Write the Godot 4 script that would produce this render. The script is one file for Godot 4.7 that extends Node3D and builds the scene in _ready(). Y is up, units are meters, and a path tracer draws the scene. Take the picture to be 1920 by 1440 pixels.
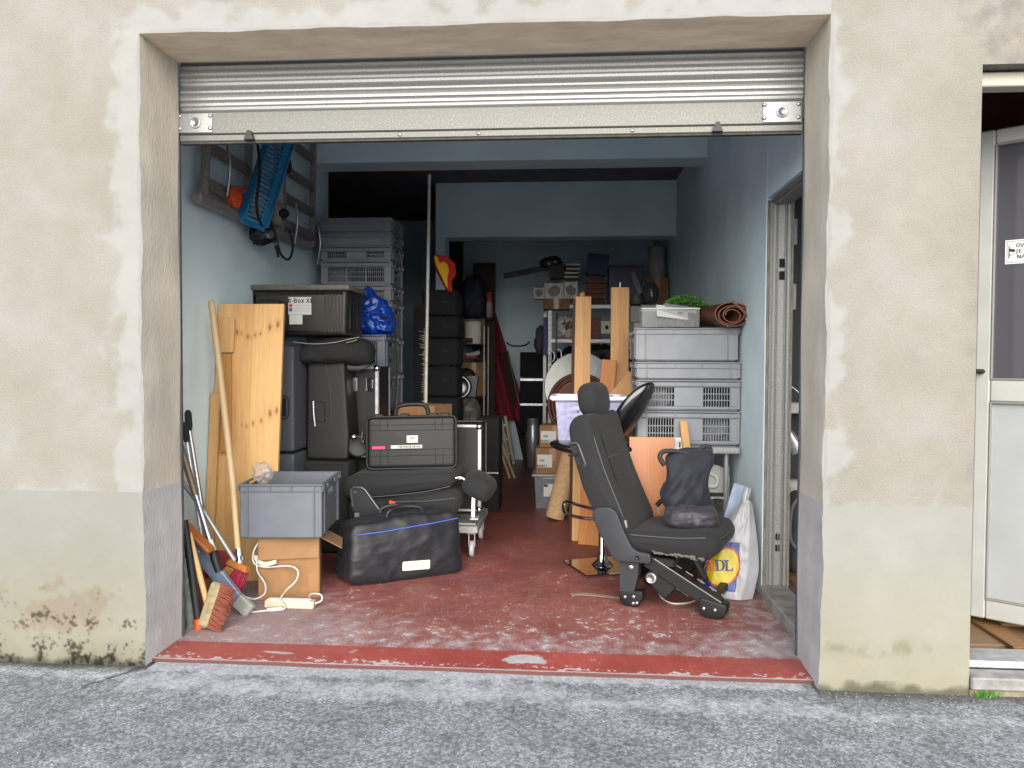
extends Node3D
# A garage seen from the street. x right along the facade, y up from the garage floor, -z into the garage. Metres.

var taken := {}
var local := {}          # things whose parts are written in the thing's own axes
var M := {}              # materials
var TX := {}             # textures
var rng := RandomNumberGenerator.new()

func _ready() -> void:
	rng.seed = 7
	view_and_light()
	textures()
	materials()
	setting()
	left_side()
	middle_left()
	far_middle()
	right_side()
	far_right()

func view_and_light() -> void:
	var cam := Camera3D.new()
	cam.name = "camera"
	cam.position = Vector3(1.6014, 1.155, 2.7878)
	cam.rotation = Vector3(-0.02983, 0.07412, 0.00433)
	cam.fov = 53.0
	cam.near = 0.05
	cam.far = 400.0
	cam.current = true
	add_child(cam)
	var sky := ProceduralSkyMaterial.new()
	sky.sky_top_color = Color(0.64, 0.76, 0.95)
	sky.sky_horizon_color = Color(0.91, 0.96, 1.0)
	sky.sky_curve = 0.3
	sky.ground_bottom_color = Color(0.33, 0.33, 0.34)
	sky.ground_horizon_color = Color(0.55, 0.56, 0.58)
	sky.sky_energy_multiplier = 0.75
	var env := Environment.new()
	env.background_mode = Environment.BG_SKY
	env.sky = Sky.new()
	env.sky.sky_material = sky
	env.tonemap_mode = Environment.TONE_MAPPER_LINEAR
	env.tonemap_exposure = 5.4
	env.sdfgi_enabled = true
	env.ssao_enabled = true
	env.ssil_enabled = true
	var we := WorldEnvironment.new()
	we.name = "environment"
	we.environment = env
	add_child(we)
	var sun := DirectionalLight3D.new()
	sun.name = "sun"
	sun.light_energy = 0.45
	sun.light_color = Color(1.0, 0.98, 0.95)
	sun.light_angular_distance = 60.0
	sun.shadow_enabled = true
	sun.look_at_from_position(Vector3(0.6, 2.1, 7.0), Vector3.ZERO)
	add_child(sun)

# ---------------------------------------------------------------- naming
func numbered(n: String) -> String:
	if not taken.has(n):
		taken[n] = 0
		return n
	taken[n] += 1
	return "%s_%03d" % [n, taken[n]]

func thing(called: String, label: String, category: String, at := Vector3.ZERO, group := "", b := Basis(), own_axes := false) -> Node3D:
	var o := Node3D.new()
	o.name = numbered(called)
	add_child(o)
	o.transform = Transform3D(b, at)
	o.set_meta("label", label)
	o.set_meta("category", category)
	if group != "":
		o.set_meta("group", group)
	if own_axes:
		local[o] = true
	return o

func top_of(n: Node) -> Node:
	while n.get_parent() != self:
		n = n.get_parent()
	return n

func obj(called: String, s: SurfaceTool, m: Material, parent: Node3D = null, smooth := true) -> MeshInstance3D:
	s.generate_normals()
	var mesh := s.commit()
	if parent:
		var t = top_of(parent)
		if not local.has(t) and t.transform != Transform3D():
			var s2 := SurfaceTool.new()
			s2.append_from(mesh, 0, t.transform.affine_inverse())
			mesh = s2.commit()
	var o := MeshInstance3D.new()
	o.mesh = mesh
	o.material_override = m
	if parent:
		o.name = called
		parent.add_child(o, true)
	else:
		o.name = numbered(called)
		add_child(o, true)
	return o

func struct(called: String, s: SurfaceTool, m: Material) -> MeshInstance3D:
	var o := obj(called, s, m)
	o.set_meta("kind", "structure")
	return o

func copy_of(t: Node3D, label: String, at: Vector3, b := Basis(), group := "") -> Node3D:
	var o: Node3D = t.duplicate()
	o.name = numbered(String(t.name).rstrip("_0123456789"))
	add_child(o)
	o.transform = Transform3D(b, at)
	o.set_meta("label", label)
	if group != "":
		o.set_meta("group", group)
	local[o] = true
	return o

func rot(x: float, y: float, z: float) -> Basis:
	return Basis.from_euler(Vector3(deg_to_rad(x), deg_to_rad(y), deg_to_rad(z)))

func V(x: float, y: float, z: float) -> Vector3:
	return Vector3(x, y, z)

func c8(r: int, g: int, b: int) -> Color:
	return Color(r / 255.0, g / 255.0, b / 255.0)

# ---------------------------------------------------------------- shapes
func S() -> SurfaceTool:
	var s := SurfaceTool.new()
	s.begin(Mesh.PRIMITIVE_TRIANGLES)
	s.set_smooth_group(-1)
	return s

func tri(s: SurfaceTool, a: Vector3, b: Vector3, c: Vector3, out: Vector3) -> void:
	if (b - a).cross(c - a).dot(out) > 0.0:
		s.add_vertex(a); s.add_vertex(c); s.add_vertex(b)
	else:
		s.add_vertex(a); s.add_vertex(b); s.add_vertex(c)

func quad(s: SurfaceTool, a: Vector3, b: Vector3, c: Vector3, d: Vector3, out: Vector3) -> void:
	tri(s, a, b, c, out)
	tri(s, a, c, d, out)

func bx(s: SurfaceTool, c: Vector3, sz: Vector3, b := Basis(), r := 0.003) -> void:
	s.set_smooth_group(-1)
	var h := sz * 0.5
	r = minf(r, minf(h.x, minf(h.y, h.z)) * 0.8)
	var p := {}
	for ax in 3:
		for k in 8:
			var sg := Vector3(1 if k & 1 else -1, 1 if k & 2 else -1, 1 if k & 4 else -1)
			var q := Vector3(h.x - r, h.y - r, h.z - r)
			q[ax] = h[ax]
			p[ax * 8 + k] = c + b * (q * sg)
	var cyc := [0, 1, 3, 2]
	for ax in 3:
		var u: int = 1 << ((ax + 1) % 3)
		var v: int = 1 << ((ax + 2) % 3)
		for sd in 2:
			var base: int = sd << ax
			var out := Vector3.ZERO
			out[ax] = 1 if sd else -1
			out = b * out
			quad(s, p[ax * 8 + base], p[ax * 8 + base + u], p[ax * 8 + base + u + v], p[ax * 8 + base + v], out)
		var ax2 := (ax + 1) % 3
		for k2 in 4:
			var s1: int = k2 & 1
			var s2: int = (k2 >> 1) & 1
			var ax3 := (ax + 2) % 3
			var k0: int = (s1 << ax) | (s2 << ax2)
			var k1: int = k0 | (1 << ax3)
			var o2 := Vector3.ZERO
			o2[ax] = 1 if s1 else -1
			o2[ax2] = 1 if s2 else -1
			quad(s, p[ax * 8 + k0], p[ax * 8 + k1], p[ax2 * 8 + k1], p[ax2 * 8 + k0], b * o2)
	for k in 8:
		tri(s, p[k], p[8 + k], p[16 + k], p[k] + p[8 + k] + p[16 + k] - 3.0 * c)

func bar(s: SurfaceTool, a: Vector3, e: Vector3, w: float, t: float, up := Vector3.UP, r := 0.002) -> void:
	# a straight bar from a to e: t thick along up (as far as it is square to the bar), w wide across
	var d := (e - a).normalized()
	if absf(d.dot(up)) > 0.99:
		up = Vector3.FORWARD
	var x := up.cross(d).normalized()
	var y := d.cross(x).normalized()
	bx(s, (a + e) * 0.5, Vector3(w, t, a.distance_to(e)), Basis(x, y, d), r)

func frame_of(d: Vector3) -> Basis:
	d = d.normalized()
	var u := Vector3.UP if absf(d.y) < 0.95 else Vector3.RIGHT
	var x := u.cross(d).normalized()
	return Basis(x, d.cross(x), d)

func tube(s: SurfaceTool, pts: Array, r, n := 8, caps := true, sg := 1) -> void:
	var rings := []
	var f := frame_of(pts[1] - pts[0])
	var xv := f.x
	for i in pts.size():
		var d: Vector3 = (pts[mini(i + 1, pts.size() - 1)] - pts[maxi(i - 1, 0)]).normalized()
		xv = (xv - d * xv.dot(d)).normalized()
		var yv := d.cross(xv)
		var rr: float = r[i] if r is Array else r
		var ring := []
		for k in n:
			var a := TAU * k / n
			ring.append(pts[i] + (xv * cos(a) + yv * sin(a)) * rr)
		rings.append(ring)
	s.set_smooth_group(sg)
	for i in pts.size() - 1:
		for k in n:
			var k2 := (k + 1) % n
			var mid: Vector3 = (pts[i] + pts[i + 1]) * 0.5
			quad(s, rings[i][k], rings[i][k2], rings[i + 1][k2], rings[i + 1][k], rings[i][k] + rings[i + 1][k2] - 2.0 * mid)
	if caps:
		s.set_smooth_group(-1)
		for e in [0, pts.size() - 1]:
			var o: Vector3 = pts[e] - pts[1 if e == 0 else e - 1]
			for k in range(1, n - 1):
				tri(s, rings[e][0], rings[e][k], rings[e][k + 1], o)

func cyl(s: SurfaceTool, a: Vector3, b: Vector3, r0: float, r1 := -1.0, n := 14, caps := true) -> void:
	tube(s, [a, b], [r0, r1 if r1 >= 0.0 else r0], n, caps)

func curve(pts: Array, per := 6) -> Array:
	# Catmull-Rom through the points
	var o := []
	for i in pts.size() - 1:
		var p0: Vector3 = pts[maxi(i - 1, 0)]
		var p3: Vector3 = pts[mini(i + 2, pts.size() - 1)]
		for k in per:
			o.append((pts[i] as Vector3).cubic_interpolate(pts[i + 1], p0, p3, float(k) / per))
	o.append(pts[-1])
	return o

func lathe(s: SurfaceTool, xf: Transform3D, prof: Array, n := 20, sg := 1) -> void:
	# prof: Vector2(radius, height along local y)
	for i in prof.size() - 1:
		s.set_smooth_group(sg)
		var p: Vector2 = prof[i]
		var q: Vector2 = prof[i + 1]
		var nn := Vector2(q.y - p.y, p.x - q.x)
		for k in n:
			var a := TAU * k / n
			var b := TAU * (k + 1) / n
			var am := (a + b) * 0.5
			var out := xf.basis * Vector3(nn.x * cos(am), nn.y, nn.x * sin(am))
			var p0 := xf * Vector3(p.x * cos(a), p.y, p.x * sin(a))
			var p1 := xf * Vector3(p.x * cos(b), p.y, p.x * sin(b))
			var q0 := xf * Vector3(q.x * cos(a), q.y, q.x * sin(a))
			var q1 := xf * Vector3(q.x * cos(b), q.y, q.x * sin(b))
			if p.x < 1e-5:
				tri(s, p0, q1, q0, out)
			elif q.x < 1e-5:
				tri(s, p0, p1, q0, out)
			else:
				quad(s, p0, p1, q1, q0, out)

func prism(s: SurfaceTool, poly: Array, xf: Transform3D, depth: float, smooth := false) -> void:
	# poly in local xy, extruded along local z from 0 to depth
	var pk := PackedVector2Array(poly)
	if Geometry2D.is_polygon_clockwise(pk):
		pk.reverse()
	var idx := Geometry2D.triangulate_polygon(pk)
	s.set_smooth_group(-1)
	for z in [0.0, depth]:
		var out: Vector3 = xf.basis.z * (1.0 if (z > 0.0) == (depth > 0.0) and z != 0.0 else -1.0) * signf(depth)
		for i in range(0, idx.size(), 3):
			tri(s, xf * Vector3(pk[idx[i]].x, pk[idx[i]].y, z), xf * Vector3(pk[idx[i + 1]].x, pk[idx[i + 1]].y, z), xf * Vector3(pk[idx[i + 2]].x, pk[idx[i + 2]].y, z), out)
	s.set_smooth_group(2 if smooth else -1)
	for i in pk.size():
		var a := pk[i]
		var b := pk[(i + 1) % pk.size()]
		var nrm := Vector2(b.y - a.y, a.x - b.x)
		quad(s, xf * Vector3(a.x, a.y, 0), xf * Vector3(b.x, b.y, 0), xf * Vector3(b.x, b.y, depth), xf * Vector3(a.x, a.y, depth), xf.basis * Vector3(nrm.x, nrm.y, 0))

func rounded(poly: Array, r: float, n := 4) -> Array:
	# round every corner of a polygon
	var o := []
	for i in poly.size():
		var p: Vector2 = poly[i]
		var a: Vector2 = poly[i - 1]
		var b: Vector2 = poly[(i + 1) % poly.size()]
		var k := minf(r, minf(p.distance_to(a), p.distance_to(b)) * 0.48)
		var pa := p + (a - p).normalized() * k
		var pb := p + (b - p).normalized() * k
		for j in n + 1:
			var t := float(j) / n
			o.append(pa.lerp(p, t).lerp(p.lerp(pb, t), t))
	return o

func rext(s: SurfaceTool, poly: Array, xf: Transform3D, z0: float, z1: float, r: float, n := 4, bulge := 0.0) -> void:
	# a closed outline in local xy drawn out along local z with its end edges rounded by r
	var pk := PackedVector2Array(poly)
	if Geometry2D.is_polygon_clockwise(pk):
		pk.reverse()
	var c := pk.size()
	var nr := []
	var mid := Vector2.ZERO
	for i in c:
		var d := (pk[(i + 1) % c] - pk[i - 1]).normalized()
		nr.append(Vector2(d.y, -d.x))
		mid += pk[i] / c
	var rings := []
	var steps := []
	for k in n + 1:
		var a := PI * 0.5 * k / n
		steps.append([z0 + r * (1.0 - sin(a)), r * (1.0 - cos(a))])
	steps.reverse()
	steps = []
	for k in n + 1:
		var a := PI * 0.5 * (1.0 - float(k) / n)
		steps.append([z0 + r * (1.0 - sin(a)), r * (1.0 - cos(a))])
	for k in n + 1:
		var a := PI * 0.5 * k / n
		steps.append([z1 - r * (1.0 - sin(a)), r * (1.0 - cos(a))])
	for st in steps:
		var ring := []
		for i in c:
			var q: Vector2 = pk[i] - nr[i] * st[1]
			ring.append(xf * Vector3(q.x, q.y, st[0]))
		rings.append(ring)
	s.set_smooth_group(3)
	for j in rings.size() - 1:
		for i in c:
			var i2 := (i + 1) % c
			var out := xf.basis * Vector3(nr[i].x + nr[i2].x, nr[i].y + nr[i2].y, 0)
			if j < n:
				out += xf.basis.z * -0.8
			elif j > n:
				out += xf.basis.z * 0.8
			quad(s, rings[j][i], rings[j][i2], rings[j + 1][i2], rings[j + 1][i], out)
	# end caps, a little domed
	for e in [0, rings.size() - 1]:
		var out: Vector3 = xf.basis.z * (-1.0 if e == 0 else 1.0)
		var idx := Geometry2D.triangulate_polygon(pk)
		if bulge == 0.0:
			for i in range(0, idx.size(), 3):
				tri(s, rings[e][idx[i]], rings[e][idx[i + 1]], rings[e][idx[i + 2]], out)
		else:
			var cm := Vector3.ZERO
			for q in rings[e]:
				cm += q / c
			cm += out * bulge
			var half := []
			for q in rings[e]:
				half.append(q.lerp(cm, 0.5) + out * bulge * 0.25)
			for i in c:
				var i2 := (i + 1) % c
				quad(s, rings[e][i], rings[e][i2], half[i2], half[i], out)
				tri(s, half[i], half[i2], cm, out)

func grid(s: SurfaceTool, nu: int, nv: int, f: Callable, out := Vector3.ZERO, sg := 1) -> void:
	# a sheet f(u, v); uv set to (u, v)
	var p := []
	for j in nv + 1:
		for i in nu + 1:
			p.append(f.call(float(i) / nu, float(j) / nv))
	s.set_smooth_group(sg)
	var w := nu + 1
	for j in nv:
		for i in nu:
			var q := [j * w + i, j * w + i + 1, (j + 1) * w + i + 1, (j + 1) * w + i]
			var nrm: Vector3 = (p[q[1]] - p[q[0]]).cross(p[q[3]] - p[q[0]])
			var order := [0, 2, 1, 0, 3, 2]
			if out != Vector3.ZERO and nrm.dot(out) < 0.0:
				order = [0, 1, 2, 0, 2, 3]
			for k in order:
				s.set_uv(Vector2(float(q[k] % w) / nu, float(q[k] / w) / nv))
				s.add_vertex(p[q[k]])

func blob(s: SurfaceTool, xf: Transform3D, half: Vector3, pw := 3.0, n := 10, amp := 0.0, freq := 6.0, warp = null, sd := 1) -> void:
	# a soft rounded box; amp wrinkles it, warp(point in unit box) -> point bends it
	var nz := FastNoiseLite.new()
	nz.seed = sd
	nz.noise_type = FastNoiseLite.TYPE_SIMPLEX_SMOOTH
	nz.fractal_type = FastNoiseLite.FRACTAL_RIDGED
	nz.fractal_octaves = 3
	nz.frequency = freq
	s.set_smooth_group(4)
	for ax in 3:
		for sd2 in [-1.0, 1.0]:
			var g := []
			for j in n + 1:
				for i in n + 1:
					var q := Vector3.ZERO
					q[ax] = sd2
					q[(ax + 1) % 3] = tan((float(i) / n - 0.5) * PI * 0.5)
					q[(ax + 2) % 3] = tan((float(j) / n - 0.5) * PI * 0.5)
					var l := pow(pow(absf(q.x), pw) + pow(absf(q.y), pw) + pow(absf(q.z), pw), 1.0 / pw)
					q /= l
					var nd := Vector3(signf(q.x) * pow(absf(q.x), pw - 1.0), signf(q.y) * pow(absf(q.y), pw - 1.0), signf(q.z) * pow(absf(q.z), pw - 1.0)).normalized()
					var p := q * half
					if warp:
						p = warp.call(q) * half
					if amp != 0.0:
						p += nd * (nz.get_noise_3dv(p) * amp)
					g.append([xf * p, xf.basis * nd])
			var w := n + 1
			var mq := (n / 2) * w + n / 2
			var flip: bool = (g[mq + 1][0] - g[mq][0]).cross(g[mq + w][0] - g[mq][0]).dot(g[mq][1]) > 0.0
			for j in n:
				for i in n:
					var a: Vector3 = g[j * w + i][0]
					var b: Vector3 = g[j * w + i + 1][0]
					var c: Vector3 = g[(j + 1) * w + i + 1][0]
					var d: Vector3 = g[(j + 1) * w + i][0]
					for p in ([a, c, b, a, d, c] if flip else [a, b, c, a, c, d]):
						s.add_vertex(p)

func sph(s: SurfaceTool, c: Vector3, r: float, n := 6) -> void:
	blob(s, Transform3D(Basis(), c), Vector3(r, r, r), 2.0, n)

func xf_to(a: Vector3, z: Vector3, up := Vector3.UP) -> Transform3D:
	# a frame at a whose local z points along z
	z = z.normalized()
	if absf(z.dot(up)) > 0.99:
		up = Vector3.RIGHT
	var x := up.cross(z).normalized()
	return Transform3D(Basis(x, z.cross(x), z), a)

func lettering(called: String, what: String, xf: Transform3D, height: float, m: Material, parent: Node3D, serif := false, left := false) -> MeshInstance3D:
	var t := TextMesh.new()
	if left:
		t.horizontal_alignment = HORIZONTAL_ALIGNMENT_LEFT
	t.text = what
	var f := SystemFont.new()
	f.font_names = PackedStringArray(["Droid Serif" if serif else "Droid Sans"])
	f.font_weight = 700
	t.font = f
	t.font_size = 32
	t.pixel_size = height / 24.0
	t.depth = 0.0006
	t.curve_step = 4.0
	var o := MeshInstance3D.new()
	o.mesh = t
	o.material_override = m
	o.name = called
	parent.add_child(o, true)
	var top = top_of(parent)
	o.transform = xf if local.has(top) else top.transform.affine_inverse() * xf
	return o

# ---------------------------------------------------------------- textures and materials
func ntex(w: int, freq: float, lo: float, hi: float, oct := 3, kind := FastNoiseLite.TYPE_SIMPLEX_SMOOTH, sd := 1) -> NoiseTexture2D:
	var n := FastNoiseLite.new()
	n.seed = sd
	n.noise_type = kind
	n.frequency = freq
	n.fractal_octaves = oct
	if oct == 1:
		n.fractal_type = FastNoiseLite.FRACTAL_NONE
	var g := Gradient.new()
	g.set_color(0, Color(lo, lo, lo))
	g.set_color(1, Color(hi, hi, hi))
	var t := NoiseTexture2D.new()
	t.width = w
	t.height = w
	t.seamless = true
	t.noise = n
	t.color_ramp = g
	return t

func field(w: int, h: int, freq: float, oct: int, sd: int, kind := FastNoiseLite.TYPE_SIMPLEX_SMOOTH, fr := FastNoiseLite.FRACTAL_FBM, ret := FastNoiseLite.RETURN_DISTANCE) -> PackedByteArray:
	var n := FastNoiseLite.new()
	n.seed = sd
	n.noise_type = kind
	n.frequency = freq
	n.fractal_type = fr if oct > 1 else FastNoiseLite.FRACTAL_NONE
	n.fractal_octaves = oct
	n.cellular_return_type = ret
	return n.get_image(w, h).get_data()

func tex_of(w: int, h: int, data: PackedByteArray, grey := false) -> ImageTexture:
	return ImageTexture.create_from_image(Image.create_from_data(w, h, false, Image.FORMAT_L8 if grey else Image.FORMAT_RGB8, data))

func wood_image(w: int, h: int, base: Color, dark: Color, boards: int, knots: Array, sd: int, streak := 1.0) -> ImageTexture:
	# grain along v; boards glued side by side; knots: [u, v, radius in px]
	var rs := RandomNumberGenerator.new()
	rs.seed = sd
	var n1 := FastNoiseLite.new()
	n1.seed = sd
	n1.frequency = 1.0
	n1.noise_type = FastNoiseLite.TYPE_SIMPLEX_SMOOTH
	var tone := []
	for i in boards:
		tone.append([rs.randf_range(-0.12, 0.18), rs.randf() * 100.0, rs.randf_range(0.6, 1.5)])
	var d := PackedByteArray()
	d.resize(w * h * 3)
	var k := 0
	for y in h:
		for x in w:
			var bi := x * boards / w
			var t = tone[bi]
			var xx := float(x)
			var dk := 0.0
			for kn in knots:
				var dx: float = x - kn[0] * w
				var dy: float = y - kn[1] * h
				if absf(dy) > kn[2] * 7.5 or absf(dx) > kn[2] * 5.5:
					continue
				var r2: float = (dx * dx + dy * dy * 0.55) / (kn[2] * kn[2])
				if r2 < 30.0:
					xx += signf(dx) * kn[2] * 1.3 * exp(-r2 * 0.16) 
					if r2 < 1.4:
						dk = maxf(dk, clampf(1.25 - r2 * 0.75, 0.0, 1.0) * (0.62 + 0.3 * sin(r2 * 14.0)))
					else:
						dk = maxf(dk, 0.16 * exp(-(r2 - 1.4) * 0.35))
			var g := n1.get_noise_2d(xx * 0.13 * t[2] + t[1], y * 0.0042 + t[1])
			var g2 := n1.get_noise_2d(xx * 0.55 + t[1] * 3.0, y * 0.018)
			var f: float = clampf(0.30 + t[0] + g * 0.42 * streak + g2 * 0.22 * streak, 0.0, 1.0)
			if x * boards % w < boards:
				f += 0.22
			var c := base.lerp(dark, f * 0.75)
			c = c.lerp(c8(112, 66, 34), dk)
			d[k] = int(clampf(c.r, 0, 1) * 255)
			d[k + 1] = int(clampf(c.g, 0, 1) * 255)
			d[k + 2] = int(clampf(c.b, 0, 1) * 255)
			k += 3
	return tex_of(w, h, d)

func facade_images() -> void:
	# the front seen from the street: x -0.8 .. 3.5, y -0.1 .. 2.8; patches at half size, grain at full size
	var w := 1024
	var h := 690
	var lowf := field(w, h, 0.009, 4, 11)
	var mid := field(w, h, 0.035, 5, 12)
	var edge := field(w, h, 0.020, 6, 14)
	var spots := field(w, h, 0.16, 3, 15)
	var col := PackedByteArray()
	col.resize(w * h * 3)
	var msk := PackedByteArray()
	msk.resize(w * h)
	var k := 0
	for j in h:
		var y := 2.8 - 2.9 * (j + 0.5) / h
		for i in w:
			var x := -0.8 + 4.3 * (i + 0.5) / w
			var q := j * w + i
			var lo := lowf[q] / 255.0 - 0.5
			var mi := mid[q] / 255.0 - 0.5
			var ed := edge[q] / 255.0 - 0.5
			var r := 0.0
			var g := 0.0
			var b := 0.0
			var rough := 1.0
			if y < 0.652 + ed * 0.010:
				rough = 0.0
				var down := clampf(1.0 - y / 0.55, 0.0, 1.0)
				var lift := 8.0 if x > 2.0 else -3.0
				r = 196.0 + lift + lo * 12.0 + mi * 5.0 + down * 2.0
				g = 195.0 + lift + lo * 12.0 + mi * 5.0 - down * 1.0
				b = 186.0 + lift + lo * 14.0 + mi * 6.0 - down * 17.0
				if x < 0.1 and y < 0.5:
					var mo := spots[q] / 255.0 - 0.5
					var at := exp(-pow((x + 0.33) / 0.26, 2.0) - pow((y - 0.19) / 0.10, 2.0))
					var ochre := clampf((at * 1.25 + mi * 1.4 + ed - 0.55) * 3.0, 0.0, 1.0)
					r += (182.0 - r) * ochre * 0.7; g += (166.0 - g) * ochre * 0.7; b += (144.0 - b) * ochre * 0.7
					var lowest := clampf((0.10 - y + ed * 0.10 + mi * 0.08) * 9.0, 0.0, 1.0)
					var ridge := exp(-pow((y - 0.155 - ed * 0.10) / 0.020, 2.0)) * clampf(0.15 + at * 0.8, 0.0, 1.0)
					var sp := clampf((mo * 1.3 + mi * 1.2 + lowest * 0.38 + ridge * 0.62 - 0.40) * 2.6, 0.0, 0.85) * clampf((0.30 - y) * 9.0, 0.0, 1.0)
					r += (92.0 - r) * sp; g += (86.0 - g) * sp; b += (72.0 - b) * sp
					r -= lowest * 22.0; g -= lowest * 22.0; b -= lowest * 18.0
				elif x > 2.45 and y < 0.3:
					var damp := exp(-pow((y - 0.135 - ed * 0.05) / 0.022, 2.0)) * clampf(mi * 5.0 + ed * 3.0 + 0.15, 0.0, 1.0) * clampf((3.0 - x) * 5.0, 0.0, 1.0)
					r -= damp * 26.0; g -= damp * 26.0; b -= damp * 30.0
				var foot := clampf((0.022 + mi * 0.045 + ed * 0.02 - y) * 40.0, 0.0, 1.0)
				r *= 1.0 - 0.35 * foot; g *= 1.0 - 0.35 * foot; b *= 1.0 - 0.38 * foot
			else:
				# distance outside the garage opening
				var dx := maxf(-x, x - 2.5)
				var dy := y - 2.365
				var dist := maxf(dx, dy) if dx < 0.0 or dy < 0.0 else sqrt(dx * dx + dy * dy)
				var width := 0.125 if x < 0.0 else (0.060 if dx > 0.0 else 0.10)
				var patch := clampf((width + ed * 0.16 + mi * 0.05 - dist) * 26.0, 0.0, 1.0)
				if y < 0.70:
					patch = maxf(patch, clampf((0.675 + ed * 0.05 + mi * 0.04 - y) * 40.0, 0.0, 1.0) * 0.7)
				var warm := clampf((x - 2.6) * 1.4, 0.0, 1.0) * clampf(0.5 + lo * 2.0, 0.0, 1.0)
				r = 200.0 + lo * 18.0 + mi * 8.0 + warm * 4.0
				g = 196.0 + lo * 18.0 + mi * 8.0 + warm * 0.0
				b = 184.0 + lo * 22.0 + mi * 9.0 - warm * 6.0
				var pale := clampf((ed + lo * 0.7 - 0.16) * 3.0, 0.0, 1.0) * 0.45
				r += (206.0 - r) * pale; g += (205.0 - g) * pale; b += (201.0 - b) * pale
				if y > 2.0:
					var grey := clampf((x - 2.85) * 2.5 + (y - 2.35) * 2.5 + mi * 1.5, 0.0, 1.0)
					r += (182.0 - r) * grey * 0.6; g += (178.0 - g) * grey * 0.6; b += (172.0 - b) * grey * 0.6
				if x > 2.85:
					var dirt := clampf((x - 2.93 + mi * 0.12) * 8.0, 0.0, 1.0) * clampf(mi * 2.0 + 0.5, 0.0, 1.0)
					r -= dirt * 16.0; g -= dirt * 17.0; b -= dirt * 17.0
				var pr := 211.0 + mi * 9.0 + lo * 8.0
				r += (pr + 1.0 - r) * patch; g += (pr - g) * patch; b += (pr - 6.0 - b) * patch
				rough = 1.0 - patch
				if dist > 0.0 and dist < 0.010 + ed * 0.02:
					r -= 9.0; g -= 9.0; b -= 8.0
			col[k] = int(clampf(r, 0.0, 255.0) * 0.632)
			col[k + 1] = int(clampf(g, 0.0, 255.0) * 0.631)
			col[k + 2] = int(clampf(b, 0.0, 255.0) * 0.636)
			msk[q] = int(rough * 255.0)
			k += 3
	var ci := Image.create_from_data(w, h, false, Image.FORMAT_RGB8, col)
	var mi2 := Image.create_from_data(w, h, false, Image.FORMAT_L8, msk)
	ci.resize(w * 2, h * 2, Image.INTERPOLATE_BILINEAR)
	mi2.resize(w * 2, h * 2, Image.INTERPOLATE_BILINEAR)
	col = ci.get_data()
	msk = mi2.get_data()
	var grain := field(w * 2, h * 2, 0.33, 2, 13)
	var broad := field(w * 2, h * 2, 0.03, 3, 16)
	var hgt := PackedByteArray()
	hgt.resize(w * h * 4)
	k = 0
	for q in w * h * 4:
		var gr := grain[q] - 128
		var m := msk[q]
		var t := (gr * (30 + m)) >> 12
		col[k] = clampi(col[k] + t, 0, 255)
		col[k + 1] = clampi(col[k + 1] + t, 0, 255)
		col[k + 2] = clampi(col[k + 2] + t, 0, 255)
		hgt[q] = clampi(128 + ((gr * (26 + m)) >> 9) + ((broad[q] - 128) >> 2) - (m >> 4), 0, 255)
		k += 3
	TX.facade = tex_of(w * 2, h * 2, col)
	TX.facade_h = tex_of(w * 2, h * 2, hgt, true)

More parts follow.
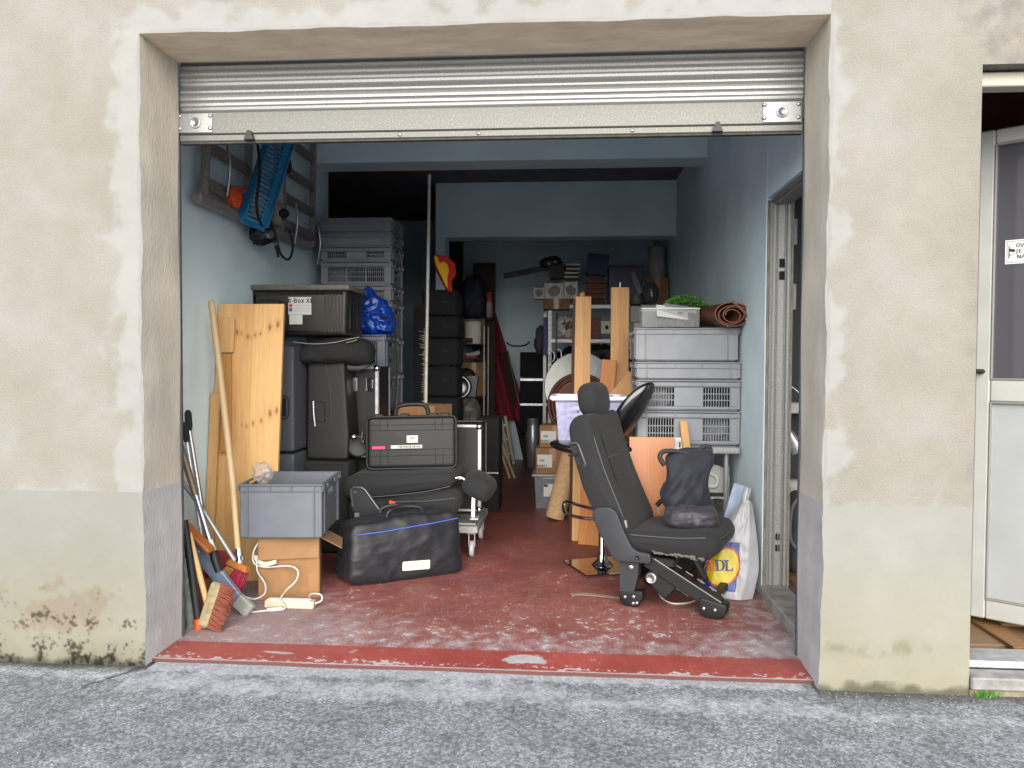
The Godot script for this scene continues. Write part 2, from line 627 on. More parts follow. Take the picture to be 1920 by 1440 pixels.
func road_images() -> void:
	# x -1.2 .. 3.9, z -0.10 .. 1.175
	var w := 2048
	var h := 512
	var lowf := field(w, h, 0.007, 4, 21)
	var mid := field(w, h, 0.025, 5, 22)
	var st := field(w, h, 0.26, 1, 23, FastNoiseLite.TYPE_CELLULAR)
	var fine := field(w, h, 0.46, 2, 24)
	var tone := field(w, h, 0.26, 1, 23, FastNoiseLite.TYPE_CELLULAR, FastNoiseLite.FRACTAL_NONE, FastNoiseLite.RETURN_CELL_VALUE)
	var col := PackedByteArray()
	col.resize(w * h * 3)
	var hgt := PackedByteArray()
	hgt.resize(w * h)
	var k := 0
	for j in h:
		var z := -0.10 + 1.275 * (j + 0.5) / h
		for i in w:
			var x := -1.2 + 5.1 * (i + 0.5) / w
			var q := j * w + i
			var lo := lowf[q] / 255.0 - 0.5
			var mi := mid[q] / 255.0 - 0.5
			var cell := st[q] / 255.0
			var fi := fine[q] / 255.0 - 0.5
			var v := 112.0 + lo * 16.0 + mi * 7.0 + fi * 36.0 + (tone[q] / 255.0 - 0.5) * 46.0
			# pale and dark grains
			var stone := clampf((0.40 - cell) * 5.0, 0.0, 1.0) * clampf(0.45 + mi * 0.9 + lo * 0.8, 0.1, 1.0)
			v += stone * 36.0
			v -= clampf((cell - 0.66) * 3.0, 0.0, 1.0) * 26.0
			# cement smeared in front of the threshold
			var zc := 0.11 + 0.03 * sin(x * 1.7 + 0.6)
			var wd := 0.115
			if x < 0.0:
				zc = 0.10 + x * 0.02
				wd = 0.055
			elif x > 2.5:
				zc = 0.19 + (x - 2.5) * 0.02
				wd = 0.06
			elif x > 1.6:
				zc = 0.17
				wd = 0.085
			var cem := clampf((wd - absf(z - zc) + mi * 0.10 + fi * 0.05 - stone * 0.02) * 11.0, 0.0, 1.0)
			if z < 0.045 and x > 0.02 and x < 2.45:
				cem = maxf(cem, clampf((0.05 - z) * 30.0 + mi * 2.0 + 0.35 - (0.9 if x > 1.3 and z > 0.0 else 0.0), 0.0, 1.0))
			var cv := 150.0 + mi * 22.0 + lo * 12.0 + fi * 36.0 + (tone[q] / 255.0 - 0.5) * 26.0
			var rel := 0.5 + fi * 0.8 + stone * 0.25
			v = lerpf(v, cv, cem * 0.88)
			rel = lerpf(rel, 0.62 + mi * 0.4 + fi * 0.15, cem)
			# wet dirt along the wall foot, and the groove running out from the left corner
			var foot := 0.0
			if x < 0.02:
				foot = clampf((0.055 - z + mi * 0.05) * 22.0, 0.0, 1.0)
			elif x > 2.48:
				foot = clampf((0.085 - z + mi * 0.06) * 18.0, 0.0, 1.0) * 0.65
			v = lerpf(v, 52.0 + fi * 50.0 + stone * 20.0, foot * 0.85)
			var gx := -0.005 - (z - 0.0) * 0.55 + mi * 0.05
			var groove := clampf(1.0 - absf(x - gx) / 0.014, 0.0, 1.0) * clampf((0.30 - z) * 8.0, 0.0, 1.0)
			v = lerpf(v, 44.0, groove * 0.75)
			rel -= groove * 0.5
			var cr := clampf(1.0 - absf(x - (0.21 - (z - 0.3) * 0.35 + mi * 0.03)) / 0.004, 0.0, 1.0) * (1.0 if z > 0.29 and z < 0.40 else 0.0)
			v -= cr * 40.0
			col[k] = int(clampf(v * 0.99 + foot * 3.0, 0.0, 255.0))
			col[k + 1] = int(clampf(v, 0.0, 255.0))
			col[k + 2] = int(clampf(v * 1.015 - foot * 5.0, 0.0, 255.0))
			hgt[q] = int(clampf(rel, 0.0, 1.0) * 255.0)
			k += 3
	TX.road = tex_of(w, h, col)
	TX.road_h = tex_of(w, h, hgt, true)

func floor_images() -> void:
	# x -0.4 .. 2.65, z 0 .. -3.05
	var w := 1024
	var h := 1024
	var lowf := field(w, h, 0.006, 4, 31)
	var mid := field(w, h, 0.03, 5, 32)
	var fine := field(w, h, 0.3, 2, 33)
	var flake := field(w, h, 0.075, 4, 34)
	var scr := PackedByteArray()
	scr.resize(w * h)
	var rs := RandomNumberGenerator.new()
	rs.seed = 5
	for n in 4200:
		var x := rs.randf() * w
		var y := pow(rs.randf(), 1.7) * 760.0
		var a := rs.randf() * TAU
		if rs.randf() < 0.45:
			a = PI * 0.5 + rs.randfn(0.0, 0.3)
		var len := int(rs.randf_range(4, 42)) if rs.randf() < 0.9 else int(rs.randf_range(60, 200))
		var s := rs.randf_range(50, 220)
		var bend := rs.randfn(0.0, 0.02)
		for t in len:
			x += cos(a); y += sin(a); a += bend
			if x > 0 and x < w - 1 and y > 0 and y < h - 1 and rs.randf() < 0.75:
				scr[int(y) * w + int(x)] = maxi(scr[int(y) * w + int(x)], int(s))
	# comb of tyre scuffs
	for row in 34:
		var zy := 190.0 + row * 9.0
		var cx := 600.0 + row * 1.2
		for t in int(rs.randf_range(8, 34)):
			var px := int(cx + t - 14 + rs.randf() * 3.0)
			var py := int(zy - t * 0.25)
			for e in 3:
				scr[(py + e) * w + px] = 150
	var col := PackedByteArray()
	col.resize(w * h * 3)
	var rgh := PackedByteArray()
	rgh.resize(w * h)
	var k := 0
	for j in h:
		var z := -3.05 * (j + 0.5) / h
		var d := -z
		for i in w:
			var x := -0.4 + 3.05 * (i + 0.5) / w
			var q := j * w + i
			var lo := lowf[q] / 255.0 - 0.5
			var mi := mid[q] / 255.0 - 0.5
			var fi := fine[q] / 255.0 - 0.5
			var r := 126.0 + lo * 20.0 + fi * 12.0
			var g := 66.0 + lo * 12.0 + fi * 11.0
			var b := 60.0 + lo * 10.0 + fi * 11.0
			if d < 0.235 + mi * 0.02 + x * 0.006:
				r += 14.0; g -= 4.0; b -= 5.0
			elif d < 1.3:
				var up := (1.3 - d) / 1.3
				r -= 4.0 * up; g += 4.0 * up; b += 5.0 * up
			# dust: at the left front and in the right front corner
			var dust := clampf((0.95 - x) * 1.1 - absf(d - 0.42) * 1.3 + 0.35 + mi * 0.7 + fi * 0.5, 0.0, 0.68)
			dust = maxf(dust, clampf((x - 1.75) * 1.5 - absf(d - 0.36) * 3.0 + mi * 1.0 + fi * 0.5, 0.0, 0.95))
			dust = maxf(dust, clampf((x - 2.1) * 2.2 - absf(d - 0.8) * 1.2 + mi * 1.8 + fi * 0.8 - 0.2, 0.0, 0.85))
			if d > 0.23 and d < 0.62:
				dust = maxf(dust, clampf(0.50 - absf(d - 0.30) * 2.6 + mi * 1.3 + fi * 1.0, 0.0, 0.8))
			if d < 0.235 + x * 0.006:
				dust *= 0.12
			if d > 0.24:
				dust = maxf(dust, clampf(0.14 - d * 0.06 + mi * 0.25 + fi * 0.5, 0.0, 0.30))
			# paint worn through
			var fl := flake[q] / 255.0 + mi * 0.35 + lo * 0.3
			var wear := 0.0
			var near := clampf(1.5 - d * 0.95, 0.0, 1.0)
			wear = clampf((mi + lo * 0.5 + fi * 0.5 - 0.46 + near * 0.08) * 7.0, 0.0, 0.9) * near
			if d > 0.24 and d < 0.55:
				wear = maxf(wear, clampf((mi * 1.1 + fi * 0.6 - 0.36 + clampf((d - 0.2) * 0.3, 0.0, 0.06)) * 8.0, 0.0, 0.9))
			var spot := Vector2((x - 1.44) / 0.085, (d - 0.155) / 0.05).length() + mi * 0.9 + fi * 0.3
			wear = maxf(wear, clampf((1.0 - spot) * 6.0, 0.0, 1.0))
			spot = Vector2((x - 0.46) / 0.07, (d - 0.145 + (x - 0.46) * 0.1) / 0.012).length() + mi * 0.7
			wear = maxf(wear, clampf((1.0 - spot) * 6.0, 0.0, 0.9))
			if d < 0.13:
				wear = maxf(wear, clampf((0.046 + maxf(0.0, fl - 0.52) * 0.30 + fi * 0.02 - d) * 90.0, 0.0, 0.95))
			if d > 0.24 and d < 1.6:
				wear = maxf(wear, clampf((fl - 0.835 + 0.10 * clampf(1.0 - absf(d - 0.42) * 2.2, 0.0, 1.0)) * 16.0, 0.0, 0.9))
			var s := scr[q] / 255.0
			s *= 1.0 if d > 0.235 else 0.35
			var gv := 146.0 + fi * 22.0 + lo * 14.0
			r = lerpf(r, gv, dust * 0.9); g = lerpf(g, gv - 1.0, dust * 0.9); b = lerpf(b, gv + 5.0, dust * 0.9)
			var wv := 158.0 + mi * 26.0
			r = lerpf(r, wv, maxf(wear, s * 0.7)); g = lerpf(g, wv - 5.0, maxf(wear, s * 0.7)); b = lerpf(b, wv - 6.0, maxf(wear, s * 0.7))
			col[k] = int(clampf(r, 0.0, 255.0))
			col[k + 1] = int(clampf(g, 0.0, 255.0))
			col[k + 2] = int(clampf(b, 0.0, 255.0))
			rgh[q] = int(clampf(0.52 + dust * 0.5 + wear * 0.4 + lo * 0.25 + fi * 0.1, 0.0, 1.0) * 255.0)
			k += 3
	TX.floor = tex_of(w, h, col)
	TX.floor_r = tex_of(w, h, rgh, true)

func textures() -> void:
	facade_images()
	road_images()
	floor_images()
	TX.grime = ntex(512, 0.012, 0.80, 1.0, 5)
	TX.softstain = ntex(512, 0.008, 0.86, 1.0, 5, FastNoiseLite.TYPE_SIMPLEX_SMOOTH, 9)
	TX.softgrime = ntex(512, 0.010, 0.93, 1.0, 3, FastNoiseLite.TYPE_SIMPLEX_SMOOTH, 33)
	TX.fine = ntex(256, 0.35, 0.78, 1.0, 2, FastNoiseLite.TYPE_SIMPLEX, 4)
	TX.weave = ntex(256, 0.22, 0.0, 1.0, 1, FastNoiseLite.TYPE_CELLULAR, 5)
	TX.cloud = ntex(512, 0.02, 0.0, 1.0, 4, FastNoiseLite.TYPE_SIMPLEX_SMOOTH, 6)
	TX.spangle = ntex(512, 0.06, 0.72, 1.0, 3, FastNoiseLite.TYPE_CELLULAR, 7)
	TX.speckle = ntex(256, 0.25, 0.86, 1.0, 2, FastNoiseLite.TYPE_SIMPLEX, 17)
	TX.plaster = ntex(512, 0.09, 0.0, 1.0, 4, FastNoiseLite.TYPE_SIMPLEX_SMOOTH, 8)
	TX.stain = ntex(512, 0.008, 0.72, 1.0, 5, FastNoiseLite.TYPE_SIMPLEX_SMOOTH, 9)
	TX.bounce_ground = ntex(512, 0.2, 0.62, 1.0, 3, FastNoiseLite.TYPE_CELLULAR, 10)
	var knots := [[0.30, 0.195, 11.0], [0.37, 0.20, 5.0], [0.47, 0.225, 10.0], [0.52, 0.235, 4.0], [0.58, 0.215, 8.0], [0.66, 0.205, 7.0], [0.80, 0.16, 13.0], [0.92, 0.14, 14.0], [0.26, 0.78, 6.0], [0.43, 0.83, 5.0], [0.50, 0.84, 7.0], [0.60, 0.82, 8.0], [0.72, 0.80, 8.0], [0.85, 0.75, 15.0], [0.95, 0.73, 13.0]]
	var kn := []
	for q in knots:
		kn.append([q[0], q[1] * 0.535, q[2] * 0.55])
	TX.pine = wood_image(288, 768, c8(206, 168, 114), c8(164, 112, 62), 9, kn, 3)
	TX.pine2 = wood_image(128, 512, c8(196, 158, 106), c8(156, 106, 58), 1, [[0.4, 0.1, 6.0], [0.7, 0.62, 5.0], [0.35, 0.78, 6.0], [0.6, 0.9, 8.0]], 8)
	TX.oak = wood_image(160, 640, c8(188, 142, 86), c8(130, 86, 42), 3, [[0.5, 0.32, 4.0], [0.3, 0.7, 4.0]], 12, 0.9)
	TX.beech = wood_image(128, 512, c8(182, 128, 82), c8(148, 92, 54), 1, [], 14, 0.6)
	TX.laminate = wood_image(256, 256, c8(184, 122, 78), c8(140, 82, 46), 4, [], 16, 0.7)

func mt(color: Color, rough: float, o := {}) -> StandardMaterial3D:
	var m := StandardMaterial3D.new()
	m.albedo_color = color
	m.roughness = rough
	m.metallic = o.get("metal", 0.0)
	m.metallic_specular = o.get("spec", 0.5)
	if o.has("tex"):
		m.albedo_texture = TX[o.tex]
	if o.has("bump"):
		m.heightmap_enabled = true
		m.heightmap_texture = TX[o.bump]
		m.heightmap_scale = o.get("bs", 0.1)
	if o.has("rtex"):
		m.roughness_texture = TX[o.rtex]
		m.roughness_texture_channel = BaseMaterial3D.TEXTURE_CHANNEL_RED
	if not o.get("uv", false):
		m.uv1_triplanar = true
		m.uv1_world_triplanar = o.get("world", false)
		var k = o.get("s", 2.0)
		m.uv1_scale = k if k is Vector3 else Vector3(k, k, k)
	if o.has("coat"):
		m.clearcoat_enabled = true
		m.clearcoat = o.coat
		m.clearcoat_roughness = 0.25
	if o.has("rim"):
		m.rim_enabled = true
		m.rim = o.rim
	if o.has("back"):
		m.backlight_enabled = true
		m.backlight = o.back
	return m

func glassy(color: Color, alpha: float, rough := 0.1) -> StandardMaterial3D:
	var m := StandardMaterial3D.new()
	m.albedo_color = Color(color.r, color.g, color.b, alpha)
	m.transparency = BaseMaterial3D.TRANSPARENCY_ALPHA
	m.roughness = rough
	return m

func materials() -> void:
	M.facade = mt(Color.WHITE, 0.95, {uv = true, bump = "facade_h", bs = 0.36, spec = 0.25})
	M.facade.albedo_texture = TX.facade
	M.stucco = mt(c8(132, 129, 122), 0.95, {tex = "grime", bump = "plaster", bs = 0.5, s = 1.2, world = true})
	M.reveal = mt(c8(192, 184, 168), 0.95, {tex = "softstain", bump = "plaster", bs = 0.12, s = Vector3(1.4, 0.5, 1.4), world = true})
	M.soffit = mt(c8(242, 224, 198), 0.95, {tex = "softstain", bump = "plaster", bs = 0.16, s = Vector3(0.9, 1.2, 2.4), world = true})
	M.reveal_low = mt(c8(178, 176, 174), 0.95, {tex = "softstain", bump = "plaster", bs = 0.12, s = Vector3(1.2, 0.6, 1.2), world = true})
	M.road = mt(Color.WHITE, 0.92, {uv = true, bump = "road_h", bs = 0.35, spec = 0.3})
	M.road.albedo_texture = TX.road
	M.bounce_ground = mt(c8(168, 168, 166), 0.92, {tex = "bounce_ground", s = 2.0, world = true})  # unseen ground, made paler than the road to throw light into the garage
	M.floor = mt(Color.WHITE, 1.0, {uv = true, rtex = "floor_r"})
	M.floor.albedo_texture = TX.floor
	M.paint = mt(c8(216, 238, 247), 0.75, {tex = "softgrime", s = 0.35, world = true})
	M.paint_shaded = mt(c8(110, 112, 124), 0.9, {tex = "grime", s = 0.7, world = true})  # wall paint with the shade beyond the beam put into its colour
	M.void = mt(c8(30, 32, 38), 0.9, {tex = "grime", s = 0.7, world = true})  # side room: its lack of light is painted in as near-black
	M.galv = mt(c8(170, 171, 169), 0.46, {metal = 0.7, tex = "spangle", s = 6.0})
	M.galv_dull = mt(c8(176, 178, 176), 0.5, {metal = 0.6, tex = "spangle", s = 5.0})
	M.steel = mt(c8(190, 192, 195), 0.3, {metal = 0.9, tex = "grime", s = 4.0})
	M.chrome = mt(c8(225, 225, 228), 0.08, {metal = 1.0})
	M.alu = mt(c8(205, 208, 212), 0.38, {metal = 0.7, tex = "grime", s = 3.0})
	M.black = mt(c8(17, 18, 20), 0.6, {tex = "stain", s = 3.0})
	M.black_matte = mt(c8(20, 21, 23), 0.85, {tex = "fine", s = 6.0})
	M.black_gloss = mt(c8(18, 19, 22), 0.18, {coat = 0.5})
	M.rubber = mt(c8(24, 24, 26), 0.8)
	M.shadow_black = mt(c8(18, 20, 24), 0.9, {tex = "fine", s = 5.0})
	M.crate = mt(c8(104, 109, 118), 0.5, {tex = "softgrime", s = 1.3})
	M.crate_pale = mt(c8(134, 137, 143), 0.5, {tex = "softgrime", s = 1.3})
	M.crate_dark = mt(c8(132, 135, 143), 0.55, {tex = "softgrime", s = 1.3})
	M.card = mt(c8(140, 106, 72), 0.92, {tex = "softgrime", bump = "cloud", bs = 0.03, s = 2.0})
	M.card_dark = mt(c8(130, 98, 66), 0.9, {tex = "grime", s = 3.0})
	M.tape = mt(c8(140, 102, 66), 0.35)
	M.paper = mt(c8(196, 196, 193), 0.7)
	M.ink = mt(c8(36, 36, 40), 0.7)
	M.white = mt(c8(190, 190, 189), 0.45, {tex = "grime", s = 3.0})
	M.cream = mt(c8(188, 181, 156), 0.5, {tex = "grime", s = 4.0})
	M.nylon = mt(c8(20, 22, 29), 0.55, {tex = "softgrime", bump = "weave", bs = 0.02, s = 9.0, rim = 0.2})
	M.navy = mt(c8(25, 27, 39), 0.78, {tex = "softgrime", s = 5.0, rim = 0.25})
	M.mauve = mt(c8(56, 53, 62), 0.55, {tex = "grime", s = 5.0, rim = 0.3})
	M.seat_cloth = mt(c8(31, 32, 35), 0.92, {tex = "fine", bump = "weave", bs = 0.03, s = 9.0, rim = 0.25})
	M.seat_plastic = mt(c8(42, 44, 50), 0.6, {tex = "fine", s = 7.0})
	M.seat_metal = mt(c8(24, 25, 27), 0.5, {metal = 0.2, tex = "grime", s = 6.0})
	M.worn = mt(c8(96, 94, 90), 0.6, {tex = "stain", s = 8.0})
	M.seam = mt(c8(72, 72, 74), 0.8)
	M.pine = mt(Color.WHITE, 0.6, {uv = true})
	M.pine.albedo_texture = TX.pine
	M.pine_strip = mt(Color.WHITE, 0.65, {tex = "pine2", s = Vector3(4.0, 1.4, 4.0)})
	M.oak = mt(Color.WHITE, 0.55, {tex = "oak", s = Vector3(5.0, 0.8, 5.0)})
	M.oak_dark = mt(c8(150, 110, 80), 0.6, {tex = "oak", s = Vector3(5.0, 0.8, 5.0)})
	M.beech = mt(Color.WHITE, 0.55, {tex = "beech", s = Vector3(3.0, 1.2, 3.0)})
	M.laminate = mt(Color.WHITE, 0.4, {tex = "laminate", s = Vector3(4.2, 2.0, 4.2)})
	M.parquet = mt(c8(176, 176, 182), 0.5, {tex = "oak", s = Vector3(5, 1.0, 1.0)})
	M.parquet_dark = mt(c8(150, 150, 156), 0.5, {tex = "oak", s = Vector3(5, 1.0, 1.0)})
	M.handle_wood = mt(c8(200, 172, 130), 0.5, {tex = "fine", s = Vector3(30.0, 2.0, 30.0)})
	M.dark_wood = mt(c8(70, 48, 38), 0.7, {tex = "oak", s = Vector3(4.0, 1.0, 4.0)})
	M.red = mt(c8(140, 24, 28), 0.5, {tex = "grime", s = 6.0})
	M.maroon = mt(c8(140, 38, 52), 0.9, {tex = "grime", s = 4.0, rim = 0.2})
	M.yellow = mt(c8(232, 176, 34), 0.75)
	M.felt_red = mt(c8(186, 36, 28), 0.8)
	M.blue_plastic = mt(c8(34, 126, 178), 0.4, {tex = "grime", s = 5.0})
	M.blue_bag = mt(c8(16, 66, 168), 0.3, {tex = "grime", s = 6.0, back = Color(0.02, 0.1, 0.3)})
	M.brown_leather = mt(c8(98, 58, 46), 0.5, {tex = "grime", bump = "cloud", bs = 0.05, s = 6.0})
	M.leather_edge = mt(c8(142, 92, 74), 0.6, {tex = "fine", s = 8.0})
	M.lilac = mt(c8(176, 176, 214), 0.4, {tex = "grime", s = 4.0, back = Color(0.15, 0.15, 0.25)})
	M.lilac_pale = mt(c8(216, 212, 232), 0.4)
	M.leaf = mt(c8(66, 120, 38), 0.6, {back = Color(0.02, 0.06, 0.01)})
	M.brush_red = mt(c8(150, 34, 58), 0.6)
	M.brush_ochre = mt(c8(150, 112, 52), 0.7)
	M.brush_brown = mt(c8(146, 80, 62), 0.8, {tex = "fine", s = 20.0})
	M.orange = mt(c8(200, 70, 22), 0.45)
	M.pvc = mt(c8(164, 165, 161), 0.35, {tex = "softgrime", s = 0.8})
	M.pvc_panel = mt(c8(152, 155, 156), 0.4, {tex = "softgrime", s = 0.7})
	M.green_glass = mt(c8(112, 126, 120), 0.2, {coat = 0.3, tex = "grime", s = 2.0})
	M.bar_metal = mt(c8(118, 118, 113), 0.5, {metal = 0.45, tex = "spangle", s = 5.0})
	M.clear = glassy(c8(225, 230, 232), 0.22, 0.12)
	M.smoke_clear = glassy(c8(120, 125, 130), 0.45, 0.15)

func clock() -> float:
	return Time.get_ticks_msec() / 1000.0

# ---------------------------------------------------------------- the place
func pane(t: float, a: float, b: float) -> float:
	return clampf((t - a) * 12.0, 0.0, 1.0) * clampf((b - t) * 12.0, 0.0, 1.0)

func wob(t: float, sd: float) -> float:
	return 0.0035 * sin(t * 9.0 + sd) + 0.0025 * sin(t * 23.0 + sd * 2.3) + 0.0012 * sin(t * 61.0 + sd * 5.1)

func facade_uv(s: SurfaceTool, p: Vector3) -> void:
	s.set_uv(Vector2((p.x + 0.8) / 4.3, (2.8 - p.y) / 2.9))

func facade_sheet(s: SurfaceTool, nu: int, nv: int, f: Callable) -> void:
	var w := nu + 1
	var p := []
	for j in nv + 1:
		for i in nu + 1:
			p.append(f.call(float(i) / nu, float(j) / nv))
	s.set_smooth_group(1)
	for j in nv:
		for i in nu:
			for k in [j * w + i, (j + 1) * w + i + 1, j * w + i + 1, j * w + i, (j + 1) * w + i, (j + 1) * w + i + 1]:
				facade_uv(s, p[k])
				s.add_vertex(p[k])

func setting() -> void:
	# ground
	var s := S()
	grid(s, 1, 1, func(u, v): return V(-60 + 120 * u, -0.02, -40 + 120 * v), Vector3.UP)
	struct("ground", s, M.bounce_ground)
	s = S()
	grid(s, 40, 10, func(u, v): return V(-1.2 + 5.1 * u, -0.013 + 0.002 * sin(u * 30.0) * sin(v * 9.0), -0.10 + 1.275 * v), Vector3.UP)
	struct("road", s, M.road)
	# loose grit lying on the road
	s = S()
	for i in 260:
		var p := V(rng.randf_range(-0.9, 3.6), -0.012, pow(rng.randf(), 0.8) * 1.0)
		if rng.randf() < 0.3:
			p = V(rng.randf_range(2.5, 3.4), -0.012, rng.randf_range(0.0, 0.10))
		var r := rng.randf_range(0.0014, 0.0038) * (1.4 if rng.randf() < 0.08 else 1.0)
		blob(s, Transform3D(rot(rng.randf() * 360, rng.randf() * 360, 0), p), V(r * 1.3, r, r * 0.8), 2.6, 2)
	struct("road_grit", s, mt(c8(112, 112, 112), 0.9, {tex = "fine", s = 30.0})).set_meta("kind", "stuff")
	# stones standing a little proud of the worn asphalt
	s = S()
	blob(s, Transform3D(), V(1, 0.5, 0.8), 2.3, 2)
	s.generate_normals()
	var mm := MultiMesh.new()
	mm.transform_format = MultiMesh.TRANSFORM_3D
	mm.use_colors = true
	mm.mesh = s.commit()
	mm.instance_count = 15000
	for i in 15000:
		var px := rng.randf_range(-0.95, 3.6)
		var pz := rng.randf_range(0.0, 1.12)
		if pz < 0.22 and rng.randf() < 0.75:
			pz = rng.randf_range(0.22, 1.12)
		var pr := 0.0016 + 0.0034 * rng.randf() * rng.randf() + (0.003 if rng.randf() < 0.012 else 0.0)
		mm.set_instance_transform(i, Transform3D(rot(rng.randfn(0, 12), rng.randf() * 360, rng.randfn(0, 12)).scaled(V(pr, pr, pr)), V(px, -0.0135, pz)))
		var pv := 0.09 + 0.15 * rng.randf() * rng.randf() + (0.12 if rng.randf() < 0.10 else 0.0)
		mm.set_instance_color(i, Color(pv * 0.98, pv, pv * 1.03))
	var stones := MultiMeshInstance3D.new()
	stones.name = "road_stones"
	stones.multimesh = mm
	var sm := mt(Color.WHITE, 0.9, {uv = true})
	sm.vertex_color_use_as_albedo = true
	stones.material_override = sm
	add_child(stones)
	stones.set_meta("kind", "stuff")
	# garage floor: a slab with a small step to the road
	s = S()
	grid(s, 24, 48, func(u, v): return V(-0.4 + 3.05 * u, 0.0, -3.05 * v) if v > 0.0 else V(-0.4 + 3.05 * u, 0.0, -0.048 + 0.5 * wob(u * 3.0, 4.0)), Vector3.UP)
	struct("garage_floor", s, M.floor)
	s = S()
	grid(s, 24, 1, func(u, v): return V(-0.4 + 3.05 * u, -0.02 * v, -0.048 + 0.5 * wob(u * 3.0, 4.0) + 0.004 * v), Vector3.BACK)
	struct("threshold_edge", s, mt(c8(84, 50, 46), 0.9))
	s = S()
	bx(s, V(1.125, -0.025, -5.9), V(3.05, 0.05, 5.7))
	struct("back_floor", s, mt(c8(128, 62, 54), 0.4, {tex = "grime", s = 1.0}))
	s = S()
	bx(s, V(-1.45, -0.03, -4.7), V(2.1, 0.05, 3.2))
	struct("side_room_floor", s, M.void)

	# the building in front
	var b := thing("garage_building", "cream stuccoed garage building with a smooth pale plinth, mouldy at the left foot", "building")
	s = S()
	facade_sheet(s, 2, 60, func(u, v): return V(-0.8 + 0.8 * u + (wob(v * 2.465, 1.0) * minf(1.0, v * 12.0) if u == 1.0 else 0.0), 2.365 - 2.465 * v, 0))
	facade_sheet(s, 60, 2, func(u, v): return V(-0.8 + 4.3 * u, 2.8 - 0.435 * v + (0.6 * wob(u * 4.3, 7.0) * pane(u * 4.3 - 0.8, 0.0, 2.5) if v == 1.0 else 0.0), 0))
	facade_sheet(s, 2, 60, func(u, v): return V(2.5 + 0.51 * u + (wob(v * 2.465, 3.0) * minf(1.0, v * 12.0) if u == 0.0 else 0.0), 2.365 - 2.465 * v, 0))
	facade_sheet(s, 4, 2, func(u, v): return V(3.01 + 0.49 * u, 2.365 - 0.185 * v, 0))
	obj("wall", s, M.facade, b)
	s = S()
	bx(s, V(-3.9, 3.0, -0.1425), V(6.2, 6.2, 0.285))
	bx(s, V(6.48, 3.0, -0.1425), V(5.04, 6.2, 0.285))
	bx(s, V(1.355, 4.45, -0.1425), V(4.31, 3.3, 0.285))
	bx(s, V(3.73, 2.49, -0.1425), V(0.46, 0.62, 0.285))
	obj("outer_wall", s, M.stucco, b)
	s = S()
	bx(s, V(-0.403, 1.13, -0.144), V(0.79, 2.46, 0.28))
	bx(s, V(2.756, 1.13, -0.144), V(0.496, 2.46, 0.28))
	bx(s, V(1.355, 2.585, -0.144), V(4.30, 0.428, 0.28))
	bx(s, V(3.255, 2.275, -0.144), V(0.49, 0.18, 0.28))
	obj("masonry", s, M.stucco, b)
	for side in [0, 1]:
		var ed := func(y: float) -> float: return (wob(2.365 - y, 1.0) if side == 0 else wob(2.365 - y, 3.0)) * minf(1.0, (2.365 - y) / 2.465 * 12.0) + (0.0 if side == 0 else 2.5)
		var inn := 0.0 if side == 0 else 2.5
		for part in [["jamb", 2.365, 0.652, M.reveal], ["jamb_plinth", 0.652, -0.03, M.reveal_low]]:
			s = S()
			grid(s, 8, 50, func(u, v):
				var y: float = lerpf(part[1], part[2], v)
				var rr := minf(u * 0.28, 0.012)
				return V(lerpf(ed.call(y), inn, u) + (1.0 if side == 0 else -1.0) * (0.003 * sin(y * 7.0 + u * 5.0) * u), y, -0.28 * u), Vector3.RIGHT if side == 0 else Vector3.LEFT)
			obj(part[0], s, part[3], b)
	s = S()
	grid(s, 60, 8, func(u, v): return V(2.5 * u, 2.365 + (1.0 - v) * 0.6 * wob(2.5 * u + 0.8, 7.0) * pane(2.5 * u, 0.0, 2.5), -0.28 * v), Vector3.DOWN)
	obj("soffit", s, M.soffit, b)

	# inside walls
	s = S()
	bx(s, V(-0.4, 1.4, -1.7425), V(0.2, 2.8, 2.915), Basis(), 0.004)
	struct("left_wall", s, M.paint)
	s = S()
	bx(s, V(2.62, 2.375, -0.6725), V(0.13, 0.85, 0.775), Basis(), 0.002)
	bx(s, V(2.62, 1.4, -4.83), V(0.13, 2.8, 7.52), Basis(), 0.002)
	struct("right_wall", s, M.paint)
	s = S()
	bx(s, V(1.12, 2.85, -1.53), V(3.1, 0.1, 2.50))
	struct("ceiling", s, M.paint)
	s = S()
	bx(s, V(1.12, 2.69, -2.86), V(3.1, 0.21, 0.26))
	struct("ceiling_beam", s, M.paint)
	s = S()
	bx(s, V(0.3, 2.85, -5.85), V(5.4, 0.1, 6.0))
	struct("back_ceiling", s, M.paint_shaded)
	s = S()
	bx(s, V(1.46, 2.545, -4.42), V(2.2, 0.50, 0.24))
	bx(s, V(0.405, 1.147, -4.42), V(0.09, 2.293, 0.24))
	struct("back_lintel", s, M.paint)
	s = S()
	bx(s, V(1.2, 1.4, -6.3), V(3.6, 2.8, 0.2))
	struct("back_wall", s, M.paint)
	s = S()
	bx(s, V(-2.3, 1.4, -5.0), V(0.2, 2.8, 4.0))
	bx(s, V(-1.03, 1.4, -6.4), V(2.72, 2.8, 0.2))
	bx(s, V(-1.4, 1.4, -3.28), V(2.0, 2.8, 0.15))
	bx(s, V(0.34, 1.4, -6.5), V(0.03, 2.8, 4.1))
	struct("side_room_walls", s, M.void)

	roller_shutter()
	side_doorway()
	right_entrance()

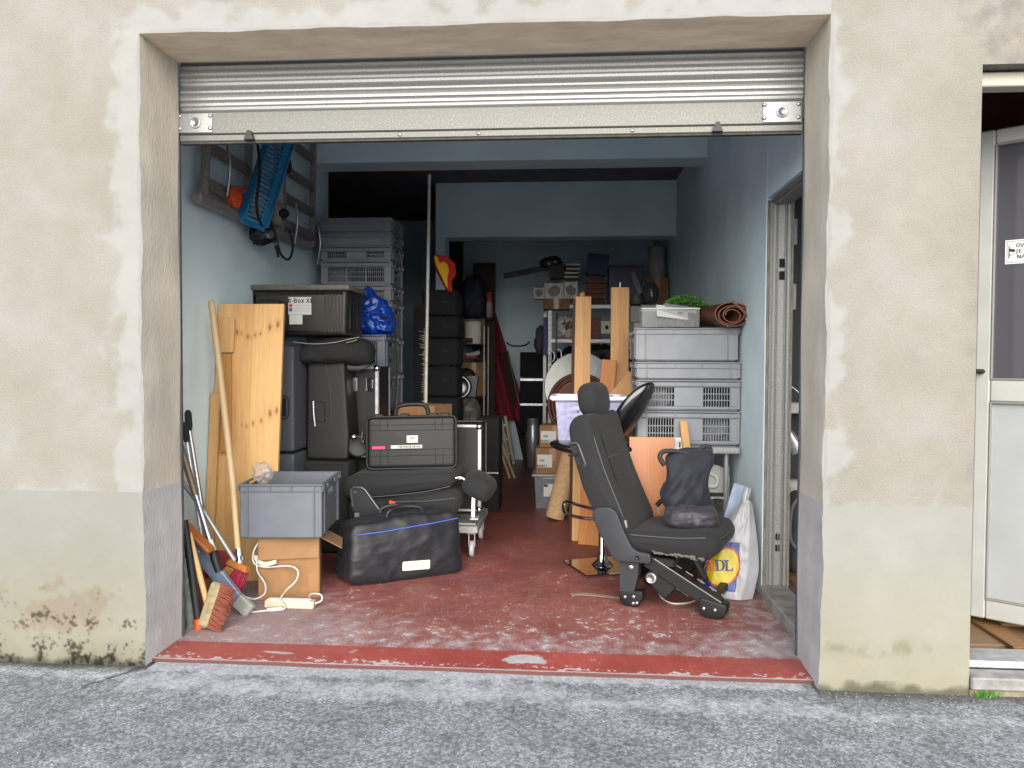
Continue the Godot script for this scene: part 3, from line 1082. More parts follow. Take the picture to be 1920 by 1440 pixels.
func roller_shutter() -> void:
	var t := thing("roller_shutter", "galvanised steel roller shutter rolled up at the top of the garage opening", "roller shutter", V(1.25, 2.05, -0.3))
	var zc := -0.30
	# ribbed slats hanging below the soffit
	for k in 3:
		var top := 2.466 - k * 0.0995
		var prof := [Vector2(0.0000, 0), Vector2(0.0025, -0.004), Vector2(0.0074, -0.014), Vector2(0.0074, -0.022), Vector2(0.0037, -0.027), Vector2(0.0074, -0.033), Vector2(0.0096, -0.042), Vector2(0.0096, -0.052), Vector2(0.0043, -0.058), Vector2(0.0077, -0.064), Vector2(0.0077, -0.074), Vector2(0.0037, -0.080), Vector2(0.0019, -0.090), Vector2(-0.0030, -0.098), Vector2(-0.0060, -0.0965), Vector2(-0.0060, -0.001)]
		var s := S()
		var xf := Transform3D(Basis(V(0, 0, 1), V(0, 1, 0), V(-1, 0, 0)), V(2.496, top, zc))
		prism(s, prof, xf, 2.492)
		obj("slat", s, M.galv, t)
	var s := S()
	bx(s, V(1.25, 2.121, zc + 0.004), V(2.49, 0.090, 0.016), Basis(), 0.004)
	obj("bottom_bar", s, M.bar_metal, t)
	s = S()
	bx(s, V(1.25, 2.0575, zc + 0.008), V(2.484, 0.026, 0.03), Basis(), 0.003)
	obj("bottom_rail", s, M.bar_metal, t)
	s = S()
	bx(s, V(1.25, 2.040, zc + 0.006), V(2.482, 0.009, 0.024), Basis(), 0.001)
	obj("rubber_seal", s, mt(c8(74, 70, 62), 0.9, {tex = "stain", s = 6.0}), t)
	for e in [[0.072, 1.0], [2.414, -1.0]]:
		s = S()
		bx(s, V(e[0], 2.121, zc + 0.0145), V(0.142, 0.078, 0.004), Basis(), 0.001)
		var pl := obj("lock_plate", s, M.galv, t)
		s = S()
		lathe(s, Transform3D(Basis(V(1, 0, 0), V(0, 0, 1), V(0, -1, 0)), V(e[0], 2.121, zc + 0.0165)), [Vector2(0.022, 0), Vector2(0.022, 0.004), Vector2(0.017, 0.006), Vector2(0.0155, 0.004), Vector2(0.0, 0.004)], 20)
		obj("lock", s, M.steel, pl)
		s = S()
		bx(s, V(e[0], 2.121, zc + 0.021), V(0.003, 0.014, 0.002), Basis(), 0.0005)
		obj("keyhole", s, M.black, pl)
		for q in [[-0.066, 0.028], [0.062, 0.028], [-0.066, -0.022], [0.062, -0.022]]:
			s = S()
			lathe(s, Transform3D(Basis(V(1, 0, 0), V(0, 0, 1), V(0, -1, 0)), V(e[0] + q[0], 2.121 + q[1], zc + 0.0165)), [Vector2(0.0085, 0), Vector2(0.0078, 0.003), Vector2(0.004, 0.0055), Vector2(0, 0.006)], 12)
			obj("rivet", s, M.steel, pl)
	for x in [1.236, 1.841, 0.92]:
		s = S()
		lathe(s, Transform3D(Basis(V(1, 0, 0), V(0, 0, 1), V(0, -1, 0)), V(x, 2.058, zc + 0.023)), [Vector2(0.009, 0), Vector2(0.008, 0.003), Vector2(0, 0.005)], 12)
		obj("bolt", s, M.steel, t)
	for x in [0.306, 2.166]:
		s = S()
		prism(s, [Vector2(-0.02, -0.018), Vector2(0.02, -0.018), Vector2(0.007, 0.018), Vector2(-0.007, 0.018)], Transform3D(Basis(), V(x, 2.062, zc + 0.022)), 0.022)
		obj("stop_bracket", s, M.seat_metal, t)
	for x in [-0.004, 2.504]:
		s = S()
		bx(s, V(x, 1.05, -0.292), V(0.012, 2.10, 0.018), Basis(), 0.002)
		obj("guide_rail", s, mt(c8(96, 98, 100), 0.5, {metal = 0.5, tex = "grime"}), t)

func side_doorway() -> void:
	# opening in the right wall with a galvanised frame, x 2.555 .. 2.685, z -1.06 .. -0.33
	var t := thing("door_frame", "galvanised steel door frame set in the blue right wall of the garage", "door frame", V(2.62, 0.05, -1.04))
	var s := S()
	# far post: a channel with raised lips
	bx(s, V(2.62, 0.99, -1.052), V(0.100, 1.86, 0.006), Basis(), 0.001)
	bx(s, V(2.588, 0.99, -1.044), V(0.016, 1.86, 0.014), Basis(), 0.003)
	bx(s, V(2.655, 0.99, -1.044), V(0.014, 1.86, 0.014), Basis(), 0.003)
	bx(s, V(2.606, 0.99, -1.047), V(0.004, 1.86, 0.009), Basis(), 0.001)
	bx(s, V(2.642, 0.99, -1.047), V(0.004, 1.86, 0.009), Basis(), 0.001)
	obj("post", s, M.galv_dull, t)
	s = S()
	bx(s, V(2.62, 1.93, -0.70), V(0.11, 0.006, 0.70), Basis(), 0.001)
	bx(s, V(2.59, 1.922, -0.70), V(0.016, 0.012, 0.70), Basis(), 0.003)
	obj("head", s, M.galv_dull, t)
	for y in [1.575, 1.635]:
		s = S()
		bx(s, V(2.628, y, -1.047), V(0.026, 0.042, 0.006), Basis(), 0.0005)
		obj("slot", s, M.shadow_black, t)
	for y in [0.245, 0.30]:
		s = S()
		bx(s, V(2.624, y, -1.046), V(0.018, 0.03, 0.006), Basis(), 0.0005)
		obj("slot", s, M.shadow_black, t)
		s = S()
		bx(s, V(2.624, y, -1.042), V(0.006, 0.034, 0.004), Basis(), 0.0005)
		obj("clip", s, M.steel, t)
	s = S()
	bx(s, V(2.562, 0.97, -1.052), V(0.010, 1.94, 0.016), Basis(), 0.003)
	bx(s, V(2.675, 0.97, -1.052), V(0.012, 1.94, 0.016), Basis(), 0.003)
	obj("plaster_edge", s, mt(c8(150, 142, 126), 0.95, {tex = "stain", bump = "plaster", bs = 0.3, s = 2.0}), t)
	s = S()
	bx(s, V(2.61, 0.025, -0.68), V(0.14, 0.065, 0.74), Basis(), 0.006)
	obj("sill", s, mt(c8(150, 146, 142), 0.8, {tex = "stain", s = 2.0}), t)

func right_entrance() -> void:
	# recess x 3.01 .. 3.96, glazed door opening inwards, hinged at the right
	var s := S()
	bx(s, V(4.3, 0.02, -2.2), V(3.2, 0.05, 3.7))
	struct("office_floor", s, mt(c8(120, 96, 74), 0.5))
	for row in 12:
		for k in 3:
			s = S()
			bx(s, V(2.72 + row * 0.10 + 0.05, 0.052, -0.75 - k * 0.92 - (row % 3) * 0.28), V(0.098, 0.014, 0.915), Basis(), 0.0015)
			var pl := obj("floor_plank", s, [M.parquet, M.parquet_dark, M.parquet][(row * 2 + k) % 3], get_node("office_floor"))
			pl.name = "floor_plank"
	s = S()
	bx(s, V(4.3, 1.4, -4.0), V(3.4, 2.8, 0.1))
	bx(s, V(5.9, 1.4, -2.2), V(0.1, 2.8, 3.7))
	bx(s, V(4.3, 2.75, -2.2), V(3.3, 0.1, 3.7))
	struct("office_walls", s, mt(c8(150, 88, 82), 0.85, {tex = "grime", s = 0.8, world = true}))
	var t := thing("entrance_surround", "pale door frame and stone step of the entrance right of the garage", "door frame", V(3.48, 0.0, -0.06))
	s = S()
	bx(s, V(3.017, 1.09, -0.10), V(0.016, 2.09, 0.07), Basis(), 0.004)
	bx(s, V(3.935, 1.09, -0.10), V(0.05, 2.09, 0.07), Basis(), 0.004)
	obj("frame_post", s, mt(c8(166, 160, 146), 0.4), t)
	s = S()
	bx(s, V(3.485, 2.152, -0.10), V(0.95, 0.05, 0.07), Basis(), 0.004)
	obj("frame_head", s, mt(c8(166, 160, 146), 0.4), t)
	s = S()
	bx(s, V(3.49, 0.032, -0.03), V(0.955, 0.044, 0.09), Basis(), 0.005)
	obj("step", s, mt(c8(150, 148, 146), 0.6, {tex = "stain", s = 3.0}), t)
	s = S()
	bx(s, V(3.49, 0.069, -0.11), V(0.955, 0.026, 0.07), Basis(), 0.003)
	bx(s, V(3.49, 0.062, -0.19), V(0.955, 0.02, 0.09), Basis(), 0.003)
	obj("threshold_strip", s, M.alu, t)
	s = S()
	bx(s, V(3.49, -0.004, -0.012), V(0.955, 0.024, 0.03), Basis(), 0.002)
	obj("step_base", s, mt(c8(140, 128, 104), 0.9, {tex = "stain", s = 3.0}), t)
	# door leaf in its own axes: hinge at origin, leaf along -x
	var hinge := V(3.93, 0.085, -0.135)
	var free := V(3.315, 0.085, -0.60)
	var d := (free - hinge)
	d.y = 0.0
	var wl := d.length()
	var bs := Basis(-d.normalized(), Vector3.UP, (-d.normalized()).cross(Vector3.UP))
	var dr := thing("entrance_door", "white half glazed door standing ajar right of the garage pillar", "door", hinge, "", bs, true)
	var H := 2.03
	s = S()
	bx(s, V(-wl + 0.0275, H / 2, 0), V(0.055, H, 0.06), Basis(), 0.006)
	bx(s, V(-0.045, H / 2, 0), V(0.09, H, 0.06), Basis(), 0.006)
	bx(s, V(-wl / 2 - 0.0175, H - 0.03, 0), V(wl - 0.145, 0.06, 0.058), Basis(), 0.006)
	bx(s, V(-wl / 2 - 0.0175, 0.955, 0), V(wl - 0.145, 0.09, 0.058), Basis(), 0.006)
	bx(s, V(-wl / 2 - 0.0175, 0.04, 0), V(wl - 0.145, 0.08, 0.058), Basis(), 0.006)
	obj("leaf_frame", s, M.pvc, dr)
	s = S()
	bx(s, V(-wl / 2 - 0.0175, 0.495, 0), V(wl - 0.14, 0.85, 0.024), Basis(), 0.001)
	obj("lower_panel", s, M.pvc_panel, dr)
	s = S()
	bx(s, V(-wl / 2 - 0.0175, 1.485, 0), V(wl - 0.14, 0.98, 0.012), Basis(), 0.001)
	var gm := mt(c8(70, 70, 76), 0.06, {spec = 0.6})
	obj("glass_pane", s, gm, dr)
	for e in [[1.0, 1.97], [0.08, 0.91]]:
		s = S()
		bx(s, V(-wl + 0.059, (e[0] + e[1]) / 2, 0.02), V(0.007, e[1] - e[0], 0.022), Basis(), 0.002)
		bx(s, V(-wl / 2 - 0.0175, e[0] + 0.004, 0.02), V(wl - 0.16, 0.007, 0.022), Basis(), 0.002)
		bx(s, V(-wl / 2 - 0.0175, e[1] - 0.004, 0.02), V(wl - 0.16, 0.007, 0.022), Basis(), 0.002)
		obj("glazing_bead", s, mt(c8(120, 120, 116), 0.5), dr)
	s = S()
	cyl(s, V(-wl + 0.028, 1.035, 0.030), V(-wl + 0.028, 1.035, 0.065), 0.010)
	tube(s, curve([V(-wl + 0.036, 1.036, 0.066), V(-wl, 1.036, 0.070), V(-wl - 0.055, 1.034, 0.066)], 4), 0.009)
	obj("door_handle", s, M.black, dr)
	# notice on the glass
	var sg := thing("notice_sign", "white video surveillance notice with black lettering stuck on the door glass", "sign", hinge + bs * V(-wl / 2, 1.525, 0.0075), "", bs, true)
	var sx := -wl / 2 + 0.275
	s = S()
	bx(s, V(sx - 0.06 + 0.0, 0.0, 0.0006), V(0.24, 0.098, 0.0012), Basis(), 0.0002)
	obj("sign_plate", s, M.paper, sg)
	s = S()
	for q in [[0.0, 0.043, 0.226, 0.0016], [0.0, -0.043, 0.226, 0.0016], [-0.113, 0.0, 0.0016, 0.084], [0.113, 0.0, 0.0016, 0.084]]:
		bx(s, V(sx - 0.06 + q[0], q[1], 0.0014), V(q[2], q[3], 0.0006), Basis(), 0.0001)
	obj("border", s, M.ink, sg)
	s = S()
	bx(s, V(sx - 0.166, 0.0, 0.0014), V(0.0035, 0.052, 0.0006), Basis(), 0.0001)
	bx(s, V(sx - 0.160, -0.012, 0.0014), V(0.014, 0.003, 0.0006), Basis(), 0.0001)
	bx(s, V(sx - 0.155, 0.006, 0.0016), V(0.020, 0.012, 0.0008), rot(0, 0, -14), 0.0002)
	obj("camera_symbol", s, M.ink, sg)
	var lines := ["OVAJ OBJEKT", "JE POD VIDEO", "NADZOROM"]
	for k in 3:
		lettering("lettering", lines[k], Transform3D(Basis(), V(sx - 0.060 - 0.084 + k * 0.002, 0.025 - k * 0.023, 0.0016)), 0.0165, M.ink, sg, false, true)
	# weeds at the foot of the step
	var wd := thing("weed_tuft", "small green weed tuft in the crack below the entrance step", "plant", V(3.05, -0.01, 0.01))
	s = S()
	for i in 26:
		var a := rng.randf() * TAU
		var p := V(3.05 + rng.randfn(0, 0.02), -0.012, 0.01 + rng.randf() * 0.012)
		var e := p + V(cos(a) * 0.014, rng.randf_range(0.010, 0.032), sin(a) * 0.010 + 0.006)
		s.set_smooth_group(-1)
		var w := V(0.0025, 0, 0.001)
		quad(s, p - w, p + w, e + w * 0.7, e - w * 0.7, Vector3.BACK)
	obj("leaves", s, M.leaf, wd)
	wd.get_child(0).set_meta("kind", "stuff")

# ---------------------------------------------------------------- crates and boxes
func crate(label: String, w: float, h: float, d: float, at: Vector3, yaw: float, kind: String, m: Material, group := "", open_top := false) -> Node3D:
	# local: bottom centre at the origin, long face towards +z
	var t := thing("storage_crate", label, "crate", at, group, rot(0, yaw, 0), true)
	var th := 0.010
	var bw := w - 0.020
	var bd := d - 0.020
	var s := S()
	var s2 := S()
	var rib := 0.39 * w
	# base and short sides with their hand holes
	bx(s, V(0, 0.008, 0), V(bw - 0.02, 0.016, bd - 0.02))
	for e in [-1.0, 1.0]:
		var x: float = e * (bw / 2 - th / 2)
		var hh := minf(0.035, h * 0.22)
		var hy := h - 0.035 - hh * 0.9
		bx(s, V(x, (hy - hh / 2 + 0.012) / 2 + 0.004, 0), V(th, hy - hh / 2 - 0.004, bd))
		bx(s, V(x, (hy + hh / 2 + h - 0.02) / 2, 0), V(th, h - 0.02 - hy - hh / 2, bd))
		for e2 in [-1.0, 1.0]:
			bx(s, V(x, hy, e2 * (0.055 + (bd / 2 - 0.055) / 2)), V(th, hh, bd / 2 - 0.055))
		for e2 in [-0.36, 0.36]:
			bx(s, V(e * (bw / 2 + 0.003), h / 2, e2 * d), V(0.008, h - 0.03, 0.010), Basis(), 0.002)
		bx(s, V(e * (bw / 2 + 0.002), hy - hh * 1.3, 0), V(0.006, 0.006, d * 0.72), Basis(), 0.002)
	# long sides
	for e in [-1.0, 1.0]:
		var z: float = e * (bd / 2 - th / 2)
		if kind == "solid" or e < 0.0:
			bx(s, V(0, h / 2, z), V(bw - 2 * th, h - 0.012, th))
		else:
			var y0 := 0.024
			var y1 := h - 0.042 if h > 0.14 else h - 0.038
			bx(s, V(0, y0 / 2 + 0.004, z), V(bw - 2 * th, y0 - 0.008, th))
			bx(s, V(0, (y1 + h - 0.012) / 2, z), V(bw - 2 * th, h - 0.012 - y1, th))
			for q in [-1.0, 1.0]:
				bx(s, V(q * (rib + (bw / 2 - th - rib) / 2), (y0 + y1) / 2, z), V(bw / 2 - th - rib, y1 - y0, th))
			var wins := [[-rib, -0.135 * w], [0.135 * w, rib]]
			if kind == "three":
				bx(s, V(-0.135 * w, (y0 + y1) / 2, z), V(0.012, y1 - y0, th))
				bx(s, V(0.135 * w, (y0 + y1) / 2, z), V(0.012, y1 - y0, th))
				wins = [[-rib, -0.145 * w], [-0.125 * w, 0.125 * w], [0.145 * w, rib]]
			else:
				bx(s, V(0, (y0 + y1) / 2, z), V(0.27 * w, y1 - y0, th))
			for wn in wins:
				var wl: float = wn[1] - wn[0]
				var nb := int(wl / 0.0135)
				for k in nb + 1:
					bx(s2, V(wn[0] + wl * k / nb, (y0 + y1) / 2, z), V(0.0045, y1 - y0, 0.006), Basis(), 0.0006)
				var rows := int((y1 - y0) / 0.042)
				for k in range(1, rows + 1):
					bx(s2, V((wn[0] + wn[1]) / 2, y0 + (y1 - y0) * k / (rows + 1), z), V(wl, 0.0055, 0.008), Basis(), 0.0006)
		for q in [-rib, rib]:
			bx(s, V(q, h / 2, e * (bd / 2 + 0.003)), V(0.007, h - 0.02, 0.009), Basis(), 0.002)
		for q in [-1.0, 1.0]:
			bx(s, V(q * (bw / 2 - 0.008), h / 2, e * (bd / 2 - 0.004)), V(0.020, h - 0.016, 0.012), Basis(), 0.004)
	obj("body", s, m, t)
	# rim
	s = S()
	for e in [-1.0, 1.0]:
		bx(s, V(0, h - 0.0045, e * (d / 2 - 0.008)), V(w, 0.009, 0.016), Basis(), 0.003)
		bx(s, V(0, h - 0.034, e * (d / 2 - 0.009)), V(w - 0.004, 0.006, 0.014), Basis(), 0.002)
		bx(s, V(e * (w / 2 - 0.008), h - 0.0045, 0), V(0.016, 0.009, d - 0.033), Basis(), 0.003)
		bx(s, V(e * (w / 2 - 0.009), h - 0.034, 0), V(0.014, 0.006, d - 0.033), Basis(), 0.002)
		for q in [-0.497, -0.39, -0.125, 0.125, 0.39, 0.497]:
			bx(s, V(q * w, h - 0.02, e * (d / 2 - 0.008)), V(0.005, 0.026, 0.012), Basis(), 0.001)
		for q in [-0.45, -0.2, 0.2, 0.45]:
			bx(s, V(e * (w / 2 - 0.008), h - 0.02, q * d), V(0.012, 0.026, 0.005), Basis(), 0.001)
	obj("rim", s, m, t)
	if kind != "solid":
		var gr := obj("grating", s2, m, t)
		gr.set_meta("kind", "stuff")
		# what lies inside shows through the bars
		for k in 3:
			s = S()
			blob(s, Transform3D(rot(0, k * 37, 0), V((k - 1) * w * 0.29, h * 0.36, d * 0.12)), V(w * 0.15, h * 0.30, d * 0.22), 2.6, 6, 0.03, 14.0, null, k + int(at.y * 50))
			obj("contents", s, [M.black, M.navy, mt(c8(130, 132, 138), 0.6)][(k + int(at.y * 10)) % 3], t)
	return t

func carton(label: String, w: float, h: float, d: float, at: Vector3, yaw: float, m: Material, o := {}) -> Node3D:
	# closed cardboard box: bottom centre at the origin, front +z
	var t := thing("cardboard_box", label, "box", at, o.get("group", ""), rot(0, yaw, 0), true)
	var s := S()
	bx(s, V(0, h / 2, 0), V(w, h, d), Basis(), 0.003)
	obj("body", s, m, t)
	s = S()
	bx(s, V(0, h + 0.0012, 0), V(w - 0.01, 0.0016, 0.05), Basis(), 0.0004)
	bx(s, V(0, h - 0.05, d / 2 + 0.0006), V(0.05, 0.10, 0.0014), Basis(), 0.0004)
	obj("tape", s, M.tape, t).set_meta("kind", "stuff")
	if o.has("paper"):
		var p: Array = o.paper
		s = S()
		bx(s, V(p[0], p[1], d / 2 + 0.001), V(p[2], p[3], 0.0012), Basis(), 0.0003)
		var pl := obj("label_paper", s, M.paper, t)
		var n := 0
		for row in o.get("print", []):
			lettering("lettering", row, Transform3D(Basis(), V(p[0] - p[2] * 0.18, p[1] + 0.004 - n * p[3] * 0.42, d / 2 + 0.0018)), o.get("size", 0.018), M.ink, pl)
			n += 1
	return t

func left_side() -> void:
	wall_rack()
	# wide glued pine board leaning at the back of the tools
	var t := thing("pine_board", "wide knotty pine board standing upright behind the broom", "board", V(-0.11, 0, -1.10))
	var s := S()
	grid(s, 1, 1, func(u, v): return V(-0.292 + 0.362 * u, 1.456 - 1.456 * v, -1.258 + 0.16 * v), Vector3.BACK, -1)
	obj("face", s, M.pine, t)
	s = S()
	bar(s, V(-0.111, 0.0, -1.110), V(-0.111, 1.4555, -1.270), 0.362, 0.022, Vector3.BACK)
	obj("board", s, M.pine_strip, t)
	t = thing("pine_piece", "short pale pine piece with rounded corners on the wide pine board", "board", V(-0.22, 1.2, -1.21))
	s = S()
	var b := Basis(V(1, 0, 0), V(0, 1.456, -0.16).normalized(), V(0, 0.16, 1.456).normalized())
	rext(s, rounded([Vector2(-0.042, -0.094), Vector2(0.042, -0.094), Vector2(0.042, 0.094), Vector2(-0.042, 0.094)], 0.008), Transform3D(b, V(-0.232, 1.285, -1.236)), 0.0, 0.02, 0.003, 2)
	obj("piece", s, M.pine_strip, t)
	t = thing("pine_strip", "narrow pale wooden strip leaning against the wide pine board", "board", V(-0.2, 0.66, -1.14))
	s = S()
	bar(s, V(-0.205, 0.665, -1.148), V(-0.228, 1.185, -1.208), 0.058, 0.012, Vector3.BACK)
	obj("strip", s, mt(c8(225, 205, 170), 0.7, {tex = "pine2", s = Vector3(4, 1.2, 4)}), t)
	t = thing("pine_plank", "tall narrow pine plank at the left edge of the wide pine board", "board", V(-0.25, 0, -1.05))
	s = S()
	bar(s, V(-0.268, 0.0, -1.062), V(-0.268, 0.98, -1.166), 0.05, 0.02, Vector3.BACK)
	obj("plank", s, M.pine_strip, t)

	# broom with pink and ochre bristles
	t = thing("broom", "wooden handled broom with pink and straw coloured bristles leaning on the pine board", "broom", V(0.04, 0.08, -0.72))
	s = S()
	tube(s, [V(0.048, 0.235, -0.72), V(0.0, 0.52, -0.78), V(-0.12, 1.10, -0.90), V(-0.195, 1.44, -0.972)], [0.0135, 0.0165, 0.0165, 0.0165], 14)
	sph(s, V(-0.195, 1.44, -0.972), 0.0165, 4)
	obj("handle", s, M.handle_wood, t)
	s = S()
	tube(s, [V(0.060, 0.186, -0.708), V(0.046, 0.262, -0.724)], [0.019, 0.0165], 14)
	obj("collar", s, M.chrome, t)
	s = S()
	var hb := Basis(V(0.92, -0.26, 0.28).normalized(), V(0.2, 0.95, -0.2).normalized(), Vector3.ZERO)
	hb.z = hb.x.cross(hb.y).normalized(); hb.y = hb.z.cross(hb.x)
	rext(s, rounded([Vector2(-0.062, -0.014), Vector2(0.062, -0.014), Vector2(0.048, 0.018), Vector2(-0.048, 0.018)], 0.008), Transform3D(hb, V(0.055, 0.185, -0.705)), -0.022, 0.022, 0.005, 3)
	obj("block", s, mt(c8(216, 172, 118), 0.6, {tex = "pine2", s = 6.0}), t)
	for grp in [["bristles", M.brush_ochre, -0.055, -0.012], ["bristles", M.brush_red, -0.012, 0.055]]:
		s = S()
		for i in 150:
			var q := rng.randf()
			var x: float = lerpf(grp[2], grp[3], q)
			var p := V(0.055, 0.178, -0.705) + hb * V(x, -0.012, rng.randf_range(-0.018, 0.018))
			var e := p + V(-0.085 + x * 0.9 + rng.randfn(0, 0.004), -0.098 + rng.randfn(0, 0.006), 0.015 + rng.randfn(0, 0.006))
			tube(s, [p, p.lerp(e, 0.55) + V(0.006, 0, 0), e], [0.0026, 0.0024, 0.0014], 4, false)
		var br := obj(grp[0], s, grp[1], t)
		br.set_meta("kind", "stuff")
	s = S()
	bx(s, V(0.072, 0.225, -0.700), V(0.016, 0.024, 0.012), rot(0, 0, 12))
	obj("clamp", s, M.steel, t)

	# poles in the corner
	var poles := [
		["mop_pole", "aluminium pole with a black rubber grip, taller one in the left corner", V(-0.118, 0.20, -0.78), V(-0.238, 0.81, -0.82), V(-0.247, 0.905, -0.825), 0.011, M.steel],
		["mop_pole", "aluminium pole with a black grip, shorter one in the left corner", V(-0.104, 0.22, -0.70), V(-0.200, 0.765, -0.72), V(-0.21, 0.855, -0.725), 0.010, M.alu],
	]
	for q in poles:
		t = thing(q[0], q[1], "pole", q[2], "cleaning poles in the left corner")
		s = S()
		tube(s, [q[2], q[3]], q[5], 12)
		obj("tube", s, q[6], t)
		s = S()
		tube(s, [q[3], q[3].lerp(q[4], 0.2), q[3].lerp(q[4], 0.9), q[4] + (q[4] - q[3]) * 0.06], [q[5] * 1.15, q[5] * 1.5, q[5] * 1.5, q[5] * 0.7], 12)
		obj("grip", s, M.rubber, t)
	t = thing("telescopic_pole", "grey and brown telescopic pole with a white sticker, crossing the left corner", "pole", V(0.0, 0.2, -0.6))
	s = S()
	tube(s, [V(-0.175, 0.78, -0.60), V(-0.098, 0.535, -0.60)], 0.0155, 12)
	obj("upper_tube", s, mt(c8(112, 100, 84), 0.45, {metal = 0.4}), t)
	s = S()
	tube(s, [V(-0.098, 0.535, -0.60), V(-0.020, 0.290, -0.60)], 0.0125, 12)
	obj("lower_tube", s, M.steel, t)
	s = S()
	tube(s, [V(-0.034, 0.330, -0.60), V(-0.014, 0.275, -0.60)], 0.0138, 12)
	obj("sticker", s, M.paper, t)
	s = S()
	tube(s, [V(-0.018, 0.282, -0.60), V(-0.008, 0.245, -0.596), V(0.016, 0.19, -0.59)], [0.016, 0.020, 0.018], 12)
	obj("end_cap", s, M.black, t)
	t = thing("steel_tube", "bare grey steel tube sloping down behind the broom head", "pole", V(0.06, 0.23, -0.65))
	s = S()
	tube(s, [V(-0.195, 0.59, -0.66), V(-0.075, 0.433, -0.655), V(0.062, 0.225, -0.65)], 0.010, 12)
	obj("tube", s, M.galv_dull, t)
	t = thing("wooden_brush_block", "tan wooden brush back leaning in the left corner behind the black pole", "brush", V(-0.07, 0.32, -0.58))
	s = S()
	bar(s, V(-0.145, 0.415, -0.57), V(0.0, 0.29, -0.55), 0.05, 0.026, V(0.6, 0.7, 0.3), 0.008)
	obj("block", s, mt(c8(190, 140, 92), 0.6, {tex = "pine2", s = 5.0}), t)
	t = thing("dustpan", "red plastic dustpan standing among the poles in the left corner", "dustpan", V(-0.15, 0.08, -0.84))
	s = S()
	prism(s, rounded([Vector2(-0.075, -0.08), Vector2(0.06, -0.10), Vector2(0.065, 0.045), Vector2(-0.05, 0.055)], 0.015), Transform3D(rot(-12, 10, 0), V(-0.10, 0.165, -0.86)), 0.012)
	prism(s, rounded([Vector2(-0.075, -0.08), Vector2(-0.06, -0.08), Vector2(-0.035, 0.055), Vector2(-0.05, 0.055)], 0.005), Transform3D(rot(-12, 10, 0), V(-0.10, 0.165, -0.86)), 0.05)
	obj("pan", s, M.red, t)
	t = thing("level_bar", "pale blue metal bar with a grey end cap, lying slanted under the brooms", "bar", V(0.16, 0.0, -0.6))
	s = S()
	bar(s, V(-0.143, 0.334, -0.62), V(0.100, 0.066, -0.585), 0.030, 0.062, V(0.74, 0.67, 0), 0.004)
	obj("bar", s, mt(c8(128, 140, 162), 0.4, {metal = 0.35, tex = "grime"}), t)
	s = S()
	bar(s, V(0.100, 0.066, -0.585), V(0.168, 0.012, -0.575), 0.034, 0.066, V(0.62, 0.78, 0), 0.006)
	obj("end_cap", s, mt(c8(150, 156, 148), 0.6, {tex = "grime"}), t)
	s = S()
	lathe(s, Transform3D(Basis(V(1, 0, 0), V(0, 0, 1), V(0, -1, 0)), V(-0.092, 0.275, -0.60)), [Vector2(0.016, 0), Vector2(0.014, 0.006), Vector2(0, 0.006)], 14)
	obj("bubble", s, M.green_glass, t)
	t = thing("blue_brush", "small blue plastic brush end sticking out beside the pink broom", "brush", V(0.05, 0.09, -0.65))
	s = S()
	tube(s, [V(0.045, 0.115, -0.64), V(0.062, 0.085, -0.63), V(0.072, 0.072, -0.63)], [0.013, 0.017, 0.014], 10)
	obj("cap", s, mt(c8(20, 150, 200), 0.4), t)
	t = thing("black_pole", "black pole with an orange tip standing in front of the left jamb", "pole", V(0.025, 0, -0.38))
	s = S()
	tube(s, [V(0.022, 0.04, -0.375), V(-0.010, 0.22, -0.39), V(-0.056, 0.46, -0.41)], 0.0165, 14)
	obj("tube", s, M.black, t)
	s = S()
	tube(s, [V(0.026, 0.0, -0.372), V(0.021, 0.045, -0.375)], 0.018, 14)
	obj("tip", s, M.orange, t)
	t = thing("hand_brush", "worn wooden hand broom with brown bristles lying on its side at the front left", "brush", V(0.08, 0, -0.38))
	s = S()
	tube(s, [V(-0.045, 0.40, -0.43), V(0.046, 0.105, -0.405)], 0.0125, 12)
	obj("handle", s, mt(c8(206, 168, 116), 0.6, {tex = "fine", s = 12.0}), t)
	s = S()
	bar(s, V(0.088, 0.190, -0.42), V(0.046, 0.010, -0.365), 0.040, 0.050, V(1, -0.2, 0.3), 0.010)
	obj("block", s, mt(c8(168, 152, 118), 0.75, {tex = "stain", s = 8.0}), t)
	s = S()
	for i in 260:
		var q := rng.randf()
		var p := V(0.088, 0.185, -0.42).lerp(V(0.050, 0.012, -0.365), q) + V(0.02, 0, rng.randf_range(-0.016, 0.016))
		var e := p + V(0.062 + rng.randfn(0, 0.005), -0.020 - 0.012 * q + rng.randfn(0, 0.005), 0.018 + rng.randfn(0, 0.004))
		e.y = maxf(e.y, 0.003)
		tube(s, [p, e], [0.0022, 0.0014], 4, false)
	obj("bristles", s, M.brush_brown, t).set_meta("kind", "stuff")
	t = thing("red_pole", "thin red tool pole in the shade behind the black pole", "pole", V(-0.02, 0.05, -0.45))
	s = S()
	tube(s, [V(-0.058, 0.32, -0.45), V(0.0, 0.06, -0.44)], 0.011, 10)
	obj("handle", s, M.red, t)
	t = thing("grey_tube", "thick dull grey tube standing on the floor against the left jamb", "pipe", V(-0.01, 0, -0.40))
	s = S()
	tube(s, [V(-0.02, 0.0, -0.395), V(-0.055, 0.30, -0.405)], 0.024, 14)
	obj("pipe", s, mt(c8(112, 122, 120), 0.6, {tex = "stain", s = 5.0}), t)

	# open cardboard box with a grey crate on top
	t = thing("cardboard_box", "open brown cardboard box on the floor under the front grey crate", "box", V(0.225, 0, -0.93), "", rot(0, 16, 0), true)
	s = S()
	var w := 0.285
	var h := 0.30
	var d := 0.24
	bx(s, V(0, 0.004, 0), V(w - 0.006, 0.006, d - 0.006), Basis(), 0.001)
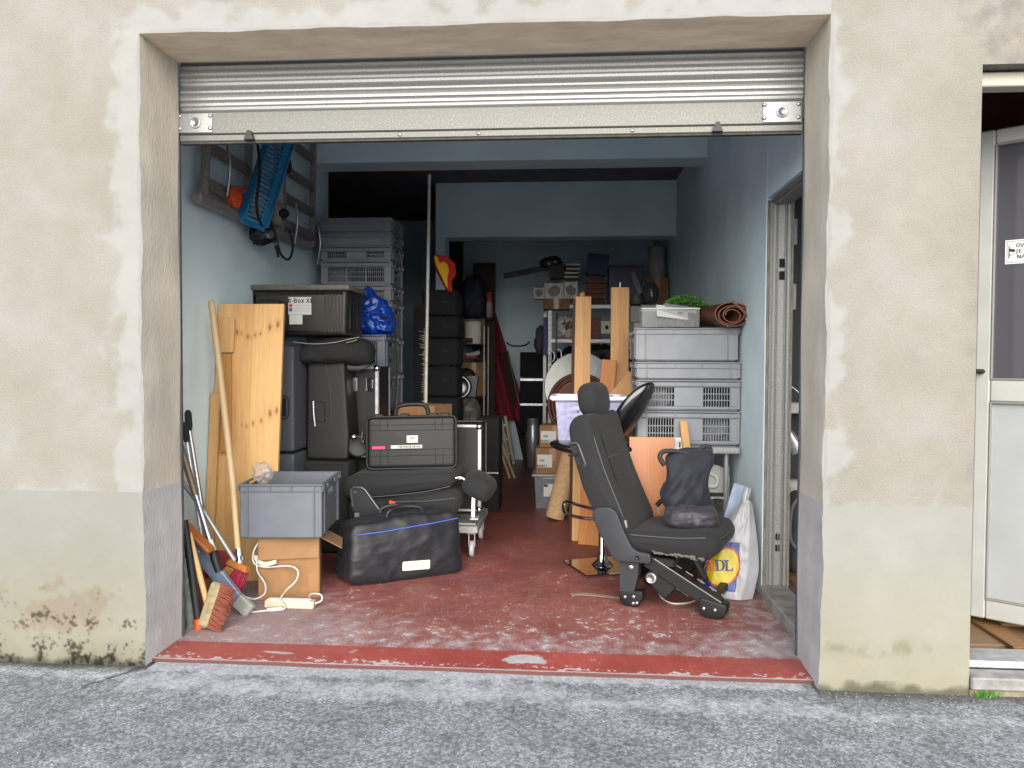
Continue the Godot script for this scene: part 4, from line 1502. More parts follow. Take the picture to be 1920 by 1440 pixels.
	bx(s, V(0, h / 2, d / 2 - 0.0025), V(w, h, 0.005), Basis(), 0.0015)
	bx(s, V(0, h / 2, -d / 2 + 0.0025), V(w, h, 0.005), Basis(), 0.0015)
	bx(s, V(-w / 2 + 0.0025, h / 2, 0), V(0.005, h, d - 0.011), Basis(), 0.0015)
	bx(s, V(w / 2 - 0.0025, h / 2, 0), V(0.005, h, d - 0.011), Basis(), 0.0015)
	obj("body", s, M.card, t)
	s = S()
	bx(s, V(0, -0.052, 0.003), V(w - 0.004, 0.104, 0.004), rot(-8, 0, 0), 0.001)
	var fl := obj("flap", s, M.card, t)
	fl.position = V(0, h + 0.002, d / 2 + 0.003)
	s = S()
	bx(s, V(0.062, 0, 0), V(0.124, 0.004, d - 0.01), Basis(), 0.001)
	fl = obj("flap", s, M.card, t)
	fl.transform = Transform3D(rot(0, 0, -30), V(w / 2, h - 0.004, 0))
	s = S()
	bx(s, V(-0.02, 0.075, d / 2 + 0.0008), V(0.042, 0.12, 0.0014), Basis(), 0.0004)
	bx(s, V(0.112, 0.065, d / 2 + 0.0008), V(0.045, 0.11, 0.0014), Basis(), 0.0004)
	bx(s, V(-0.10, 0.018, d / 2 + 0.0008), V(0.075, 0.032, 0.0014), Basis(), 0.0004)
	obj("tape", s, M.tape, t)
	crate("open grey plastic crate resting on the cardboard box at the front left", 0.40, 0.262, 0.44, V(0.222, 0.306, -0.96), 6, "solid", mt(c8(92, 97, 106), 0.45, {tex = "softgrime", s = 1.3}), "", true)
	t = thing("plastic_bag_scrap", "crumpled clear plastic wrapping poking out of the front grey crate", "plastic bag", V(0.09, 0.55, -0.86))
	s = S()
	blob(s, Transform3D(rot(20, 30, 10), V(0.105, 0.60, -0.87)), V(0.036, 0.042, 0.03), 1.9, 14, 0.03, 18.0, null, 3)
	obj("wrapping", s, glassy(c8(170, 160, 160), 0.34, 0.4), t)

	# lamp on its white cable
	t = thing("hand_lamp", "cream fluorescent hand lamp lying on the floor before the cardboard box", "lamp", V(0.31, 0, -0.68), "", rot(0, -1, 0))
	s = S()
	rext(s, rounded([Vector2(-0.026, 0), Vector2(0.026, 0), Vector2(0.022, 0.036), Vector2(-0.022, 0.036)], 0.008), Transform3D(Basis(V(0, 0, -1), V(0, 1, 0), V(1, 0, 0)), V(0.31, 0.001, -0.69)), -0.118, 0.118, 0.008, 3)
	obj("tube_cover", s, M.cream, t)
	s = S()
	bx(s, V(0.305, 0.038, -0.69), V(0.20, 0.004, 0.034), Basis(), 0.0015)
	obj("top_cover", s, mt(c8(220, 220, 222), 0.4), t)
	s = S()
	tube(s, curve([V(0.428, 0.022, -0.69), V(0.455, 0.034, -0.70), V(0.447, 0.056, -0.715), V(0.40, 0.055, -0.73), V(0.38, 0.035, -0.74)], 5), 0.0042, 8)
	obj("cable", s, M.white, t)
	t = thing("white_cable", "white cable with a plug looping down the cardboard box to the floor", "cable", V(0.2, 0, -0.68))
	s = S()
	tube(s, curve([V(0.13, 0.300, -0.80), V(0.10, 0.24, -0.775), V(0.105, 0.185, -0.765), V(0.16, 0.165, -0.768), V(0.27, 0.172, -0.775), V(0.315, 0.150, -0.775), V(0.310, 0.105, -0.765), V(0.275, 0.068, -0.735), V(0.272, 0.045, -0.668), V(0.30, 0.010, -0.648), V(0.26, 0.005, -0.628), V(0.215, 0.006, -0.615), V(0.15, 0.004, -0.60), V(0.12, 0.02, -0.60)], 6), 0.0042, 8)
	tube(s, curve([V(0.118, 0.22, -0.77), V(0.125, 0.15, -0.755), V(0.17, 0.095, -0.735), V(0.175, 0.052, -0.715), V(0.135, 0.035, -0.69), V(0.09, 0.06, -0.66)], 6), 0.0042, 8)
	obj("cord", s, M.white, t)
	s = S()
	tube(s, [V(0.225, 0.009, -0.620), V(0.262, 0.010, -0.632), V(0.292, 0.011, -0.642)], [0.008, 0.009, 0.006], 10)
	obj("plug", s, M.white, t)
	s = S()
	for k in 4:
		tube(s, curve([V(0.095, 0.20 + k * 0.006, -0.785), V(0.15, 0.172 + k * 0.005, -0.770), V(0.21, 0.185 + k * 0.004, -0.776)], 5), 0.004, 7)
	obj("coil", s, mt(c8(206, 196, 176), 0.4), t)
	# white crumbs
	s = S()
	for i in 36:
		var p := V(rng.randf_range(0.1, 2.3), 0.001, -rng.randf_range(0.05, 1.4))
		sph(s, p, rng.randf_range(0.0008, 0.002), 2)
	struct("floor_crumbs", s, mt(c8(140, 134, 128), 0.9)).set_meta("kind", "stuff")

func wall_rack() -> void:
	# a grey frame hung flat on the left wall; (y, z) in the wall's plane
	var t := thing("wall_rack", "grey metal carrier frame with rungs hung high on the left wall", "rack", V(-0.25, 1.95, -1.8))
	var gm := mt(c8(158, 152, 148), 0.5, {metal = 0.3, tex = "grime", s = 4.0})
	var P := func(y: float, z: float, x := -0.235) -> Vector3: return V(x, y, z)
	var s := S()
	bar(s, P.call(1.955, -0.90), P.call(1.955, -2.55), 0.05, 0.05, Vector3.UP, 0.006)
	obj("bottom_rail", s, gm, t)
	for z in [-1.0, -1.50, -2.02, -2.60]:
		s = S()
		bar(s, P.call(1.955, z + (0.02 if z > -1.2 else 0.0)), P.call(2.72, z - 0.06), 0.04, 0.036, Vector3.BACK, 0.006)
		obj("upright", s, gm, t)
	for q in [[2.23, -1.02, -1.50], [2.04, -0.98, -1.50], [2.58, -2.04, -2.62], [2.38, -2.03, -2.61], [2.20, -2.03, -2.61], [2.03, -2.02, -2.60], [2.45, -1.03, -1.52]]:
		s = S()
		bar(s, P.call(q[0], q[1], -0.225), P.call(q[0], q[2], -0.225), 0.03, 0.062, Vector3.UP, 0.008)
		obj("rung", s, mt(c8(124, 114, 110), 0.6, {tex = "grime"}), t)
	for q in [[2.16, -1.14], [2.06, -2.14], [1.98, -2.60]]:
		s = S()
		tube(s, curve([P.call(q[0] - 0.14, q[1] - 0.03, -0.20), P.call(q[0], q[1], -0.17), P.call(q[0] + 0.12, q[1] + 0.01, -0.18)], 4), 0.009, 8)
		obj("hook", s, M.steel, t)
	t = thing("blue_grille", "blue slatted plastic panel clipped upright on the grey wall rack", "panel", V(-0.15, 1.93, -1.45))
	s = S()
	# leaning slatted tray in front of the frame
	var a := V(-0.19, 1.93, -1.33)
	var up := V(0.115, 0.55, -0.15)
	var ac := V(0.05, -0.02, -0.19)
	for q in [0.0, 1.0]:
		bar(s, a + ac * q, a + ac * q + up, 0.014, 0.05, V(1, 0, 0.3), 0.003)
	bar(s, a, a + ac, 0.014, 0.05, up, 0.003)
	bx(s, a + ac * 0.88 + up * 0.5, V(0.012, 0.56, 0.055), Basis(V(0.9, 0, 0.4).normalized(), up.normalized(), V(0.9, 0, 0.4).normalized().cross(up.normalized())), 0.002)
	obj("frame", s, M.blue_plastic, t)
	for k in 22:
		s = S()
		var q := 0.02 + k * 0.044
		bar(s, a + up * q + ac * 0.02, a + up * q + ac * 0.78, 0.02, 0.009, up, 0.001)
		obj("slat", s, M.blue_plastic if k > 6 else mt(c8(96, 150, 184), 0.4), t)
	t = thing("blue_sheet", "plain turquoise plastic sheet behind the rungs of the wall rack", "panel", V(-0.27, 2.0, -2.1))
	s = S()
	bx(s, V(-0.275, 2.16, -2.10), V(0.012, 0.32, 0.22), Basis(), 0.004)
	obj("sheet", s, mt(c8(20, 130, 170), 0.4), t)
	t = thing("orange_clamp", "orange red clamp hooked on the left bay of the wall rack", "clamp", V(-0.20, 2.0, -1.25))
	s = S()
	blob(s, Transform3D(rot(0, 60, 20), V(-0.19, 2.025, -1.235)), V(0.04, 0.055, 0.02), 2.2, 8, 0.01, 20.0)
	tube(s, [V(-0.19, 2.06, -1.25), V(-0.18, 2.085, -1.34)], [0.016, 0.010], 8)
	obj("jaw", s, M.orange, t)
	t = thing("rack_mount", "black swivel mount with dangling cable loops under the wall rack", "mount", V(-0.2, 1.85, -1.6))
	s = S()
	blob(s, Transform3D(rot(0, 30, 20), V(-0.19, 1.885, -1.60)), V(0.055, 0.05, 0.07), 2.8, 8, 0.02, 20.0)
	obj("body", s, M.black, t)
	s = S()
	cyl(s, V(-0.15, 1.88, -1.56), V(-0.11, 1.875, -1.55), 0.022, 0.022, 12)
	obj("knob", s, M.steel, t)
	s = S()
	cyl(s, V(-0.17, 1.85, -1.66), V(-0.12, 1.84, -1.65), 0.014, 0.014, 10)
	obj("knob", s, M.steel, t)
	s = S()
	tube(s, curve([V(-0.18, 2.05, -1.62), V(-0.15, 1.93, -1.68), V(-0.14, 1.80, -1.76), V(-0.14, 1.78, -1.90), V(-0.14, 1.87, -1.97), V(-0.16, 1.98, -1.95)], 6), 0.008, 8)
	tube(s, curve([V(-0.18, 1.96, -1.66), V(-0.15, 1.85, -1.70), V(-0.14, 1.77, -1.73)], 5), 0.009, 8)
	tube(s, curve([V(-0.16, 2.45, -1.45), V(-0.10, 2.2, -1.36), V(-0.12, 2.0, -1.36), V(-0.15, 1.9, -1.52)], 6), 0.008, 8)
	obj("cable", s, M.rubber, t)
	t = thing("clamping_device", "grey clamping arm with straps between the blue panels of the wall rack", "clamp", V(-0.2, 2.0, -1.85))
	s = S()
	tube(s, [V(-0.19, 1.98, -1.82), V(-0.185, 2.22, -1.84), V(-0.19, 2.5, -1.86)], [0.035, 0.03, 0.022], 10)
	blob(s, Transform3D(Basis(), V(-0.17, 2.16, -1.83)), V(0.04, 0.06, 0.05), 2.6, 6)
	obj("arm", s, gm, t)
	s = S()
	blob(s, Transform3D(rot(0, 10, 15), V(-0.16, 2.40, -1.90)), V(0.03, 0.09, 0.05), 2.4, 6)
	blob(s, Transform3D(rot(0, 10, 35), V(-0.16, 2.05, -1.86)), V(0.04, 0.025, 0.06), 2.4, 6)
	obj("strap", s, M.black, t)

func flight_case(label: String, c: Vector3, sz: Vector3, yaw: float, latches: bool) -> Node3D:
	# local: bottom centre at the origin
	var t := thing("flight_case", label, "case", c, "", rot(0, yaw, 0), true)
	var s := S()
	bx(s, V(0, sz.y / 2, 0), sz - Vector3.ONE * 0.006, Basis(), 0.003)
	obj("panel", s, M.black, t)
	var h := sz / 2
	for e in [-1.0, 1.0]:
		for f in [-1.0, 1.0]:
			s = S()
			bx(s, V(e * (h.x - 0.011), h.y, f * (h.z - 0.011)), V(0.024, sz.y - 0.02, 0.024), Basis(), 0.004)
			obj("edge_strip", s, M.alu, t)
			s = S()
			bx(s, V(0, h.y + e * (h.y - 0.010), f * (h.z - 0.010)), V(sz.x - 0.05, 0.020, 0.022), Basis(), 0.004)
			obj("edge_strip", s, M.alu, t)
	for e in [-1.0, 1.0]:
		for y in [0.0, sz.y]:
			s = S()
			sph(s, V(e * (h.x - 0.014), absf(y - 0.014), h.z - 0.012), 0.023, 5)
			obj("ball_corner", s, M.chrome, t)
	if latches:
		for e in [-0.25, 0.25]:
			s = S()
			bx(s, V(e * sz.x, sz.y * 0.80, h.z + 0.003), V(0.055, 0.085, 0.006), Basis(), 0.002)
			bx(s, V(e * sz.x, sz.y * 0.80, h.z + 0.009), V(0.034, 0.055, 0.008), Basis(), 0.003)
			cyl(s, V(e * sz.x, sz.y * 0.80, h.z + 0.012), V(e * sz.x, sz.y * 0.80, h.z + 0.018), 0.010, 0.008, 10)
			obj("latch", s, M.chrome, t)
	return t

func middle_left() -> void:
	# grey and black loudspeaker boxes behind the pine board
	for k in 2:
		var t := thing("loudspeaker", ["grey plastic loudspeaker standing on the floor behind the wide pine board", "grey plastic loudspeaker with a handle recess, stacked on another behind the pine board"][k], "loudspeaker", V(-0.11, k * 0.622, -1.68))
		var s := S()
		var y0 := k * 0.622 + 0.004
		rext(s, rounded([Vector2(-0.135, 0), Vector2(0.138, 0), Vector2(0.138, 0.61), Vector2(-0.135, 0.61)], 0.02), Transform3D(Basis(), V(-0.11, y0, -1.52)), -0.36, 0.0, 0.015, 3)
		obj("cabinet", s, mt(c8(72, 75, 82), 0.6, {tex = "fine", s = 6.0}), t)
		s = S()
		for f in [0.0, 1.0]:
			tube(s, curve([V(-0.06, y0 + 0.19, -1.517), V(-0.02, y0 + 0.195, -1.517), V(-0.004, y0 + 0.215, -1.517), V(-0.003, y0 + 0.30, -1.517), V(-0.02, y0 + 0.322, -1.517), V(-0.06, y0 + 0.325, -1.517)], 5), 0.0035, 6)
			break
		obj("recess_rim", s, M.black, t)
		s = S()
		bx(s, V(-0.052, y0 + 0.258, -1.5215), V(0.07, 0.11, 0.008), Basis(), 0.004)
		obj("handle_recess", s, M.shadow_black, t)
		s = S()
		bx(s, V(0.010, y0 + 0.52, -1.5195), V(0.016, 0.10, 0.003), rot(0, 0, -8), 0.001)
		obj("moulding", s, mt(c8(70, 72, 78), 0.6), t)
	var t := thing("small_speaker", "small black finned speaker lying in front of the dark storage box", "loudspeaker", V(-0.10, 1.262, -1.60))
	var s := S()
	rext(s, rounded([Vector2(-0.10, 0), Vector2(0.035, 0), Vector2(0.045, 0.05), Vector2(0.035, 0.235), Vector2(-0.10, 0.24)], 0.02), Transform3D(Basis(), V(-0.105, 1.266, -1.545)), -0.12, 0.0, 0.012, 3)
	obj("body", s, M.black, t)
	for k in 12:
		s = S()
		bx(s, V(-0.125, 1.30 + k * 0.015, -1.543), V(0.10, 0.006, 0.006), Basis(), 0.001)
		obj("fin", s, M.seat_metal, t)
	s = S()
	bx(s, V(-0.085, 1.280, -1.542), V(0.036, 0.012, 0.004), Basis(), 0.001)
	obj("badge", s, M.paper, t)
	t = thing("pink_cap", "tiny bright pink cap beside the small black speaker", "cap", V(-0.055, 1.27, -1.53))
	s = S()
	sph(s, V(-0.056, 1.277, -1.535), 0.009, 4)
	obj("cap", s, mt(c8(220, 40, 90), 0.5), t)

	# dark storage box with a grey lid
	t = thing("storage_box", "large dark plastic box with grey lid and white label on the cases", "box", V(-0.02, 1.30, -1.9))
	var dk := mt(c8(46, 43, 40), 0.42, {tex = "grime", s = 4.0})
	s = S()
	rext(s, rounded([Vector2(-0.295, 0), Vector2(0.275, 0), Vector2(0.285, 0.268), Vector2(-0.300, 0.268)], 0.012), Transform3D(Basis(), V(0, 1.302, -1.71)), -0.39, 0.0, 0.025, 4)
	obj("body", s, dk, t)
	for k in 6:
		s = S()
		bar(s, V(0.150 + k * 0.021, 1.318, -1.708), V(0.152 + k * 0.021, 1.555, -1.708), 0.010, 0.008, Vector3.BACK, 0.003)
		obj("rib", s, mt(c8(66, 61, 56), 0.4, {tex = "grime"}), t)
	s = S()
	bx(s, V(0.281, 1.44, -1.80), V(0.012, 0.20, 0.05), Basis(), 0.004)
	bx(s, V(0.281, 1.44, -1.95), V(0.012, 0.20, 0.03), Basis(), 0.004)
	obj("side_rib", s, M.black, t)
	s = S()
	rext(s, rounded([Vector2(-0.308, 0), Vector2(0.30, 0), Vector2(0.30, 0.034), Vector2(-0.308, 0.034)], 0.012), Transform3D(Basis(), V(0, 1.571, -1.695)), -0.42, 0.0, 0.012, 3)
	obj("lid", s, mt(c8(122, 117, 110), 0.55, {tex = "grime", s = 4.0}), t)
	s = S()
	bx(s, V(-0.002, 1.478, -1.706), V(0.140, 0.105, 0.002), Basis(), 0.0005)
	var pl := obj("label_paper", s, M.paper, t)
	s = S()
	bx(s, V(-0.026, 1.396, -1.706), V(0.080, 0.056, 0.002), Basis(), 0.0005)
	obj("label_paper", s, M.paper, t)
	lettering("lettering", "R-Box XL", Transform3D(Basis(), V(0.002, 1.508, -1.7045)), 0.028, M.ink, pl)
	for q in [[c8(200, 60, 40), 1.480], [c8(50, 90, 150), 1.455]]:
		s = S()
		bx(s, V(-0.057, q[1], -1.7046), V(0.02, 0.02, 0.0012), Basis(), 0.0003)
		obj("print_patch", s, mt(q[0], 0.6), pl)
	for k in 3:
		s = S()
		bx(s, V(0.012, 1.480 - k * 0.016, -1.7046), V(0.10, 0.003, 0.0012), Basis(), 0.0003)
		obj("print_line", s, mt(c8(150, 150, 150), 0.6), pl)

	# black trunk on a black base
	t = thing("equipment_case", "tall black equipment case with a steel bar handle under the storage box", "case", V(0.16, 0, -1.8))
	s = S()
	rext(s, rounded([Vector2(-0.125, 0.56), Vector2(0.135, 0.556), Vector2(0.142, 0.70), Vector2(0.115, 1.16), Vector2(0.03, 1.27), Vector2(-0.115, 1.275)], 0.03), Transform3D(Basis(), V(0.155, 0, -1.70)), -0.42, 0.0, 0.02, 4)
	obj("body", s, M.black, t)
	s = S()
	rext(s, rounded([Vector2(-0.14, 0.0), Vector2(0.15, 0.0), Vector2(0.15, 0.55), Vector2(-0.14, 0.552)], 0.02), Transform3D(Basis(), V(0.15, 0.003, -1.68)), -0.44, 0.0, 0.02, 3)
	obj("base", s, M.black_matte, t)
	s = S()
	for q in [[0.082, 0.790, 0.14, 0.004], [0.082, 0.905, 0.14, 0.004], [0.150, 0.847, 0.004, 0.118]]:
		bx(s, V(q[0], q[1], -1.6985), V(q[2], q[3], 0.006), Basis(), 0.001)
	obj("recess_rim", s, M.shadow_black, t)
	s = S()
	tube(s, [V(0.083, 0.912, -1.690), V(0.086, 0.840, -1.688), V(0.095, 0.762, -1.690)], 0.0075, 10)
	obj("handle", s, M.steel, t)
	s = S()
	tube(s, curve([V(0.155, 1.15, -1.695), V(0.185, 0.98, -1.695), V(0.195, 0.78, -1.695)], 5), 0.0025, 6)
	obj("seam", s, mt(c8(60, 60, 62), 0.5), t)

	t = thing("cloth_bundle", "crumpled black cloth with pale piping draped over the black trunk", "cloth", V(0.20, 1.1, -1.74))
	s = S()
	blob(s, Transform3D(rot(0, 8, 3), V(0.185, 1.205, -1.76)), V(0.235, 0.080, 0.13), 3.4, 24, 0.016, 5.0, func(q: Vector3): return V(q.x, q.y * (0.85 + 0.25 * q.x) - 0.25 * q.x * q.x, q.z), 6)
	obj("cloth", s, M.black_matte, t)
	s = S()
	tube(s, curve([V(-0.02, 1.262, -1.645), V(0.10, 1.250, -1.635), V(0.22, 1.258, -1.635), V(0.30, 1.275, -1.64), V(0.37, 1.292, -1.66)], 6), 0.0026, 6)
	obj("piping", s, mt(c8(140, 138, 142), 0.6), t)
	s = S()
	tube(s, curve([V(0.30, 1.258, -1.638), V(0.33, 1.264, -1.640), V(0.36, 1.276, -1.648)], 6), 0.0035, 6)
	obj("reflective_strip", s, mt(c8(110, 118, 60), 0.5), t)
	t = thing("grey_pouch", "small grey padded pouch hanging below the black cloth on the flight case", "pouch", V(0.31, 1.09, -1.78))
	s = S()
	blob(s, Transform3D(rot(0, 0, 6), V(0.32, 1.13, -1.80)), V(0.07, 0.035, 0.06), 2.6, 8, 0.006, 14.0)
	obj("pouch", s, mt(c8(96, 98, 102), 0.6), t)

	flight_case("tall black flight case with chrome latches beside the trunk handle", V(0.325, 0.55, -2.04), V(0.21, 0.57, 0.26), -3, true)
	t = thing("black_box", "plain black box under the tall chrome latched flight case", "box", V(0.33, 0, -2.02))
	s = S()
	bx(s, V(0.33, 0.272, -2.04), V(0.24, 0.54, 0.28), Basis(), 0.01)
	obj("body", s, M.black_matte, t)
	t = thing("round_horn", "round black horn with a chrome knob beside the black trunk", "horn", V(0.33, 0.6, -1.74))
	s = S()
	lathe(s, xf_to(V(0.33, 0.635, -1.80), V(0.2, 0.1, 1)) * Transform3D(Basis(V(1, 0, 0), V(0, 0, 1), V(0, -1, 0)), Vector3.ZERO), [Vector2(0.02, 0), Vector2(0.035, 0.04), Vector2(0.065, 0.07), Vector2(0.068, 0.075), Vector2(0.05, 0.07), Vector2(0, 0.05)], 18)
	obj("bell", s, M.black, t)
	s = S()
	sph(s, V(0.325, 0.700, -1.70), 0.017, 5)
	bar(s, V(0.372, 0.66, -1.70), V(0.378, 0.735, -1.70), 0.010, 0.006)
	bx(s, V(0.383, 0.672, -1.70), V(0.02, 0.02, 0.02))
	obj("knob", s, M.chrome, t)

	# stacks of grey crates
	var g := "grey crates stacked at the back left"
	var hs := [["solid", 0.103, "shallow grey crate, topmost of the tall back left stack"], ["solid", 0.100, "shallow grey crate, second from the top of the tall back left stack"], ["low", 0.108, "shallow grey crate with two grated windows, third from the top of the tall stack"], ["three", 0.172, "grey crate with three grated windows in the tall back left stack"], ["two", 0.122, "grey crate with fine grating, just above the storage box lid level"]]
	var y := 2.185
	for q in hs:
		y -= q[1]
		crate(q[2], 0.535, q[1] - 0.002, 0.40, V(0.057, y, -2.90), 0, q[0], M.crate_dark, g)
	var nth := ["sixth", "seventh", "eighth", "ninth", "tenth", "lowest"]
	for k in 6:
		y -= 0.2632
		crate("tall grey crate, %s from the top of the tall back left stack" % nth[k] if k < 5 else "tall grey crate on the floor, lowest of the tall back left stack", 0.535, 0.261, 0.40, V(0.057, y, -2.90), 0, "solid", M.crate_dark, g)
	var ord := ["lowest", "second", "middle", "fourth", "topmost"]
	for k in 5:
		crate("grey crate with open hand hole, %s of the lower stack under the blue bag" % ord[k], 0.535, 0.263, 0.40, V(0.127, 0.002 + k * 0.265, -2.42), 0, "two" if k == 4 else "solid", M.crate, g)
	t = thing("blue_plastic_bag", "shiny crumpled blue plastic bag bulging beside the dark storage box", "plastic bag", V(0.30, 1.33, -2.2))
	s = S()
	blob(s, Transform3D(Basis(), V(0.285, 1.475, -2.33)), V(0.150, 0.150, 0.10), 2.6, 34, 0.032, 5.5, func(q: Vector3): return V(q.x * (0.72 - 0.40 * q.y) + 0.05 - 0.25 * maxf(q.y, 0.0), q.y, q.z * (0.8 - 0.3 * q.y)), 9)
	obj("bag", s, M.blue_bag, t)
	t = thing("black_cable", "black cable hanging down the sides of the back left grey crates", "cable", V(0.42, 0.9, -2.3))
	s = S()
	tube(s, curve([V(0.36, 1.44, -2.20), V(0.42, 1.43, -2.20), V(0.455, 1.34, -2.22), V(0.462, 1.1, -2.24), V(0.455, 0.9, -2.24), V(0.44, 0.82, -2.24)], 6), 0.0055, 7)
	obj("cord", s, M.rubber, t)

	# hard case standing on the folded seat
	t = thing("hard_case", "dark grey hard equipment case with a carrying handle standing on the folded car seat", "case", V(0.665, 0.515, -1.80), "", rot(-3, 6, 1.2), true)
	var hc := mt(c8(31, 31, 31), 0.62, {tex = "fine", s = 5.0})
	s = S()
	rext(s, rounded([Vector2(-0.262, 0.0), Vector2(0.258, 0.0), Vector2(0.262, 0.30), Vector2(-0.258, 0.30)], 0.03), Transform3D(), -0.10, 0.095, 0.022, 4)
	obj("shell", s, hc, t)
	s = S()
	for z in [0.0, -0.02]:
		var ring := []
		for p in rounded([Vector2(-0.266, -0.004), Vector2(0.262, -0.004), Vector2(0.266, 0.304), Vector2(-0.262, 0.304)], 0.034):
			ring.append(V(p.x, p.y, z + 0.092))
		ring.append(ring[0])
		tube(s, ring, 0.008, 6, false)
	obj("lip", s, M.black, t)
	for yy in [0.072, 0.108, 0.222, 0.255]:
		s = S()
		bx(s, V(0.0, yy, 0.0945), V(0.49, 0.003, 0.004), Basis(), 0.001)
		obj("groove", s, M.shadow_black, t)
	for xx in [-0.185, -0.14, 0.14, 0.185]:
		for yr in [[0.01, 0.105], [0.225, 0.29]]:
			s = S()
			bx(s, V(xx, (yr[0] + yr[1]) / 2, 0.0945), V(0.003, yr[1] - yr[0], 0.004), Basis(), 0.001)
			obj("groove", s, M.shadow_black, t)
	s = S()
	bx(s, V(0.005, 0.170, 0.0965), V(0.066, 0.042, 0.002), Basis(), 0.0005)
	pl = obj("sticker", s, M.paper, t)
	s = S()
	for k in 9:
		var a := PI * k / 8.0
		bx(s, V(0.005 + cos(a) * 0.010, 0.172 + sin(a) * 0.010, 0.0979), V(0.005, 0.003, 0.001), rot(0, 0, rad_to_deg(a)), 0.0002)
	for k in 3:
		bx(s, V(0.005, 0.172 - k * 0.005, 0.0979), V(0.016 - k * 0.004, 0.002, 0.001), Basis(), 0.0002)
	obj("emblem", s, M.ink, pl)
	s = S()
	bx(s, V(-0.03, 0.125, 0.0965), V(0.185, 0.020, 0.002), Basis(), 0.0005)
	pl = obj("name_strip", s, mt(c8(176, 176, 172), 0.5), t)
	s = S()
	for k in 16:
		bx(s, V(-0.075 + k * 0.0085, 0.125, 0.0979), V(0.0045, 0.009 + 0.003 * (k % 3), 0.001), Basis(), 0.0002)
	obj("strip_print", s, M.ink, pl)
	s = S()
	bx(s, V(-0.195, 0.122, 0.0965), V(0.075, 0.016, 0.002), Basis(), 0.0005)
	obj("pink_tag", s, mt(c8(200, 40, 100), 0.5), t)
	s = S()
	tube(s, curve([V(-0.10, 0.300, 0.03), V(-0.095, 0.345, 0.035), V(-0.06, 0.372, 0.04), V(0.06, 0.374, 0.04), V(0.092, 0.346, 0.035), V(0.098, 0.300, 0.03)], 5), 0.0135, 10)
	obj("handle", s, M.black, t)
	for xx in [-0.19, -0.04, 0.13, 0.20]:
		s = S()
		bx(s, V(xx, 0.312, 0.072), V(0.05, 0.02, 0.05), Basis(), 0.005)
		obj("latch", s, M.black, t)

	# folded car seat under the hard case
	folded_seat()

	# black bag on the floor
	var by := 34.3
	t = thing("equipment_bag", "black nylon carrying bag with blue piping and a cream patch on the floor", "bag", V(0.70, 0, -1.28), "", rot(0, by, 0), true)
	s = S()
	blob(s, Transform3D(Basis(), V(0.0, 0.165, 0.0)), V(0.315, 0.170, 0.128), 8.0, 36, 0.010, 4.2, func(q: Vector3): return V(q.x * (1.0 - 0.05 * q.y), q.y * (1.0 + 0.06 * q.x) + 0.04 * cos(q.x * 5.0) * maxf(q.y, 0.0), q.z * (1.0 - 0.16 * maxf(q.y, 0.0)) + 0.05 * sin(q.x * 4.0 + q.y * 2.6) * (1.0 - q.y * q.y)), 12)
	obj("body", s, M.nylon, t)
	s = S()
	tube(s, curve([V(-0.28, 0.268, 0.113), V(-0.14, 0.272, 0.122), V(0.0, 0.281, 0.122), V(0.14, 0.288, 0.120), V(0.29, 0.297, 0.105)], 6), 0.0045, 6)
	obj("piping", s, mt(c8(62, 82, 158), 0.5), t)
	s = S()
	tube(s, curve([V(-0.294, 0.02, 0.100), V(-0.296, 0.17, 0.103), V(-0.285, 0.292, 0.085), V(-0.28, 0.312, 0.02)], 6), 0.004, 6)
	tube(s, curve([V(0.290, 0.02, 0.100), V(0.292, 0.17, 0.098), V(0.280, 0.305, 0.082), V(0.272, 0.325, 0.02)], 6), 0.004, 6)
	obj("edge_piping", s, mt(c8(62, 62, 66), 0.6), t)
	s = S()
	rext(s, rounded([Vector2(-0.078, -0.024), Vector2(0.078, -0.024), Vector2(0.078, 0.024), Vector2(-0.078, 0.024)], 0.008), Transform3D(rot(-3, 0, -3), V(0.035, 0.078, 0.1335)), 0.0, 0.006, 0.002, 2)
	pl = obj("patch", s, mt(c8(226, 220, 200), 0.6, {tex = "grime", s = 9.0}), t)
	s = S()
	for k in 5:
		bx(s, V(0.005 + k * 0.022, 0.080 + 0.001 * k, 0.141), V(0.012, 0.0025, 0.001), rot(0, 0, 30 if k % 2 else -40), 0.0003)
	obj("patch_print", s, mt(c8(190, 176, 130), 0.6), pl)
	for e in [-0.05, 0.05]:
		s = S()
		tube(s, curve([V(-0.10, 0.325, e), V(-0.08, 0.362, e), V(0.0, 0.375, e * 0.6), V(0.09, 0.366, e), V(0.11, 0.330, e)], 5), 0.010, 7)
		obj("handle", s, M.nylon, t)

	# flight case on a steel dolly
	flight_case("black flight case with aluminium edges standing on the steel dolly", V(0.93, 0.215, -2.10), V(0.26, 0.545, 0.30), 0, false)
	t = thing("dolly", "grey steel transport dolly with white castors under the flight case", "dolly", V(0.85, 0, -1.85))
	s = S()
	for z in [-1.665, -2.2]:
		bx(s, V(0.79, 0.168, z), V(0.57, 0.042, 0.03), Basis(), 0.004)
	for x in [0.52, 1.06]:
		bx(s, V(x, 0.168, -1.93), V(0.03, 0.04, 0.50), Basis(), 0.004)
	bx(s, V(0.80, 0.196, -1.93), V(0.52, 0.012, 0.50), Basis(), 0.002)
	obj("frame", s, M.galv_dull, t)
	s = S()
	bx(s, V(1.055, 0.235, -1.665), V(0.05, 0.012, 0.06), Basis(), 0.002)
	bar(s, V(1.045, 0.24, -1.68), V(1.045, 0.375, -1.70), 0.022, 0.022, Vector3.BACK)
	obj("post", s, M.alu, t)
